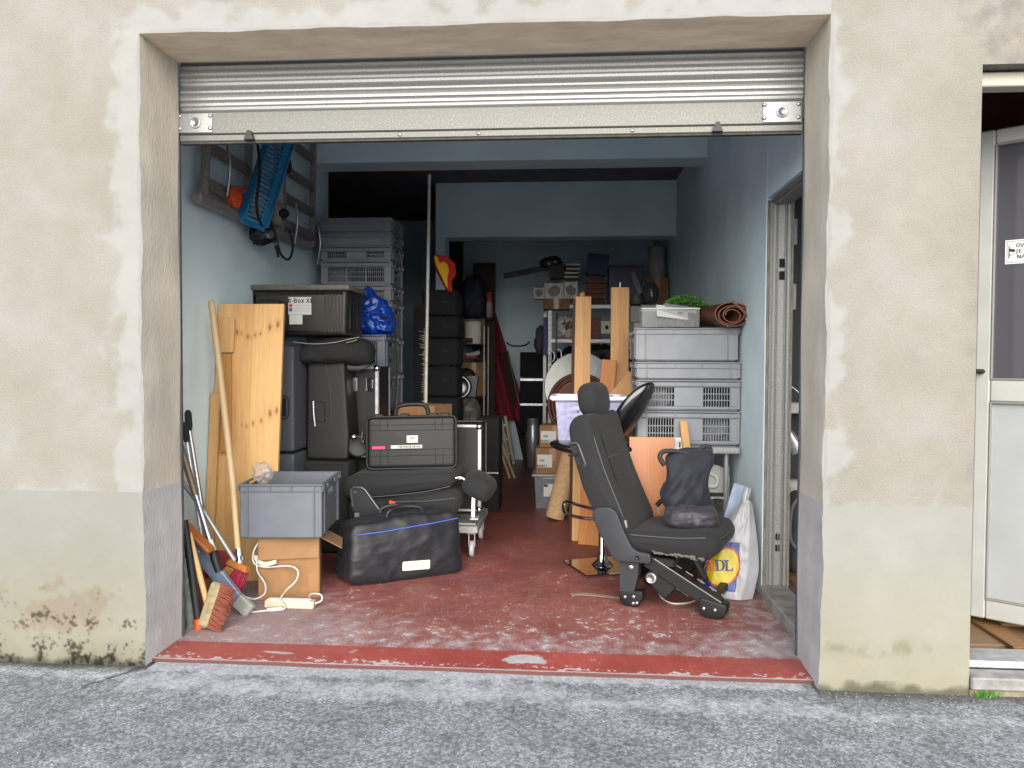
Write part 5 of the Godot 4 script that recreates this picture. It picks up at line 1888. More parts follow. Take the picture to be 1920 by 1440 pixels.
	for q in [V(1.035, 0, -1.70), V(0.55, 0, -1.70), V(1.035, 0, -2.16), V(0.55, 0, -2.16)]:
		s = S()
		bx(s, q + V(0, 0.142, 0), V(0.055, 0.010, 0.055), Basis(), 0.002)
		bx(s, q + V(-0.017, 0.10, 0), V(0.004, 0.08, 0.034), Basis(), 0.001)
		bx(s, q + V(0.017, 0.10, 0), V(0.004, 0.08, 0.034), Basis(), 0.001)
		var cs := obj("castor", s, M.white, t)
		s = S()
		lathe(s, Transform3D(Basis(V(0, 1, 0), V(1, 0, 0), V(0, 0, -1)), q + V(-0.0135, 0.047, 0)), [Vector2(0, 0), Vector2(0.040, 0), Vector2(0.047, 0.004), Vector2(0.047, 0.023), Vector2(0.040, 0.027), Vector2(0, 0.027)], 20)
		obj("wheel", s, M.white, cs)
	carton("open orange brown cardboard box behind the hard case handle", 0.30, 0.30, 0.26, V(0.62, 0.56, -2.36), -18, M.card)
	t = thing("black_box", "plain black box carrying the cardboard box behind the hard case", "box", V(0.62, 0, -2.36))
	s = S()
	bx(s, V(0.62, 0.28, -2.38), V(0.34, 0.555, 0.32), Basis(), 0.008)
	obj("body", s, M.black_matte, t)

func folded_seat() -> void:
	var t := thing("folded_car_seat", "grey cloth car seat folded flat with its headrest sticking out to the right", "car seat", V(0.62, 0.2, -1.68))
	var xf := Transform3D(Basis(), V(0, 0, -1.52))
	var s := S()
	rext(s, rounded([Vector2(0.300, 0.395), Vector2(0.33, 0.35), Vector2(0.55, 0.372), Vector2(0.94, 0.435), Vector2(0.955, 0.485), Vector2(0.925, 0.520), Vector2(0.62, 0.505), Vector2(0.37, 0.500), Vector2(0.31, 0.47)], 0.03), xf, -0.46, -0.02, 0.04, 4, 0.012)
	obj("backrest", s, M.seat_cloth, t)
	s = S()
	rext(s, rounded([Vector2(0.33, 0.225), Vector2(0.90, 0.215), Vector2(0.975, 0.30), Vector2(0.985, 0.385), Vector2(0.93, 0.415), Vector2(0.55, 0.355), Vector2(0.33, 0.345)], 0.03), xf, -0.48, -0.03, 0.04, 4, 0.012)
	obj("cushion", s, M.seat_cloth, t)
	s = S()
	tube(s, curve([V(0.47, 0.372, -1.528), V(0.66, 0.392, -1.526), V(0.80, 0.412, -1.526), V(0.93, 0.442, -1.53)], 6), 0.0028, 6)
	tube(s, curve([V(0.58, 0.345, -1.545), V(0.78, 0.352, -1.54), V(0.955, 0.372, -1.545)], 6), 0.0028, 6)
	obj("piping", s, M.seam, t)
	s = S()
	tube(s, [V(0.372, 0.32, -1.515), V(0.362, 0.415, -1.512), V(0.378, 0.430, -1.512), V(0.425, 0.428, -1.512), V(0.445, 0.415, -1.512), V(0.555, 0.265, -1.512)], 0.0075, 8)
	obj("hinge_rim", s, mt(c8(96, 98, 102), 0.35, {metal = 0.4}), t)
	s = S()
	prism(s, [Vector2(0.370, 0.30), Vector2(0.362, 0.415), Vector2(0.425, 0.425), Vector2(0.55, 0.262), Vector2(0.40, 0.24)], Transform3D(Basis(), V(0, 0, -1.53)), 0.014)
	obj("hinge_cover", s, M.seat_plastic, t)
	s = S()
	cyl(s, V(0.385, 0.402, -1.516), V(0.385, 0.402, -1.508), 0.010, 0.008, 10)
	obj("bolt", s, M.steel, t)
	s = S()
	bar(s, V(0.56, 0.30, -1.50), V(0.60, 0.345, -1.50), 0.045, 0.03, V(0, 0, 1), 0.008)
	obj("buckle", s, M.black, t)
	s = S()
	bar(s, V(0.585, 0.352, -1.496), V(0.625, 0.338, -1.496), 0.026, 0.016, V(0, 0, 1), 0.005)
	obj("release_button", s, M.orange, t)
	s = S()
	bx(s, V(0.40, 0.262, -1.50), V(0.03, 0.05, 0.02), Basis(), 0.004)
	obj("anchor_plate", s, M.galv_dull, t)
	s = S()
	for k in 2:
		tube(s, curve([V(0.935, 0.475 - k * 0.022, -1.60 - k * 0.09), V(0.985, 0.482 - k * 0.022, -1.60 - k * 0.09), V(1.02, 0.452 - k * 0.02, -1.60 - k * 0.09), V(1.05, 0.43 - k * 0.02, -1.61 - k * 0.07)], 5), 0.0075, 10)
	obj("headrest_rods", s, M.chrome, t)
	s = S()
	blob(s, Transform3D(rot(0, 0, -28), V(1.085, 0.430, -1.66)), V(0.095, 0.072, 0.14), 3.0, 12, 0.0)
	obj("headrest", s, M.seat_cloth, t)
	s = S()
	for x in [0.42, 0.86]:
		bx(s, V(x, 0.21, -1.76), V(0.06, 0.026, 0.44), Basis(), 0.004)
	obj("mount_rail", s, M.seat_metal, t)

func far_middle() -> void:
	# white pole with a frayed lower half
	var t := thing("white_pole", "tall thin white pole with a frayed lower half standing before the dark cases", "pole", V(0.58, 0, -2.62))
	var s := S()
	tube(s, [V(0.572, 0.0, -2.60), V(0.590, 0.88, -2.60), V(0.614, 2.46, -2.60)], 0.0115, 10)
	obj("pole", s, mt(c8(206, 202, 196), 0.5, {tex = "grime", s = 3.0}), t)
	s = S()
	for k in 70:
		var y := 0.86 + k * 0.0075
		var p := V(0.583 + (y - 0.88) * 0.0145, y, -2.60)
		tube(s, [p, p + V(-0.012 - 0.034 * rng.randf() * rng.randf() * (0.4 + k / 50.0), rng.randf_range(-0.006, 0.010), 0.004)], [0.0026, 0.0010], 4, false)
	obj("frayed_edge", s, mt(c8(150, 138, 120), 0.8), t).set_meta("kind", "stuff")
	# black cases
	var tops := [0.0, 0.30, 0.61, 0.86, 1.11, 1.34, 1.52, 1.735]
	var where := ["lowest", "second lowest", "third lowest", "middle", "third highest", "second highest", "topmost"]
	for k in 7:
		t = thing("black_case", "rounded black equipment case, %s of the dark stack behind the white pole" % where[k], "case", V(0.58, tops[k], -3.5), "black cases stacked behind the white pole")
		s = S()
		var h: float = tops[k + 1] - tops[k] - 0.006
		rext(s, rounded([Vector2(-0.17, 0), Vector2(0.125, 0), Vector2(0.125, h), Vector2(-0.17, h)], 0.035), Transform3D(Basis(), V(0.572 + 0.005 * (k % 3), tops[k] + 0.003, -3.40)), -0.34, 0.0, 0.03, 3)
		obj("shell", s, M.shadow_black, t)
		s = S()
		bx(s, V(0.60, tops[k] + h * 0.55, -3.396), V(0.04, 0.012, 0.012), Basis(), 0.003)
		obj("catch", s, M.seat_metal, t)
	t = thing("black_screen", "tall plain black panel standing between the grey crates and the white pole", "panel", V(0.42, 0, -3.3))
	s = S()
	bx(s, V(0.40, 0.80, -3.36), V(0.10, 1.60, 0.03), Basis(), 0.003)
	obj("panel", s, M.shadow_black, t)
	# foam toy
	t = thing("foam_hat", "red and yellow foam shape perched on top of the dark case stack", "foam hat", V(0.58, 1.74, -3.4))
	s = S()
	var full := rounded([Vector2(0.505, 2.01), Vector2(0.605, 2.0), Vector2(0.682, 1.945), Vector2(0.692, 1.85), Vector2(0.652, 1.80), Vector2(0.662, 1.712), Vector2(0.618, 1.716), Vector2(0.57, 1.81), Vector2(0.52, 1.90)], 0.02)
	rext(s, full, Transform3D(rot(0, 20, 0), V(0.04, 0.0, -3.17)), -0.06, 0.0, 0.01, 2)
	obj("back_layer", s, M.felt_red, t)
	s = S()
	rext(s, rounded([Vector2(0.505, 1.995), Vector2(0.535, 1.985), Vector2(0.552, 1.93), Vector2(0.578, 1.955), Vector2(0.612, 1.935), Vector2(0.628, 1.88), Vector2(0.612, 1.83), Vector2(0.618, 1.74), Vector2(0.60, 1.75), Vector2(0.56, 1.84), Vector2(0.515, 1.93)], 0.02), Transform3D(rot(0, 20, 0), V(0.04, 0.0, -3.165)), 0.0, 0.022, 0.006, 2)
	obj("front_layer", s, M.yellow, t)

	# things on a low rack at the far left
	t = thing("far_rack", "small dark rack of shelves at the far left of the back room", "shelf", V(0.64, 0, -4.8))
	s = S()
	for x in [0.50, 0.78]:
		for z in [-4.62, -5.0]:
			bx(s, V(x, 0.75, z), V(0.012, 1.5, 0.012), Basis(), 0.002)
	obj("upright", s, M.galv_dull, t)
	for y in [0.33, 0.80, 1.17, 1.315]:
		s = S()
		bx(s, V(0.64, y, -4.81), V(0.27, 0.012, 0.37), Basis(), 0.002)
		obj("shelf_board", s, M.black, t)
	carton("brown cardboard box behind the white cylinder on the far left rack", 0.235, 0.25, 0.16, V(0.645, 1.322, -4.90), 0, M.card_dark)
	t = thing("paper_roll", "upright white cylinder in front of a cardboard box on the far rack", "roll", V(0.66, 1.322, -4.68))
	s = S()
	lathe(s, Transform3D(Basis(), V(0.660, 1.322, -4.70)), [Vector2(0, 0), Vector2(0.082, 0), Vector2(0.082, 0.205), Vector2(0.076, 0.215), Vector2(0.03, 0.215), Vector2(0.028, 0.18), Vector2(0, 0.18)], 24)
	obj("roll", s, mt(c8(214, 208, 194), 0.8), t)
	s = S()
	bx(s, V(0.62, 1.35, -4.612), V(0.10, 0.05, 0.006), Basis(), 0.001)
	obj("wrapper", s, M.dark_wood, t)
	t = thing("white_horn", "white curved plastic piece on the middle board of the far rack", "plastic piece", V(0.66, 1.17, -4.66))
	s = S()
	tube(s, curve([V(0.60, 1.215, -4.66), V(0.66, 1.218, -4.66), V(0.71, 1.23, -4.66), V(0.725, 1.25, -4.66)], 4), [0.018, 0.018, 0.02, 0.02, 0.022, 0.022, 0.024, 0.024, 0.024, 0.022, 0.02, 0.016, 0.012], 10)
	obj("piece", s, M.white, t)
	t = thing("red_box", "small dark red object under the white curved piece on the far rack", "box", V(0.64, 1.176, -4.70))
	s = S()
	bx(s, V(0.64, 1.188, -4.72), V(0.13, 0.022, 0.10), Basis(), 0.004)
	obj("body", s, M.red, t)
	carton("orange brown cardboard box on the lower board of the far rack", 0.24, 0.33, 0.18, V(0.65, 0.806, -4.90), 4, M.card)
	t = thing("grey_bin", "grey translucent bin before the orange brown box on the far rack", "bin", V(0.62, 0.81, -4.62))
	s = S()
	prism(s, [Vector2(-0.075, 0), Vector2(0.075, 0), Vector2(0.095, 0.20), Vector2(-0.095, 0.20)], Transform3D(Basis(), V(0.625, 0.81, -4.68)), 0.10)
	obj("bin", s, mt(c8(122, 124, 126), 0.4), t)
	s = S()
	blob(s, Transform3D(Basis(), V(0.60, 1.02, -4.64)), V(0.08, 0.05, 0.06), 2.3, 6, 0.02, 14.0)
	obj("black_contents", s, M.black, t)
	t = thing("clear_bag", "crumpled translucent bag of odds and ends under the grey bin", "plastic bag", V(0.62, 0.35, -4.64))
	s = S()
	blob(s, Transform3D(Basis(), V(0.61, 0.585, -4.68)), V(0.10, 0.20, 0.10), 2.6, 14, 0.05, 9.0)
	obj("bag", s, mt(c8(150, 146, 138), 0.35, {tex = "stain", s = 7.0}), t)
	t = thing("round_speaker", "round black object leaning between the case stack and the far rack", "loudspeaker", V(0.66, 0.86, -3.9))
	s = S()
	lathe(s, xf_to(V(0.66, 0.93, -3.75), V(0.2, 0.05, 1)) * Transform3D(Basis(V(1, 0, 0), V(0, 0, 1), V(0, -1, 0)), Vector3.ZERO), [Vector2(0, 0), Vector2(0.10, 0), Vector2(0.11, 0.02), Vector2(0.10, 0.04), Vector2(0.08, 0.03), Vector2(0.03, 0.02), Vector2(0, 0.03)], 22)
	obj("cone", s, M.black_gloss, t)
	# tall things behind
	t = thing("upright_board", "dark brown upright panel at the back left of the recess", "panel", V(0.70, 0, -5.4))
	s = S()
	bx(s, V(0.69, 1.1, -5.42), V(0.24, 2.2, 0.03), Basis(), 0.003)
	obj("panel", s, M.dark_wood, t)
	t = thing("dark_blue_bag", "dark navy bag resting high on the far left rack", "bag", V(0.62, 1.6, -5.1))
	s = S()
	blob(s, Transform3D(Basis(), V(0.615, 1.80, -5.15)), V(0.105, 0.22, 0.10), 4.0, 10, 0.02, 6.0)
	obj("bag", s, mt(c8(20, 26, 52), 0.7), t)
	t = thing("spray_can", "pale bottle with a red cap among the dark things at the far left", "bottle", V(0.78, 1.60, -5.1))
	s = S()
	lathe(s, Transform3D(Basis(), V(0.775, 1.60, -5.12)), [Vector2(0, 0), Vector2(0.034, 0), Vector2(0.034, 0.14), Vector2(0.030, 0.16)], 14)
	obj("can", s, mt(c8(150, 140, 136), 0.4), t)
	s = S()
	lathe(s, Transform3D(Basis(), V(0.775, 1.76, -5.12)), [Vector2(0.034, 0), Vector2(0.034, 0.09), Vector2(0.03, 0.10), Vector2(0, 0.10)], 14)
	obj("cap", s, mt(c8(150, 60, 50), 0.5), t)
	s = S()
	bx(s, V(0.74, 1.59, -5.13), V(0.16, 0.012, 0.2), Basis(), 0.002)
	obj("ledge", s, M.dark_wood, t)
	t = thing("maroon_cloth", "long maroon cloth hanging in folds at the back of the garage", "cloth", V(0.78, 0.45, -5.9))
	s = S()
	grid(s, 40, 12, func(u, v): return V(lerpf(0.60, 0.66, v) + u * lerpf(0.16, 0.36, v) + 0.12 * v, 1.70 - 1.22 * v, -5.95 + 0.035 * sin(u * 17.0 + v * 1.5) + 0.015 * sin(u * 41.0)), Vector3.BACK)
	obj("cloth", s, M.maroon, t)
	t = thing("leaning_plank", "long thin dark plank leaning against the maroon cloth", "plank", V(1.12, 0, -6.1))
	s = S()
	bar(s, V(1.12, 0.01, -6.15), V(0.881, 1.254, -5.75), 0.09, 0.03, Vector3.BACK, 0.003)
	obj("plank", s, M.dark_wood, t)
	s = S()
	bar(s, V(1.165, 0.012, -6.13), V(0.926, 1.248, -5.73), 0.012, 0.03, Vector3.BACK, 0.002)
	obj("pale_edge", s, mt(c8(128, 112, 96), 0.7), t)
	t = thing("folded_ladder", "folded aluminium ladder standing on the floor below the maroon cloth", "ladder", V(0.85, 0, -5.7))
	for k in 4:
		s = S()
		bar(s, V(0.845 + k * 0.048, 0.0, -5.78 - 0.01 * k), V(0.735 + k * 0.052, 0.545, -5.80), 0.036, 0.05, Vector3.BACK, 0.003)
		obj("rail", s, mt(c8(176, 168, 152), 0.45, {metal = 0.3, tex = "grime", s = 4.0}), t)
	for k in 3:
		s = S()
		bar(s, V(0.83 - k * 0.04, 0.12 + k * 0.16, -5.79), V(0.97 - k * 0.03, 0.12 + k * 0.16, -5.80), 0.02, 0.02, Vector3.UP)
		obj("rung", s, M.alu, t)
	for k in 2:
		t = thing("wood_strip", ["left one of two thin wooden slats leaning near the folded ladder", "right one of two thin wooden slats leaning near the folded ladder"][k], "slat", V(1.03 + k * 0.045, 0, -4.6))
		s = S()
		bar(s, V(1.025 + k * 0.05, 0.0, -4.75), V(0.86 + k * 0.035, 0.40, -4.95), 0.024, 0.014, Vector3.BACK, 0.002)
		obj("slat", s, M.handle_wood, t)
		s = S()
		bar(s, V(0.86 + k * 0.035, 0.40, -4.949), V(0.842 + k * 0.035, 0.445, -4.972), 0.025, 0.015, Vector3.BACK, 0.002)
		obj("tip", s, M.white if k == 0 else M.black, t)
	t = thing("black_flight_box", "plain black box with a pale strip behind the flight case on the dolly", "box", V(1.0, 0, -3.1))
	s = S()
	bx(s, V(0.985, 0.36, -3.2), V(0.17, 0.72, 0.3), Basis(), 0.006)
	obj("body", s, M.black_matte, t)
	s = S()
	bx(s, V(0.985, 0.30, -3.046), V(0.168, 0.012, 0.006), Basis(), 0.001)
	obj("trim", s, M.alu, t)
	for k in 3:
		t = thing("rack_case", ["wide black case with a silver edge, lowest at the back of the garage", "wide black case with a silver edge, middle one at the back of the garage", "wide black case, topmost at the back of the garage"][k], "case", V(1.28, [0.355, 0.70, 0.975][k], -5.8), "black cases at the back wall")
		s = S()
		var y0: float = [0.355, 0.70, 0.975][k]
		var y1: float = [0.689, 0.963, 1.256][k]
		bx(s, V(1.29, (y0 + y1) / 2, -5.92), V(0.46, y1 - y0 - 0.006, 0.50), Basis(), 0.006)
		obj("body", s, M.shadow_black, t)
		if k < 2:
			s = S()
			bx(s, V(1.29, y1 - 0.012, -5.668), V(0.45, 0.026, 0.006), Basis(), 0.001)
			obj("trim", s, M.alu, t)
	t = thing("metal_canister", "dull metal canister on the floor under the black back cases", "canister", V(1.21, 0, -5.6))
	s = S()
	lathe(s, Transform3D(Basis(), V(1.21, 0.0, -5.60)), [Vector2(0, 0), Vector2(0.07, 0), Vector2(0.07, 0.40), Vector2(0.062, 0.42), Vector2(0.062, 0.52), Vector2(0.07, 0.53), Vector2(0, 0.53)], 18)
	obj("body", s, M.alu, t)
	t = thing("case_trolley", "low dark trolley under the black back cases", "trolley", V(1.42, 0, -5.9))
	s = S()
	bx(s, V(1.42, 0.175, -5.93), V(0.22, 0.345, 0.45), Basis(), 0.004)
	obj("body", s, M.black_matte, t)
	t = thing("wall_cable", "thin black cable loop hanging on the back wall", "cable", V(1.0, 1.33, -6.19))
	s = S()
	tube(s, curve([V(0.87, 1.37, -6.19), V(0.93, 1.335, -6.18), V(1.02, 1.33, -6.18), V(1.10, 1.345, -6.18), V(1.135, 1.38, -6.19)], 5), 0.010, 6)
	obj("cord", s, M.rubber, t)

func right_side() -> void:
	car_seat()
	# white folding table with four crates on it
	var t := thing("folding_table", "white plastic folding table carrying the grey crates at the right wall", "table", V(2.25, 0, -1.75))
	var s := S()
	rext(s, rounded([Vector2(-0.33, 0), Vector2(0.295, 0), Vector2(0.295, 0.038), Vector2(-0.33, 0.038)], 0.014), Transform3D(Basis(), V(2.245, 0.648, -1.50)), -0.50, 0.0, 0.012, 3)
	obj("tabletop", s, mt(c8(160, 162, 162), 0.5, {tex = "grime"}), t)
	for q in [V(2.475, 0, -1.56), V(2.475, 0, -1.93), V(1.96, 0, -1.56), V(1.96, 0, -1.93)]:
		s = S()
		cyl(s, q, q + V(0, 0.65, 0), 0.013)
		obj("leg", s, mt(c8(150, 154, 156), 0.4, {metal = 0.4}), t)
	s = S()
	cyl(s, V(1.96, 0.395, -1.56), V(2.53, 0.395, -1.56), 0.010)
	obj("crossbar", s, mt(c8(150, 154, 156), 0.4, {metal = 0.4}), t)
	t = thing("folding_chair", "pale grey plastic folding chair leaning under the table at the right wall", "chair", V(2.44, 0, -1.72))
	s = S()
	rext(s, rounded([Vector2(-0.17, 0.40), Vector2(0.10, 0.40), Vector2(0.11, 0.50), Vector2(0.06, 0.56), Vector2(-0.17, 0.58)], 0.04), Transform3D(Basis(), V(2.42, 0, -1.72)), 0.0, 0.02, 0.006, 3)
	obj("backrest", s, mt(c8(172, 176, 172), 0.5), t)
	s = S()
	tube(s, curve([V(2.25, 0.52, -1.69), V(2.40, 0.515, -1.69), V(2.45, 0.49, -1.69), V(2.44, 0.44, -1.69), V(2.35, 0.45, -1.69), V(2.25, 0.47, -1.69)], 4), 0.010, 8)
	obj("seat_rim", s, mt(c8(196, 198, 192), 0.5), t)
	for x in [2.27, 2.52]:
		s = S()
		cyl(s, V(x, 0.0, -1.70), V(x, 0.56, -1.725), 0.011)
		obj("leg", s, M.galv_dull, t)
	var g := "grey crates stacked on the white table"
	crate("grey crate with two grated windows, lowest on the white folding table", 0.582, 0.190, 0.40, V(2.266, 0.690, -1.75), 0, "two", M.crate_pale, g)
	crate("grey crate with tall grated windows, second from the bottom on the white table", 0.580, 0.172, 0.40, V(2.266, 0.882, -1.75), 0, "two", M.crate_pale, g)
	crate("shallow solid grey crate, second from the top on the white table", 0.588, 0.098, 0.40, V(2.262, 1.056, -1.745), 0, "solid", M.crate_pale, g)
	crate("solid grey crate, topmost on the white table below the leather roll", 0.580, 0.185, 0.40, V(2.252, 1.158, -1.755), 0, "solid", M.crate_pale, g)
	# clear tray of odds and ends
	t = thing("clear_tray", "translucent plastic tray of odds and ends on the topmost right crate", "tray", V(2.165, 1.343, -1.68))
	s = S()
	var z0 := -1.585
	bx(s, V(2.165, 1.400, z0), V(0.318, 0.102, 0.003), Basis(), 0.001)
	bx(s, V(2.165, 1.400, z0 - 0.17), V(0.318, 0.102, 0.003), Basis(), 0.001)
	bx(s, V(2.007, 1.400, z0 - 0.085), V(0.003, 0.102, 0.166), Basis(), 0.001)
	bx(s, V(2.323, 1.400, z0 - 0.085), V(0.003, 0.102, 0.166), Basis(), 0.001)
	bx(s, V(2.165, 1.350, z0 - 0.085), V(0.31, 0.003, 0.165), Basis(), 0.001)
	obj("walls", s, glassy(c8(150, 156, 158), 0.26, 0.4), t)
	s = S()
	for e in [0.0, -0.17]:
		bx(s, V(2.165, 1.453, z0 + e), V(0.326, 0.007, 0.008), Basis(), 0.002)
	for e in [2.005, 2.325]:
		bx(s, V(e, 1.453, z0 - 0.085), V(0.008, 0.007, 0.16), Basis(), 0.002)
	obj("rim", s, mt(c8(196, 202, 202), 0.4), t)
	t = thing("white_packet", "white packet with black print lying tilted in the clear tray", "packet", V(2.17, 1.40, -1.62))
	s = S()
	bx(s, V(2.175, 1.432, -1.60), V(0.18, 0.010, 0.085), rot(52, 0, -10), 0.002)
	var pk := obj("packet", s, M.paper, t)
	s = S()
	for k in 3:
		bx(s, V(2.21 + k * 0.010, 1.425, -1.590), V(0.003, 0.02, 0.006), rot(52, 0, -10), 0.0005)
	obj("barcode", s, M.ink, pk)
	t = thing("grey_file", "grey plastic file lying across the white packet in the clear tray", "file", V(2.2, 1.44, -1.63))
	s = S()
	bx(s, V(2.225, 1.457, -1.64), V(0.18, 0.018, 0.07), rot(20, 0, -9), 0.003)
	obj("file", s, mt(c8(160, 164, 164), 0.4), t)
	t = thing("tray_oddments", "small dark and wooden oddments at the bottom of the clear tray", "oddments", V(2.2, 1.35, -1.66))
	s = S()
	for k in 9:
		bx(s, V(2.04 + k * 0.031, 1.365 + 0.006 * (k % 3), -1.62 - 0.03 * (k % 2)), V(0.06, 0.014, 0.03), rot(k * 13, k * 41, k * 7), 0.003)
	obj("pieces", s, mt(c8(120, 92, 74), 0.6), t).set_meta("kind", "stuff")
	# leafy ball
	t = thing("artificial_plant", "bushy green artificial boxwood ball behind the clear tray", "plant", V(2.28, 1.34, -1.86))
	s = S()
	for k in 2600:
		var d := V(rng.randfn(0, 1), rng.randfn(0, 1), rng.randfn(0, 1)).normalized()
		var r := 1.0 - 0.22 * rng.randf() * rng.randf()
		var p := V(2.285, 1.445, -1.87) + d * V(0.145, 0.098, 0.10) * r
		if p.y < 1.345:
			continue
		var a := (d + V(rng.randfn(0, 0.5), rng.randfn(0, 0.5), rng.randfn(0, 0.5))).normalized()
		var b := a.cross(V(rng.randfn(0, 1), rng.randfn(0, 1), rng.randfn(0, 1))).normalized() * 0.005
		var l := rng.randf_range(0.010, 0.018)
		s.set_smooth_group(-1)
		quad(s, p - b * 0.3, p + a * l * 0.5 - b, p + a * l, p + a * l * 0.5 + b, d)
	obj("leaves", s, M.leaf, t).set_meta("kind", "stuff")
	s = S()
	blob(s, Transform3D(Basis(), V(2.285, 1.435, -1.87)), V(0.115, 0.075, 0.08), 2.0, 8, 0.01, 12.0)
	obj("core", s, mt(c8(38, 66, 24), 0.9), t)
	leather_roll()
	# boards beside the seat
	t = thing("laminate_board", "orange brown wood grained board standing behind the car seat", "board", V(2.05, 0, -1.43))
	s = S()
	bar(s, V(2.055, 0.0, -1.405), V(2.055, 0.742, -1.472), 0.245, 0.014, Vector3.BACK, 0.002)
	obj("board", s, M.laminate, t)
	t = thing("white_board", "narrow white board edge showing right of the orange brown board", "board", V(2.19, 0, -1.46))
	s = S()
	bar(s, V(2.10, 0.0, -1.435), V(2.10, 0.740, -1.490), 0.25, 0.010, Vector3.BACK, 0.002)
	obj("board", s, M.white, t)
	s = S()
	bx(s, V(2.208, 0.70, -1.481), V(0.008, 0.03, 0.002), Basis(), 0.0005)
	obj("sticker", s, M.ink, t)
	t = thing("wooden_batten", "narrow wooden batten leaning upright against the grated crate", "batten", V(2.27, 0, -1.43))
	s = S()
	bar(s, V(2.325, 0.0, -1.405), V(2.226, 0.83, -1.485), 0.042, 0.022, Vector3.BACK, 0.002)
	obj("batten", s, M.oak, t)
	# aluminium profile and shopping bag by the door frame
	t = thing("metal_profile", "pale blue metal profile leaning on the right wall behind the shopping bag", "profile", V(2.42, 0, -1.2))
	s = S()
	bar(s, V(2.335, 0.02, -1.17), V(2.488, 0.525, -1.22), 0.085, 0.012, Vector3.BACK, 0.002)
	obj("web", s, mt(c8(166, 182, 206), 0.35, {metal = 0.3, tex = "grime"}), t)
	s = S()
	bar(s, V(2.385, 0.02, -1.15), V(2.520, 0.515, -1.20), 0.014, 0.05, Vector3.BACK, 0.002)
	bar(s, V(2.372, 0.02, -1.145), V(2.506, 0.518, -1.195), 0.022, 0.012, Vector3.BACK, 0.002)
	obj("flange", s, M.alu, t)
	shopping_bag()
	t = thing("white_cable_loop", "white cable looped on the red floor under the car seat", "cable", V(2.1, 0, -0.95))
	s = S()
	tube(s, curve([V(2.19, 0.006, -1.02), V(2.14, 0.02, -1.10), V(2.07, 0.03, -1.08), V(2.05, 0.014, -0.98), V(2.09, 0.005, -0.90), V(2.16, 0.005, -0.90), V(2.22, 0.005, -0.95)], 6), 0.0042, 7)
	obj("cord", s, M.white, t)
	t = thing("dried_spill", "flat grey dried spill on the red floor in front of the mirrored stool base", "spill", V(1.66, 0.0, -1.0))
	s = S()
	prism(s, rounded([Vector2(-0.01, 0.0), Vector2(0.06, -0.018), Vector2(0.12, 0.0), Vector2(0.27, 0.045), Vector2(0.25, 0.06), Vector2(0.10, 0.028), Vector2(0.03, 0.02), Vector2(0.0, 0.05), Vector2(-0.005, 0.02)], 0.012), Transform3D(Basis(V(1, 0, 0), V(0, 0, 1), V(0, -1, 0)), V(1.62, 0.0025, -1.02)), 0.002)
	obj("patch", s, mt(c8(150, 136, 124), 0.9, {tex = "stain", s = 9.0}), t)
	# behind the side door: things just visible in the slit
	t = thing("dark_cabinet", "tall dark cabinet with white switch plates just inside the side door", "cabinet", V(2.9, 0, -1.9))
	s = S()
	bx(s, V(2.98, 1.1, -1.95), V(0.45, 2.1, 0.4), Basis(), 0.004)
	obj("body", s, mt(c8(34, 42, 52), 0.6), t)
	for y in [1.90, 1.53]:
		s = S()
		bx(s, V(2.86, y, -1.742), V(0.07, 0.15, 0.012), Basis(), 0.006)
		obj("switch_plate", s, M.white, t)
		s = S()
		bx(s, V(2.86, y, -1.733), V(0.03, 0.11, 0.008), Basis(), 0.004)
		obj("switch_cover", s, M.paper, t)
	s = S()
	bx(s, V(2.90, 0.90, -1.66), V(0.24, 0.06, 0.16), Basis(), 0.006)
	obj("ledge", s, M.white, t)
	s = S()
	tube(s, [V(2.82, 0.76, -1.60), V(2.88, 0.66, -1.58)], [0.03, 0.045], 14)
	obj("lamp_head", s, M.alu, t)
	s = S()
	tube(s, curve([V(2.80, 0.95, -1.62), V(2.83, 1.02, -1.64), V(2.89, 0.98, -1.64), V(2.88, 0.94, -1.62)], 5), 0.006, 6)
	obj("cord", s, M.steel, t)
	t = thing("yellow_bucket", "yellow bucket with a white rim seen through the side door", "bucket", V(2.85, 0.05, -1.55))
	s = S()
	lathe(s, Transform3D(Basis(), V(2.87, 0.05, -1.58)), [Vector2(0, 0), Vector2(0.09, 0), Vector2(0.105, 0.42)], 20)
	obj("body", s, mt(c8(220, 190, 40), 0.5), t)
	s = S()
	lathe(s, Transform3D(Basis(), V(2.87, 0.47, -1.58)), [Vector2(0.108, -0.02), Vector2(0.112, 0.0), Vector2(0.10, 0.03), Vector2(0, 0.035)], 20)
	obj("lid", s, M.white, t)
	t = thing("dark_backpack", "dark grey bag standing on the floor just inside the side door", "bag", V(2.8, 0.05, -1.3))
	s = S()
	blob(s, Transform3D(rot(0, 20, 0), V(2.815, 0.26, -1.33)), V(0.075, 0.22, 0.09), 2.8, 12, 0.02, 7.0)
	obj("body", s, mt(c8(64, 66, 70), 0.7, {tex = "fine", s = 6.0}), t)
	s = S()
	tube(s, curve([V(2.78, 0.45, -1.26), V(2.745, 0.40, -1.24), V(2.74, 0.25, -1.24), V(2.79, 0.18, -1.24)], 5), 0.009, 8)
	obj("strap", s, mt(c8(84, 86, 90), 0.7), t)

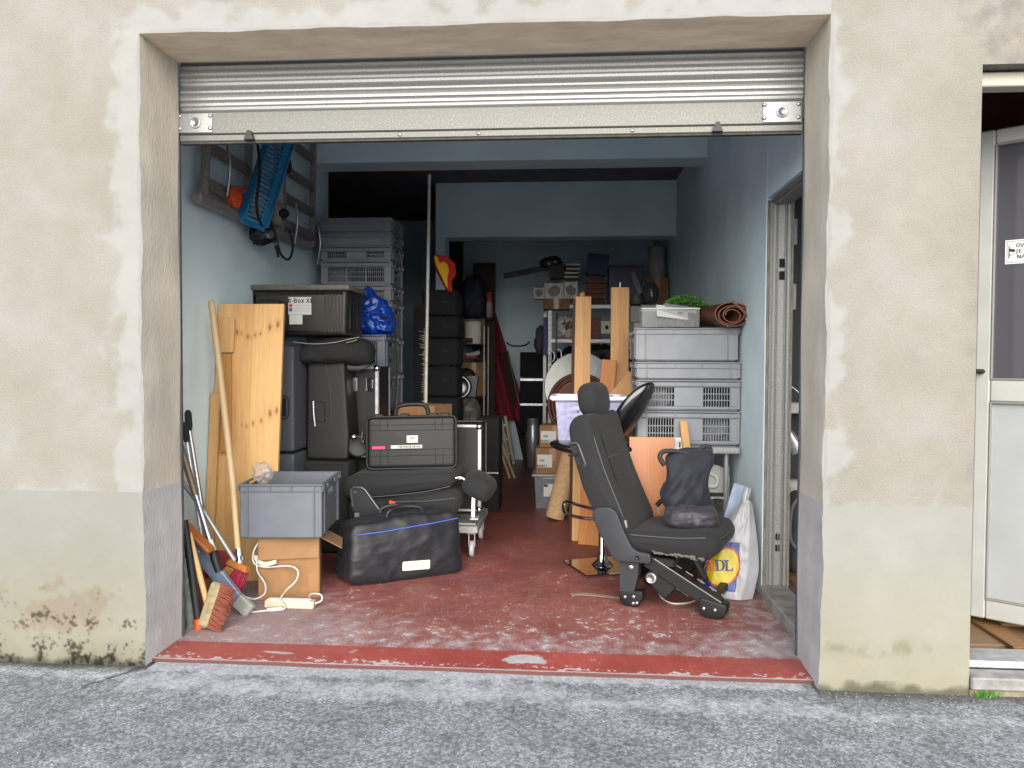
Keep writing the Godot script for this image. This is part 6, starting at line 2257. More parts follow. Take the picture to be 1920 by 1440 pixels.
func car_seat() -> void:
	var f := V(0.93, 0, 0.367).normalized()
	var xf := Transform3D(Basis(f, Vector3.UP, f.cross(Vector3.UP)), V(1.89, 0, -0.84))
	var t := thing("car_seat", "grey cloth car seat with headrest standing upright on its black metal base", "car seat", V(1.89, 0, -0.84), "", xf.basis, true)
	# local: x forward, y up, z towards the near side
	var s := S()
	var back := rounded([Vector2(-0.318, 0.835), Vector2(-0.298, 0.72), Vector2(-0.240, 0.546), Vector2(-0.184, 0.43), Vector2(-0.11, 0.33), Vector2(-0.02, 0.32), Vector2(-0.002, 0.37), Vector2(-0.055, 0.48), Vector2(-0.108, 0.60), Vector2(-0.165, 0.75), Vector2(-0.198, 0.87), Vector2(-0.218, 0.902), Vector2(-0.285, 0.890)], 0.03)
	rext(s, back, Transform3D(), -0.455, 0.012, 0.03, 5, 0.012)
	obj("backrest", s, M.seat_cloth, t)
	# centre panel of the backrest, a little proud, with its cross seam
	s = S()
	grid(s, 12, 24, func(u, v):
		var y: float = lerpf(0.40, 0.865, v)
		var fx: float = lerpf(-0.018, -0.196, pow(v, 0.92))
		var bulge: float = 0.014 * sin(PI * clampf(u, 0.02, 0.98)) * sin(PI * clampf(v * 0.94 + 0.05, 0.03, 0.97)) - 0.004 * exp(-pow((v - 0.64) * 40.0, 2.0))
		return V(fx + bulge - 0.003, y, -0.085 - 0.275 * u), V(1, 0, 0))
	obj("front_panel", s, M.seat_cloth, t)
	s = S()
	tube(s, curve([V(-0.222, 0.898, -0.016), V(-0.186, 0.80, -0.004), V(-0.125, 0.63, -0.002), V(-0.055, 0.47, -0.002), V(-0.012, 0.365, -0.006)], 6), 0.0032, 6)
	tube(s, curve([V(-0.137, 0.690, -0.09), V(-0.128, 0.694, -0.2), V(-0.135, 0.70, -0.35)], 6), 0.002, 6)
	obj("seam", s, M.seam, t)
	s = S()
	blob(s, Transform3D(rot(0, 0, 9), V(-0.262, 0.962, -0.222)), V(0.062, 0.088, 0.128), 2.9, 14)
	obj("headrest", s, M.seat_cloth, t)
	s = S()
	for z in [-0.16, -0.29]:
		cyl(s, V(-0.25, 0.86, z), V(-0.255, 0.92, z), 0.007)
	obj("headrest_rods", s, M.seat_metal, t)
	# cushion
	s = S()
	var cush := rounded([Vector2(-0.03, 0.275), Vector2(-0.04, 0.345), Vector2(0.06, 0.362), Vector2(0.22, 0.372), Vector2(0.35, 0.388), Vector2(0.415, 0.365), Vector2(0.418, 0.30), Vector2(0.355, 0.250), Vector2(0.05, 0.262)], 0.032)
	rext(s, cush, Transform3D(), -0.455, 0.01, 0.045, 5, 0.008)
	obj("cushion", s, M.seat_cloth, t)
	s = S()
	tube(s, curve([V(0.0, 0.343, 0.006), V(0.12, 0.346, 0.009), V(0.25, 0.352, 0.009), V(0.34, 0.362, 0.004), V(0.40, 0.360, -0.03), V(0.418, 0.355, -0.10), V(0.42, 0.352, -0.30)], 6), 0.003, 6)
	obj("cushion_seam", s, M.seam, t)
	s = S()
	for k in 30:
		var u := rng.randf_range(0.10, 0.345)
		blob(s, Transform3D(rot(0, 0, -6), V(u, 0.262 + rng.randf_range(0.0, 0.016) - (u - 0.2) * 0.02, 0.0085)), V(rng.randf_range(0.006, 0.022), rng.randf_range(0.003, 0.007), 0.0022), 2.0, 2)
	obj("worn_patch", s, M.worn, t).set_meta("kind", "stuff")
	# side bracket
	s = S()
	rext(s, rounded([Vector2(-0.176, 0.43), Vector2(-0.160, 0.462), Vector2(-0.088, 0.472), Vector2(-0.055, 0.452), Vector2(-0.017, 0.363), Vector2(0.022, 0.292), Vector2(0.048, 0.276), Vector2(0.110, 0.270), Vector2(0.110, 0.224), Vector2(-0.060, 0.218), Vector2(-0.096, 0.266), Vector2(-0.142, 0.350)], 0.014), Transform3D(), 0.012, 0.042, 0.006, 3)
	obj("side_cover", s, M.seat_plastic, t)
	s = S()
	rext(s, rounded([Vector2(-0.14, 0.40), Vector2(-0.05, 0.42), Vector2(0.02, 0.27), Vector2(0.11, 0.27), Vector2(0.11, 0.224), Vector2(-0.06, 0.218)], 0.014), Transform3D(), -0.478, -0.452, 0.006, 3)
	obj("side_cover", s, M.seat_plastic, t)
	s = S()
	lathe(s, Transform3D(Basis(V(1, 0, 0), V(0, 0, 1), V(0, -1, 0)), V(0.052, 0.248, 0.042)), [Vector2(0.011, -0.001), Vector2(0.011, 0.002), Vector2(0.007, 0.0035), Vector2(0.006, 0.001), Vector2(0, 0.001)], 16)
	obj("screw_cap", s, M.seat_metal, t)
	# release handle near the shoulder
	s = S()
	tube(s, [V(-0.304, 0.755, 0.015), V(-0.266, 0.762, 0.016), V(-0.254, 0.752, 0.017), V(-0.216, 0.662, 0.016), V(-0.226, 0.650, 0.015)], 0.0075, 8)
	obj("handle_surround", s, mt(c8(56, 58, 61), 0.45), t)
	s = S()
	prism(s, [Vector2(-0.295, 0.745), Vector2(-0.258, 0.750), Vector2(-0.222, 0.665), Vector2(-0.255, 0.652)], Transform3D(Basis(), V(-0.004, 0, 0.008)), 0.006)
	obj("handle_recess", s, M.black, t)
	s = S()
	bar(s, V(-0.305, 0.700, 0.016), V(-0.255, 0.706, 0.018), 0.02, 0.010, Vector3.UP, 0.003)
	obj("lever", s, M.black, t)
	for q in [[-0.02, 0.40, 0.012], [0.012, 0.385, -0.452]]:
		s = S()
		bx(s, V(q[0], q[1] - 0.01, q[2] - 0.012), V(0.012, 0.036, 0.008), rot(0, 0, 6), 0.002)
		obj("fabric_tag", s, mt(c8(128, 128, 128), 0.8), t)
	s = S()
	tube(s, curve([V(0.0, 0.40, -0.47), V(0.03, 0.43, -0.475), V(0.06, 0.435, -0.475)], 5), 0.012, 8)
	obj("belt_buckle", s, M.black, t)
	# base
	for side in [0, 1]:
		var z: float = -0.005 if side == 0 else -0.385
		s = S()
		prism(s, [Vector2(-0.048, 0.222), Vector2(0.046, 0.222), Vector2(0.040, 0.15), Vector2(0.020, 0.064), Vector2(-0.046, 0.066)], Transform3D(Basis(), V(0, 0, z - 0.045)), 0.05)
		obj("rear_leg", s, M.seat_plastic, t)
		s = S()
		rext(s, rounded([Vector2(-0.050, 0.068), Vector2(0.062, 0.082), Vector2(0.064, 0.045), Vector2(0.040, 0.004), Vector2(-0.026, 0.002), Vector2(-0.048, 0.028)], 0.014), Transform3D(Basis(), V(0, 0, z - 0.055)), 0.0, 0.062, 0.005, 2)
		obj("rear_foot", s, M.seat_metal, t)
		s = S()
		bar(s, V(0.075, 0.228, z - 0.035), V(0.415, 0.050, z - 0.035), 0.075, 0.062, Vector3.UP, 0.006)
		bar(s, V(0.10, 0.175, z - 0.03), V(0.20, 0.09, z - 0.03), 0.05, 0.10, Vector3.UP, 0.006)
		obj("sloping_rail", s, M.seat_metal, t)
		s = S()
		bar(s, V(0.115, 0.240, z - 0.001), V(0.425, 0.077, z - 0.001), 0.006, 0.006, Vector3.UP, 0.002)
		obj("rail_edge", s, mt(c8(132, 132, 130), 0.4, {metal = 0.5}), t)
		for k in 6:
			s = S()
			var p := V(0.14, 0.225, z).lerp(V(0.41, 0.083, z), k / 5.0)
			bar(s, p + V(0.0, 0.012, -0.07), p + V(0.034, -0.006, -0.07), 0.008, 0.006, Vector3.UP, 0.002)
			obj("rail_slot", s, mt(c8(132, 132, 130), 0.4, {metal = 0.5}), t)
		s = S()
		rext(s, rounded([Vector2(0.330, 0.092), Vector2(0.452, 0.070), Vector2(0.446, 0.020), Vector2(0.405, 0.002), Vector2(0.345, 0.004), Vector2(0.322, 0.040)], 0.016), Transform3D(Basis(), V(0, 0, z - 0.075)), 0.0, 0.086, 0.006, 2)
		obj("front_foot", s, M.seat_metal, t)
		for q in [V(-0.02, 0.045, z), V(0.022, 0.052, z), V(0.038, 0.024, z), V(0.02, 0.020, z), V(0.35, 0.045, z + 0.006), V(0.40, 0.045, z + 0.006)]:
			s = S()
			lathe(s, Transform3D(Basis(V(1, 0, 0), V(0, 0, 1), V(0, -1, 0)), q + V(0, 0, 0.006)), [Vector2(0.009, 0), Vector2(0.008, 0.006), Vector2(0.003, 0.008), Vector2(0, 0.008)], 8)
			obj("bolt", s, M.steel, t)
	s = S()
	lathe(s, Transform3D(Basis(V(1, 0, 0), V(0, 0, 1), V(0, -1, 0)), V(0.105, 0.150, 0.0)), [Vector2(0.026, -0.02), Vector2(0.026, 0.008), Vector2(0.018, 0.012), Vector2(0.016, 0.006), Vector2(0, 0.006)], 18)
	obj("pivot_nut", s, M.steel, t)
	s = S()
	lathe(s, Transform3D(Basis(V(1, 0, 0), V(0, 0, 1), V(0, -1, 0)), V(0.008, 0.190, 0.0)), [Vector2(0.015, -0.02), Vector2(0.015, 0.008), Vector2(0.008, 0.012), Vector2(0, 0.012)], 12)
	obj("pivot_nut", s, M.steel, t)
	s = S()
	bx(s, V(0.10, 0.225, -0.22), V(0.22, 0.04, 0.42), Basis(), 0.006)
	bx(s, V(0.0, 0.12, -0.22), V(0.03, 0.05, 0.36), Basis(), 0.006)
	bx(s, V(0.375, 0.06, -0.22), V(0.04, 0.035, 0.32), Basis(), 0.006)
	bar(s, V(0.23, 0.235, -0.25), V(0.30, 0.10, -0.27), 0.05, 0.03, Vector3.UP, 0.006)
	obj("cross_frame", s, M.seat_metal, t)

	# cloth bag on the cushion
	var bt := thing("tote_bag", "dark navy cloth bag slumped on the car seat cushion", "bag", V(2.17, 0.40, -0.95))
	s = S()
	blob(s, Transform3D(rot(0, -4, -4), V(2.172, 0.585, -0.965)), V(0.125, 0.150, 0.085), 3.4, 34, 0.007, 3.2, func(q: Vector3):
		var w := 0.98 + 0.02 * q.y - 0.24 * exp(-pow((q.y - 0.10) * 2.3, 2.0)) + 0.02 * sin(q.y * 11.0 + q.z * 3.0)
		var dz := 1.0 - 0.75 * clampf((q.y + 0.1) * 1.0, 0.0, 1.0)
		return V(q.x * w + 0.06 * q.y, q.y * (1.0 + 0.13 * q.x * maxf(q.y, 0.0)), (q.z + 0.10 * sin(q.x * 5.0 + q.y * 3.0) + 0.07 * sin(q.x * 9.0 - q.y * 7.0)) * dz - 0.35 * clampf(q.y, 0.0, 1.0)), 21)
	obj("bag", s, M.navy, bt)
	for q in [[-0.075, 0.10, 0.022, -0.02], [0.055, 0.118, 0.032, 0.03]]:
		s = S()
		if q[0] < 0.0:
			tube(s, curve([V(2.062, 0.655, -0.955), V(2.040, 0.695, -0.955), V(2.060, 0.722, -0.965), V(2.12, 0.722, -0.975), V(2.20, 0.712, -0.985)], 6), 0.012, 7)
		else:
			tube(s, curve([V(2.222, 0.715, -0.985), V(2.245, 0.742, -0.985), V(2.275, 0.745, -0.985), V(2.285, 0.720, -0.985), V(2.270, 0.66, -0.97)], 6), 0.011, 7)
		obj("handle", s, mt(c8(34, 35, 40), 0.7), bt)
	var pt := thing("cloth_pouch", "mauve grey soft pouch under the navy bag on the car seat", "pouch", V(2.19, 0.38, -0.90))
	s = S()
	blob(s, Transform3D(rot(0, -8, -1), V(2.185, 0.424, -0.915)), V(0.118, 0.048, 0.10), 3.4, 20, 0.012, 9.0, null, 31)
	obj("pouch", s, M.mauve, pt)
	s = S()
	tube(s, curve([V(2.29, 0.50, -0.93), V(2.315, 0.505, -0.91), V(2.325, 0.495, -0.91), V(2.322, 0.478, -0.91), V(2.30, 0.475, -0.92)], 5), 0.004, 6)
	obj("carabiner", s, M.seat_metal, pt)

func leather_roll() -> void:
	var t := thing("leather_roll", "rolled brown leather with a strap lying on the topmost right crate", "roll", V(2.45, 1.34, -1.6))
	var a := V(2.480, 1.408, -1.46)
	var d := (V(2.37, 1.418, -1.96) - a).normalized()
	var bs := frame_of(d)
	var rad := func(ang: float) -> float: return 0.030 + 0.0165 * ang / TAU + 0.004 * sin(ang * 1.7)
	var s := S()
	var turns := 3.4
	var pt := func(ang: float, l: float, e: float) -> Vector3:
		var r: float = rad.call(ang) + e
		return a + d * (l * 0.5) + bs.x * (r * 1.18 * cos(ang)) + Vector3.UP * (r * 0.80 * sin(ang) * (1.0 - 0.12 * l))
	for e in [0.0, 0.004]:
		grid(s, 90, 6, func(u, v): return pt.call(u * turns * TAU, v, e))
	obj("leather", s, M.brown_leather, t)
	s = S()
	var edge := []
	for k in 110:
		edge.append(pt.call(turns * TAU * k / 109.0, 0.0, 0.002))
	tube(s, edge, 0.0034, 6)
	obj("cut_edge", s, M.leather_edge, t)
	s = S()
	var st := [a + V(-0.005, 0.074, 0.012), a + V(0.025, 0.05, -0.022) * 1.0 + V(0, 0, 0.035), a + V(0.055, 0.02, 0.016), a + V(0.085, -0.02, 0.006)]
	for k in 3:
		bar(s, st[k], st[k + 1], 0.018, 0.004, V(0.3, 0.5, 0.8), 0.001)
	obj("strap", s, M.leather_edge, t)
	s = S()
	sph(s, a + V(0.012, 0.062, 0.022), 0.006, 4)
	sph(s, a + V(-0.028, -0.062, 0.010), 0.005, 4)
	obj("rivet", s, mt(c8(190, 140, 80), 0.3, {metal = 0.8}), t)

func shopping_bag() -> void:
	var n := V(-0.28, 0.22, 0.93).normalized()
	var xf := xf_to(V(2.372, 0.0, -1.035), V(-0.26, 0, 0.97))
	var t := thing("shopping_bag", "white plastic shopping bag with a yellow and blue print by the door frame", "shopping bag", V(2.372, 0, -1.035), "", xf.basis, true)
	var img := PackedByteArray()
	img.resize(256 * 384 * 3)
	var k := 0
	for j in 384:
		for i in 256:
			var x := (i + 0.5) / 256.0 * 0.30 - 0.15
			var y := 0.46 * (1.0 - (j + 0.5) / 384.0)
			var c := c8(158, 160, 166)
			if x > -0.14 and x < 0.045 - y * 0.12 + 0.01 and y > 0.035 and y < 0.27:
				c = c8(28, 52, 124)
			var r := Vector2(x + 0.048, y - 0.148).length()
			if r < 0.098:
				c = c8(160, 50, 34)
			if r < 0.088:
				c = c8(186, 168, 28)
			img[k] = int(c.r * 255); img[k + 1] = int(c.g * 255); img[k + 2] = int(c.b * 255)
			k += 3
	TX.bag = tex_of(256, 384, img)
	var m := mt(Color.WHITE, 0.4, {uv = true})
	m.albedo_texture = TX.bag
	var nz := FastNoiseLite.new()
	nz.frequency = 4.0
	nz.seed = 4
	nz.fractal_type = FastNoiseLite.FRACTAL_RIDGED
	# front sheet: leans back, narrows to a gathered neck
	var shape := func(u: float, v: float) -> Vector3:
		var y := 0.46 * (1.0 - v)
		var w := 1.0 - 0.80 * pow(clampf((y - 0.12) / 0.34, 0.0, 1.0), 1.3)
		var x := (u - 0.5) * 0.26 * w + y * 0.20
		var inside := clampf(minf(minf(u, 1.0 - u) * 5.0, 1.0), 0.0, 1.0)
		var crease := nz.get_noise_2d(u * 0.5, v * 0.7) * 0.007 * (0.35 if u < 0.62 and v > 0.4 and v < 0.95 else 1.0)
		return V(x, y + 0.002, 0.035 * inside - 0.10 * (0.46 - y) * 0.0 - 0.30 * y * 0.55 + crease)
	var s := S()
	grid(s, 40, 44, func(u, v): return shape.call(u, v), V(0, 0, 1))
	obj("front", s, m, t)
	s = S()
	grid(s, 20, 20, func(u, v):
		var p: Vector3 = shape.call(u, v)
		return V(p.x, p.y, -0.30 * p.y * 0.55 - 0.05 * clampf(minf(u, 1.0 - u) * 6.0, 0.0, 1.0)), V(0, 0, -1))
	obj("back", s, M.white, t)
	var lt := ["L", "I", "D", "L"]
	for q in 4:
		var lm := mt(c8(196, 60, 40), 0.5) if q == 1 else mt(c8(26, 40, 96), 0.5)
		var p := V(-0.108 + q * 0.040 + 0.004, 0.150 + q * 0.003, 0.0)
		var z := 0.035 - 0.165 * p.y + 0.007
		lettering("lettering", lt[q], Transform3D(rot(-9.4, 0, 5 + (12 if q == 1 else 0)), V(p.x, p.y, z)), 0.052, lm, t, true)

func far_right() -> void:
	# bar stool with a mirrored square base
	var t := thing("bar_stool", "black shell bar stool on a chrome column with a mirrored square base", "stool", V(1.79, 0, -1.515))
	var s := S()
	var ax := V(0.13, 0, 0.315).normalized()
	var bb := Basis(V(0.315, 0, -0.13).normalized(), Vector3.UP, ax)
	bx(s, V(1.793, 0.010, -1.515), V(0.341, 0.012, 0.341), bb, 0.004)
	obj("base_plate", s, mt(c8(200, 202, 206), 0.05, {metal = 1.0}), t)
	s = S()
	lathe(s, Transform3D(Basis(), V(1.793, 0.016, -1.515)), [Vector2(0.06, 0), Vector2(0.05, 0.015), Vector2(0.030, 0.03), Vector2(0.026, 0.06), Vector2(0.022, 0.065), Vector2(0.022, 0.62), Vector2(0, 0.62)], 20)
	obj("column", s, M.chrome, t)
	s = S()
	tube(s, curve([V(1.79, 0.315, -1.53), V(1.68, 0.318, -1.66), V(1.60, 0.318, -1.78), V(1.575, 0.30, -1.82), V(1.585, 0.265, -1.72), V(1.68, 0.262, -1.60), V(1.79, 0.27, -1.53)], 5), 0.010, 10)
	obj("footrest", s, M.chrome, t)
	s = S()
	blob(s, Transform3D(rot(0, 10, 0), V(1.76, 0.665, -1.60)), V(0.265, 0.042, 0.20), 2.4, 14, 0.0, 1.0, func(q: Vector3): return V(q.x, q.y + 0.5 * q.x * q.x, q.z))
	obj("seat", s, M.black_gloss, t)
	s = S()
	blob(s, Transform3D(rot(0, -25, -33), V(1.945, 0.872, -1.425)), V(0.046, 0.205, 0.11), 2.3, 26, 0.0, 1.0, func(q: Vector3): return V(q.x - 0.9 * q.z * q.z, q.y, q.z * (1.0 - 0.25 * maxf(q.y, 0.0))))
	obj("backrest", s, M.black_gloss, t)
	# lilac bin on the stool
	t = thing("laundry_bin", "pale lilac plastic bin full of stuff on the seat of the bar stool", "bin", V(1.72, 0.70, -1.72))
	s = S()
	var bw := 0.185
	for q in 4:
		var turn := Basis(Vector3.UP, PI / 2 * q)
		var half: float = [0.135, 0.19, 0.135, 0.19][q]
		var wide: float = [0.19, 0.135, 0.19, 0.135][q]
		grid(s, 16, 16, func(u, v): return V(1.715, 0.70, -1.72) + turn * V((u - 0.5) * 2.0 * wide * lerpf(0.90, 1.0, v), 0.235 * v, half * lerpf(0.90, 1.0, v) + 0.004 * sin(v * 42.0 + sin(u * 9.0) * 2.0)), turn * V(0, 0, 1))
	bx(s, V(1.715, 0.705, -1.72), V(0.34, 0.008, 0.24))
	obj("body", s, M.lilac, t)
	s = S()
	for e in [-1.0, 1.0]:
		bx(s, V(1.715, 0.945, -1.72 + e * 0.15), V(0.43, 0.026, 0.036), Basis(), 0.008)
		bx(s, V(1.715 + e * 0.205, 0.945, -1.72), V(0.036, 0.026, 0.264), Basis(), 0.008)
	obj("rim", s, M.lilac_pale, t)
	s = S()
	blob(s, Transform3D(rot(0, 20, 8), V(1.71, 0.90, -1.72)), V(0.17, 0.035, 0.11), 2.6, 8, 0.03, 11.0)
	obj("contents", s, mt(c8(110, 110, 122), 0.7), t)
	# tall planks
	t = thing("oak_plank", "tall oak plank with a dark left edge, left of the two behind the stool", "plank", V(1.69, 0, -2.2))
	s = S()
	bar(s, V(1.675, 0.0, -2.16), V(1.690, 1.575, -2.26), 0.102, 0.035, Vector3.BACK, 0.002)
	obj("plank", s, M.oak, t)
	s = S()
	bar(s, V(1.614, 0.0, -2.19), V(1.629, 1.56, -2.29), 0.018, 0.06, Vector3.BACK, 0.002)
	obj("dark_edge", s, M.dark_wood, t)
	s = S()
	cyl(s, V(1.682, 1.575, -2.26), V(1.682, 1.60, -2.262), 0.020, 0.016, 10)
	obj("dowel", s, M.beech, t)
	t = thing("oak_plank", "tallest light oak plank with a dowel on top, right of the two", "plank", V(1.92, 0, -2.2))
	s = S()
	bar(s, V(1.920, 0.0, -2.14), V(1.925, 1.632, -2.24), 0.116, 0.035, Vector3.BACK, 0.002)
	obj("plank", s, M.oak, t)
	s = S()
	cyl(s, V(1.925, 1.632, -2.24), V(1.925, 1.665, -2.242), 0.005)
	obj("dowel", s, M.alu, t)
	t = thing("short_plank", "short wooden plank with a slanted top leaning before the tallest oak plank", "plank", V(1.80, 0, -2.0))
	s = S()
	bar(s, V(1.76, 0.0, -2.04), V(1.853, 1.165, -2.12), 0.094, 0.022, Vector3.BACK, 0.002)
	obj("plank", s, mt(c8(236, 206, 160), 0.6, {tex = "oak", s = Vector3(6, 0.8, 6)}), t)
	t = thing("cut_board", "orange wooden board with a notched corner at the foot of the tallest plank", "board", V(2.0, 0, -2.05))
	s = S()
	prism(s, [Vector2(-0.12, 0.0), Vector2(0.06, 0.0), Vector2(0.08, 0.95), Vector2(0.07, 1.08), Vector2(0.045, 1.10), Vector2(0.02, 1.06), Vector2(-0.06, 0.96), Vector2(-0.12, 0.94)], Transform3D(rot(-2, 0, 0), V(1.925, 0.0, -2.07)), 0.018)
	obj("board", s, M.oak, t)
	t = thing("plank_offcut", "light wooden offcut standing on the floor left of the stool column", "plank", V(1.70, 0, -2.05))
	s = S()
	bar(s, V(1.697, 0.0, -2.06), V(1.735, 0.62, -2.12), 0.066, 0.03, Vector3.BACK, 0.002)
	obj("plank", s, mt(c8(236, 190, 128), 0.6, {tex = "pine2", s = Vector3(5, 1.2, 5)}), t)
	# cartons by the stool
	var g := "white labelled cartons"
	t = thing("storage_tub", "grey translucent storage tub with a white label under the two cartons", "tub", V(1.47, 0, -3.35))
	s = S()
	prism(s, [Vector2(-0.125, 0.0), Vector2(0.145, 0.0), Vector2(0.155, 0.25), Vector2(-0.14, 0.25)], Transform3D(Basis(), V(1.475, 0.002, -3.50)), 0.28)
	obj("body", s, mt(c8(96, 98, 106), 0.35, {tex = "stain", s = 5.0}), t)
	s = S()
	bx(s, V(1.48, 0.262, -3.36), V(0.33, 0.02, 0.32), Basis(), 0.006)
	bx(s, V(1.48, 0.240, -3.212), V(0.16, 0.012, 0.012), Basis(), 0.003)
	obj("lid", s, mt(c8(152, 154, 158), 0.4), t)
	s = S()
	bx(s, V(1.445, 0.145, -3.2185), V(0.075, 0.10, 0.002), Basis(), 0.0005)
	var pl := obj("label_paper", s, M.paper, t)
	s = S()
	bx(s, V(1.425, 0.182, -3.217), V(0.03, 0.02, 0.0012), Basis(), 0.0003)
	obj("print_patch", s, M.ink, pl)
	carton("brown carton with a white label, lower of the two on the grey tub", 0.26, 0.20, 0.26, V(1.475, 0.275, -3.34), 0, M.card, {group = g, paper = [-0.06, 0.10, 0.115, 0.10], print = ["KN", "M0851"], size = 0.020})
	carton("brown carton with a white label, upper of the two below the stool seat", 0.25, 0.175, 0.24, V(1.505, 0.478, -3.35), -4, M.card, {group = g, paper = [-0.055, 0.085, 0.12, 0.09], print = ["KN", "M0851"], size = 0.020})
	t = thing("cardboard_tube", "thick brown cardboard tube leaning between the cartons and the stool", "tube", V(1.5, 0, -2.8))
	s = S()
	var ca := V(1.505, 0.012, -2.82)
	var cb := V(1.672, 0.70, -2.86)
	tube(s, [ca, cb], 0.072, 24, false)
	tube(s, [cb, ca], 0.066, 24, false)
	obj("tube", s, mt(c8(196, 160, 120), 0.85, {tex = "grime", s = 4.0}), t)
	carton("small brown carton standing on the floor behind the cardboard tube", 0.18, 0.62, 0.20, V(1.74, 0, -2.60), 0, M.card)
	# round things
	t = thing("glass_disc", "large round grey green glass disc leaning behind the oak planks", "disc", V(1.68, 0.56, -3.6))
	s = S()
	lathe(s, Transform3D(Basis(V(1, 0, 0), V(0, 0.12, 1).normalized(), V(0, -1, 0.12).normalized()), V(1.685, 0.945, -3.60)), [Vector2(0, -0.008), Vector2(0.285, -0.008), Vector2(0.29, 0.0), Vector2(0.285, 0.008), Vector2(0, 0.008)], 48, -1)
	obj("disc", s, M.green_glass, t)
	t = thing("wooden_hoop", "round brown wooden frame standing behind the lilac bin", "frame", V(1.68, 0.56, -3.4))
	for r in [0.245, 0.215, 0.188]:
		s = S()
		var ring := []
		for k in 49:
			var an := TAU * k / 48.0
			ring.append(V(1.685 + cos(an) * r, 0.805 + sin(an) * r, -3.42 - 0.04 * sin(an)))
		tube(s, ring, 0.014, 8, false)
		obj("ring", s, mt(c8(128, 78, 50), 0.5, {tex = "oak", s = 5.0}) if r > 0.2 else M.leather_edge, t)
	s = S()
	lathe(s, Transform3D(Basis(V(1, 0, 0), V(0, 0, 1), V(0, -1, 0)), V(1.685, 0.805, -3.44)), [Vector2(0, 0), Vector2(0.18, 0), Vector2(0.18, 0.008), Vector2(0, 0.008)], 32, -1)
	obj("disc", s, mt(c8(92, 56, 42), 0.6), t)
	carton("brown carton under the round wooden frame, mostly hidden by the stool", 0.5, 0.545, 0.36, V(1.83, 0, -3.56), 0, M.card_dark)
	t = thing("black_strap", "black strap with a buckle hanging before the shelving", "strap", V(1.46, 1.1, -4.4))
	s = S()
	bar(s, V(1.478, 1.16, -4.36), V(1.485, 1.60, -4.36), 0.016, 0.006, Vector3.BACK, 0.001)
	blob(s, Transform3D(Basis(), V(1.478, 1.12, -4.36)), V(0.022, 0.06, 0.02), 2.2, 6)
	obj("strap", s, M.black, t)
	shelving()

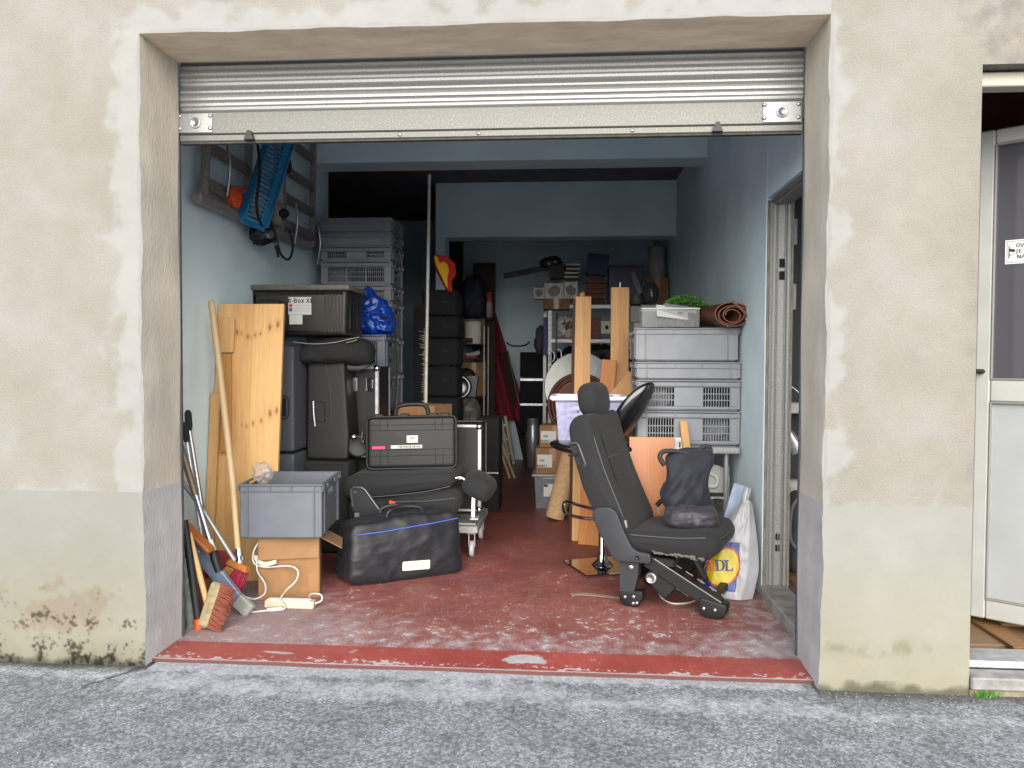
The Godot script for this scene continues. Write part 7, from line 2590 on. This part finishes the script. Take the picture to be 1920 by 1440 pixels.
func shelving() -> void:
	var t := thing("shelving_unit", "perforated steel shelving unit full of boxes at the back right", "shelf", V(1.95, 0, -4.8))
	var s := S()
	for q in [V(1.415, 0, -4.60), V(1.355, 0, -4.98), V(2.53, 0, -4.60), V(2.53, 0, -4.98)]:
		s = S()
		bx(s, q + V(0, 0.82, 0), V(0.032, 1.64, 0.004), Basis(), 0.001)
		bx(s, q + V(-0.016, 0.82, -0.016), V(0.004, 1.64, 0.032), Basis(), 0.001)
		var po := obj("post", s, M.galv, t)
		if q.z > -4.7 and q.x < 2.0:
			for k in 14:
				s = S()
				bx(s, q + V(0.002, 0.95 + k * 0.05, 0.0025), V(0.008, 0.02, 0.003), Basis(), 0.0005)
				obj("slot", s, M.black, po)
	for y in [0.62, 0.98, 1.368, 1.694]:
		s = S()
		bx(s, V(1.97, y - 0.018, -4.60), V(1.12, 0.036, 0.012), Basis(), 0.002)
		bx(s, V(1.97, y - 0.004, -4.79), V(1.12, 0.008, 0.37), Basis(), 0.001)
		obj("shelf_board", s, M.galv, t)
	# top of the shelving
	carton("flat brown carton at the left end of the top shelf", 0.25, 0.10, 0.22, V(1.475, 1.70 - 0.05, -4.68), 0, M.card_dark)
	var wm := mt(c8(206, 204, 196), 0.6, {tex = "stain", s = 6.0})
	var wb := [["small white carton at the far left end of the top shelf", 0.10, 0.122, 1.306], ["white carton with a dark lid edge, second from left on the top shelf", 0.185, 0.165, 1.452], ["white carton with a grey picture next to the brown wooden box", 0.125, 0.175, 1.612]]
	for q in wb:
		t = thing("white_carton", q[0], "box", V(q[3], 1.75, -4.68), "white cartons on the top shelf")
		s = S()
		bx(s, V(q[3], 1.752 + q[2] / 2, -4.69), V(q[1], q[2], 0.16), Basis(), 0.002)
		obj("body", s, wm, t)
		s = S()
		blob(s, Transform3D(rot(0, 0, 20), V(q[3], 1.752 + q[2] * 0.45, -4.609)), V(q[1] * 0.30, q[2] * 0.26, 0.0015), 2.6, 5, 0.012, 30.0)
		obj("printed_picture", s, mt(c8(120, 116, 112), 0.7), t)
		s = S()
		bx(s, V(q[3], 1.752 + q[2] - 0.008, -4.609), V(q[1] * 0.9, 0.014, 0.002), Basis(), 0.0005)
		obj("printed_band", s, M.black, t)
	t = thing("disc_stack", "stack of thin white and black cases on the white cartons", "stack of cases", V(1.62, 1.93, -4.68))
	for k in 8:
		s = S()
		bx(s, V(1.616 + 0.004 * (k % 3), 1.94 + k * 0.0195, -4.68), V(0.135, 0.015, 0.16), rot(0, k * 3.0 - 8.0, 0), 0.001)
		obj("case", s, M.paper if k % 2 == 1 else M.black, t)
	t = thing("black_beam", "long black beam jutting out to the left over the top shelf", "beam", V(1.3, 2.0, -4.68))
	s = S()
	bar(s, V(0.965, 1.975, -4.66), V(1.54, 2.085, -4.66), 0.03, 0.052, Vector3.UP, 0.004)
	bx(s, V(1.48, 2.01, -4.68), V(0.15, 0.13, 0.12), rot(0, 0, 8), 0.006)
	obj("beam", s, M.black, t)
	t = thing("black_gadget", "black gadget with two shiny lenses on top of the long black beam", "gadget", V(1.40, 2.1, -4.66))
	s = S()
	blob(s, Transform3D(rot(0, 0, 10), V(1.415, 2.105, -4.66)), V(0.10, 0.05, 0.05), 2.6, 8, 0.01, 12.0)
	obj("body", s, M.black, t)
	for x in [1.40, 1.465]:
		s = S()
		sph(s, V(x, 2.085 + (x - 1.40) * 0.3, -4.61), 0.014, 4)
		obj("lens", s, M.chrome, t)
	t = thing("wooden_box", "reddish brown wooden box between the white cartons and the blue crate", "box", V(1.855, 1.70, -4.68))
	for k in 4:
		s = S()
		bx(s, V(1.853, 1.775 + k * 0.0485, -4.70), V(0.188, 0.046, 0.18), Basis(), 0.003)
		obj("plank", s, mt(c8(134, 76, 56), 0.65, {tex = "oak", s = Vector3(1.0, 6.0, 6.0)}), t)
	s = S()
	bx(s, V(1.853, 1.725, -4.70), V(0.17, 0.05, 0.16), Basis(), 0.003)
	obj("plinth", s, M.dark_wood, t)
	t = thing("navy_box", "dark navy box tilted on the reddish brown wooden box", "box", V(1.86, 1.95, -4.7))
	s = S()
	bx(s, V(1.865, 2.085, -4.72), V(0.20, 0.20, 0.16), rot(0, 0, -7), 0.004)
	obj("body", s, mt(c8(22, 34, 72), 0.6), t)
	t = thing("blue_crate", "dark blue plastic crate on the right half of the top shelf", "crate", V(2.12, 1.70, -4.75))
	s = S()
	bx(s, V(2.13, 1.88, -4.76), V(0.32, 0.35, 0.26), Basis(), 0.006)
	obj("body", s, mt(c8(30, 42, 72), 0.5), t)
	for e in [-0.13, 0.13]:
		s = S()
		bx(s, V(2.13 + e, 1.86, -4.627), V(0.014, 0.28, 0.01), Basis(), 0.002)
		obj("rib", s, mt(c8(36, 50, 84), 0.5), t)
	s = S()
	bx(s, V(2.13, 2.058, -4.63), V(0.34, 0.018, 0.02), Basis(), 0.004)
	obj("rim", s, mt(c8(40, 52, 84), 0.5), t)
	t = thing("grey_cylinder", "tall grey cylinder standing on a brown box at the far right shelf end", "cylinder", V(2.43, 1.95, -4.72))
	s = S()
	lathe(s, Transform3D(Basis(), V(2.432, 1.955, -4.72)), [Vector2(0, 0), Vector2(0.08, 0), Vector2(0.08, 0.29), Vector2(0.074, 0.305), Vector2(0.02, 0.31), Vector2(0.02, 0.335), Vector2(0, 0.335)], 24)
	obj("body", s, mt(c8(150, 150, 146), 0.6, {tex = "grime"}), t)
	carton("brown box under the tall grey cylinder at the far right shelf end", 0.21, 0.25, 0.2, V(2.43, 1.70, -4.72), 0, M.card_dark)
	t = thing("bottle", "tilted clear bottle leaning on the dark blue crate", "bottle", V(2.25, 1.75, -4.58))
	s = S()
	tube(s, [V(2.265, 1.79, -4.56), V(2.225, 1.90, -4.57), V(2.205, 1.965, -4.58), V(2.195, 1.995, -4.58)], [0.032, 0.034, 0.030, 0.022], 14)
	obj("bottle", s, mt(c8(120, 128, 128), 0.15), t)
	t = thing("glass_jar", "small glass jar on the top shelf left of the green plant", "jar", V(2.24, 1.70, -4.58))
	s = S()
	lathe(s, Transform3D(Basis(), V(2.225, 1.70, -4.58)), [Vector2(0, 0), Vector2(0.045, 0), Vector2(0.048, 0.06), Vector2(0.036, 0.08), Vector2(0.038, 0.095), Vector2(0, 0.10)], 18)
	obj("jar", s, mt(c8(110, 112, 108), 0.15), t)
	t = thing("tool_bag", "dark grey bag with a pale buckle right of the glass jar", "bag", V(2.36, 1.70, -4.56))
	s = S()
	blob(s, Transform3D(Basis(), V(2.355, 1.80, -4.57)), V(0.07, 0.10, 0.04), 2.6, 8, 0.01, 9.0)
	obj("bag", s, mt(c8(58, 58, 60), 0.7), t)
	s = S()
	bx(s, V(2.365, 1.80, -4.527), V(0.012, 0.07, 0.006), rot(0, 0, 10), 0.002)
	obj("buckle", s, M.steel, t)
	# middle shelf
	t = thing("clear_bag_of_parts", "clear plastic bag of brown parts on the middle shelf", "plastic bag", V(1.55, 1.37, -4.6))
	s = S()
	blob(s, Transform3D(Basis(), V(1.555, 1.478, -4.63)), V(0.10, 0.105, 0.06), 3.6, 14, 0.02, 12.0)
	obj("bag", s, mt(c8(186, 176, 172), 0.3, {tex = "stain", s = 8.0}), t)
	s = S()
	blob(s, Transform3D(rot(0, 0, 30), V(1.58, 1.50, -4.585)), V(0.05, 0.05, 0.02), 2.4, 6, 0.02, 20.0)
	obj("parts", s, M.brown_leather, t)
	t = thing("brown_book_box", "dull red brown box on the middle shelf between the planks", "box", V(1.84, 1.37, -4.65))
	s = S()
	bx(s, V(1.845, 1.475, -4.68), V(0.10, 0.21, 0.14), Basis(), 0.003)
	obj("body", s, mt(c8(110, 70, 56), 0.7, {tex = "grime", s = 5.0}), t)
	t = thing("picture_box", "cream and blue printed box right of the red brown one", "box", V(1.95, 1.37, -4.65))
	s = S()
	bx(s, V(1.95, 1.455, -4.68), V(0.10, 0.17, 0.12), Basis(), 0.002)
	obj("body", s, mt(c8(186, 184, 168), 0.6), t)
	s = S()
	bx(s, V(1.95, 1.395, -4.619), V(0.10, 0.05, 0.002), Basis(), 0.0005)
	obj("printed_band", s, mt(c8(50, 76, 96), 0.6), t)
	s = S()
	blob(s, Transform3D(Basis(), V(1.955, 1.48, -4.619)), V(0.018, 0.022, 0.001), 2.0, 4)
	obj("printed_emblem", s, M.dark_wood, t)
	t = thing("blue_folder", "blue shaded folder at the left end of the middle shelf", "folder", V(1.37, 1.2, -4.9))
	s = S()
	bx(s, V(1.372, 1.40, -4.82), V(0.05, 0.36, 0.24), Basis(), 0.003)
	obj("folder", s, mt(c8(36, 44, 96), 0.6), t)
	t = thing("grey_cloth", "dark grey cloth hanging off the left end of the shelving", "cloth", V(1.30, 1.25, -4.8))
	s = S()
	blob(s, Transform3D(Basis(), V(1.315, 1.36, -4.85)), V(0.04, 0.13, 0.10), 2.3, 10, 0.03, 9.0)
	obj("cloth", s, mt(c8(56, 60, 68), 0.9), t)
	t = thing("chrome_rings", "pair of chrome rings hanging under the middle shelf", "rings", V(1.46, 1.2, -4.58))
	for q in [[1.435, 1.20], [1.50, 1.22]]:
		s = S()
		var ring := []
		for k in 17:
			ring.append(V(q[0] + cos(TAU * k / 16.0) * 0.026, q[1] + sin(TAU * k / 16.0) * 0.05, -4.575))
		tube(s, ring, 0.007, 6, false)
		obj("ring", s, M.steel, t)
	t = thing("dark_heap", "heap of dark gear filling the lower shelf behind the glass disc", "gear", V(1.8, 1.0, -4.75))
	s = S()
	blob(s, Transform3D(Basis(), V(1.86, 1.13, -4.76)), V(0.34, 0.15, 0.14), 3.0, 16, 0.06, 6.0)
	obj("gear", s, M.black, t)
	t = thing("grey_tin", "grey tin with a dark lid behind the clear tray", "tin", V(2.22, 1.37, -4.55))
	s = S()
	bx(s, V(2.215, 1.60, -4.55), V(0.09, 0.15, 0.08), Basis(), 0.004)
	obj("body", s, mt(c8(150, 150, 146), 0.4), t)
	s = S()
	bx(s, V(2.215, 1.682, -4.55), V(0.094, 0.012, 0.084), Basis(), 0.003)
	obj("lid", s, M.black, t)
	t = thing("cream_sheet", "cream board standing between the tallest plank and the right crates", "board", V(2.10, 0, -2.45))
	s = S()
	bar(s, V(2.115, 0.0, -2.40), V(2.115, 1.42, -2.52), 0.16, 0.012, Vector3.BACK, 0.002)
	obj("sheet", s, mt(c8(186, 184, 170), 0.6, {tex = "grime"}), t)
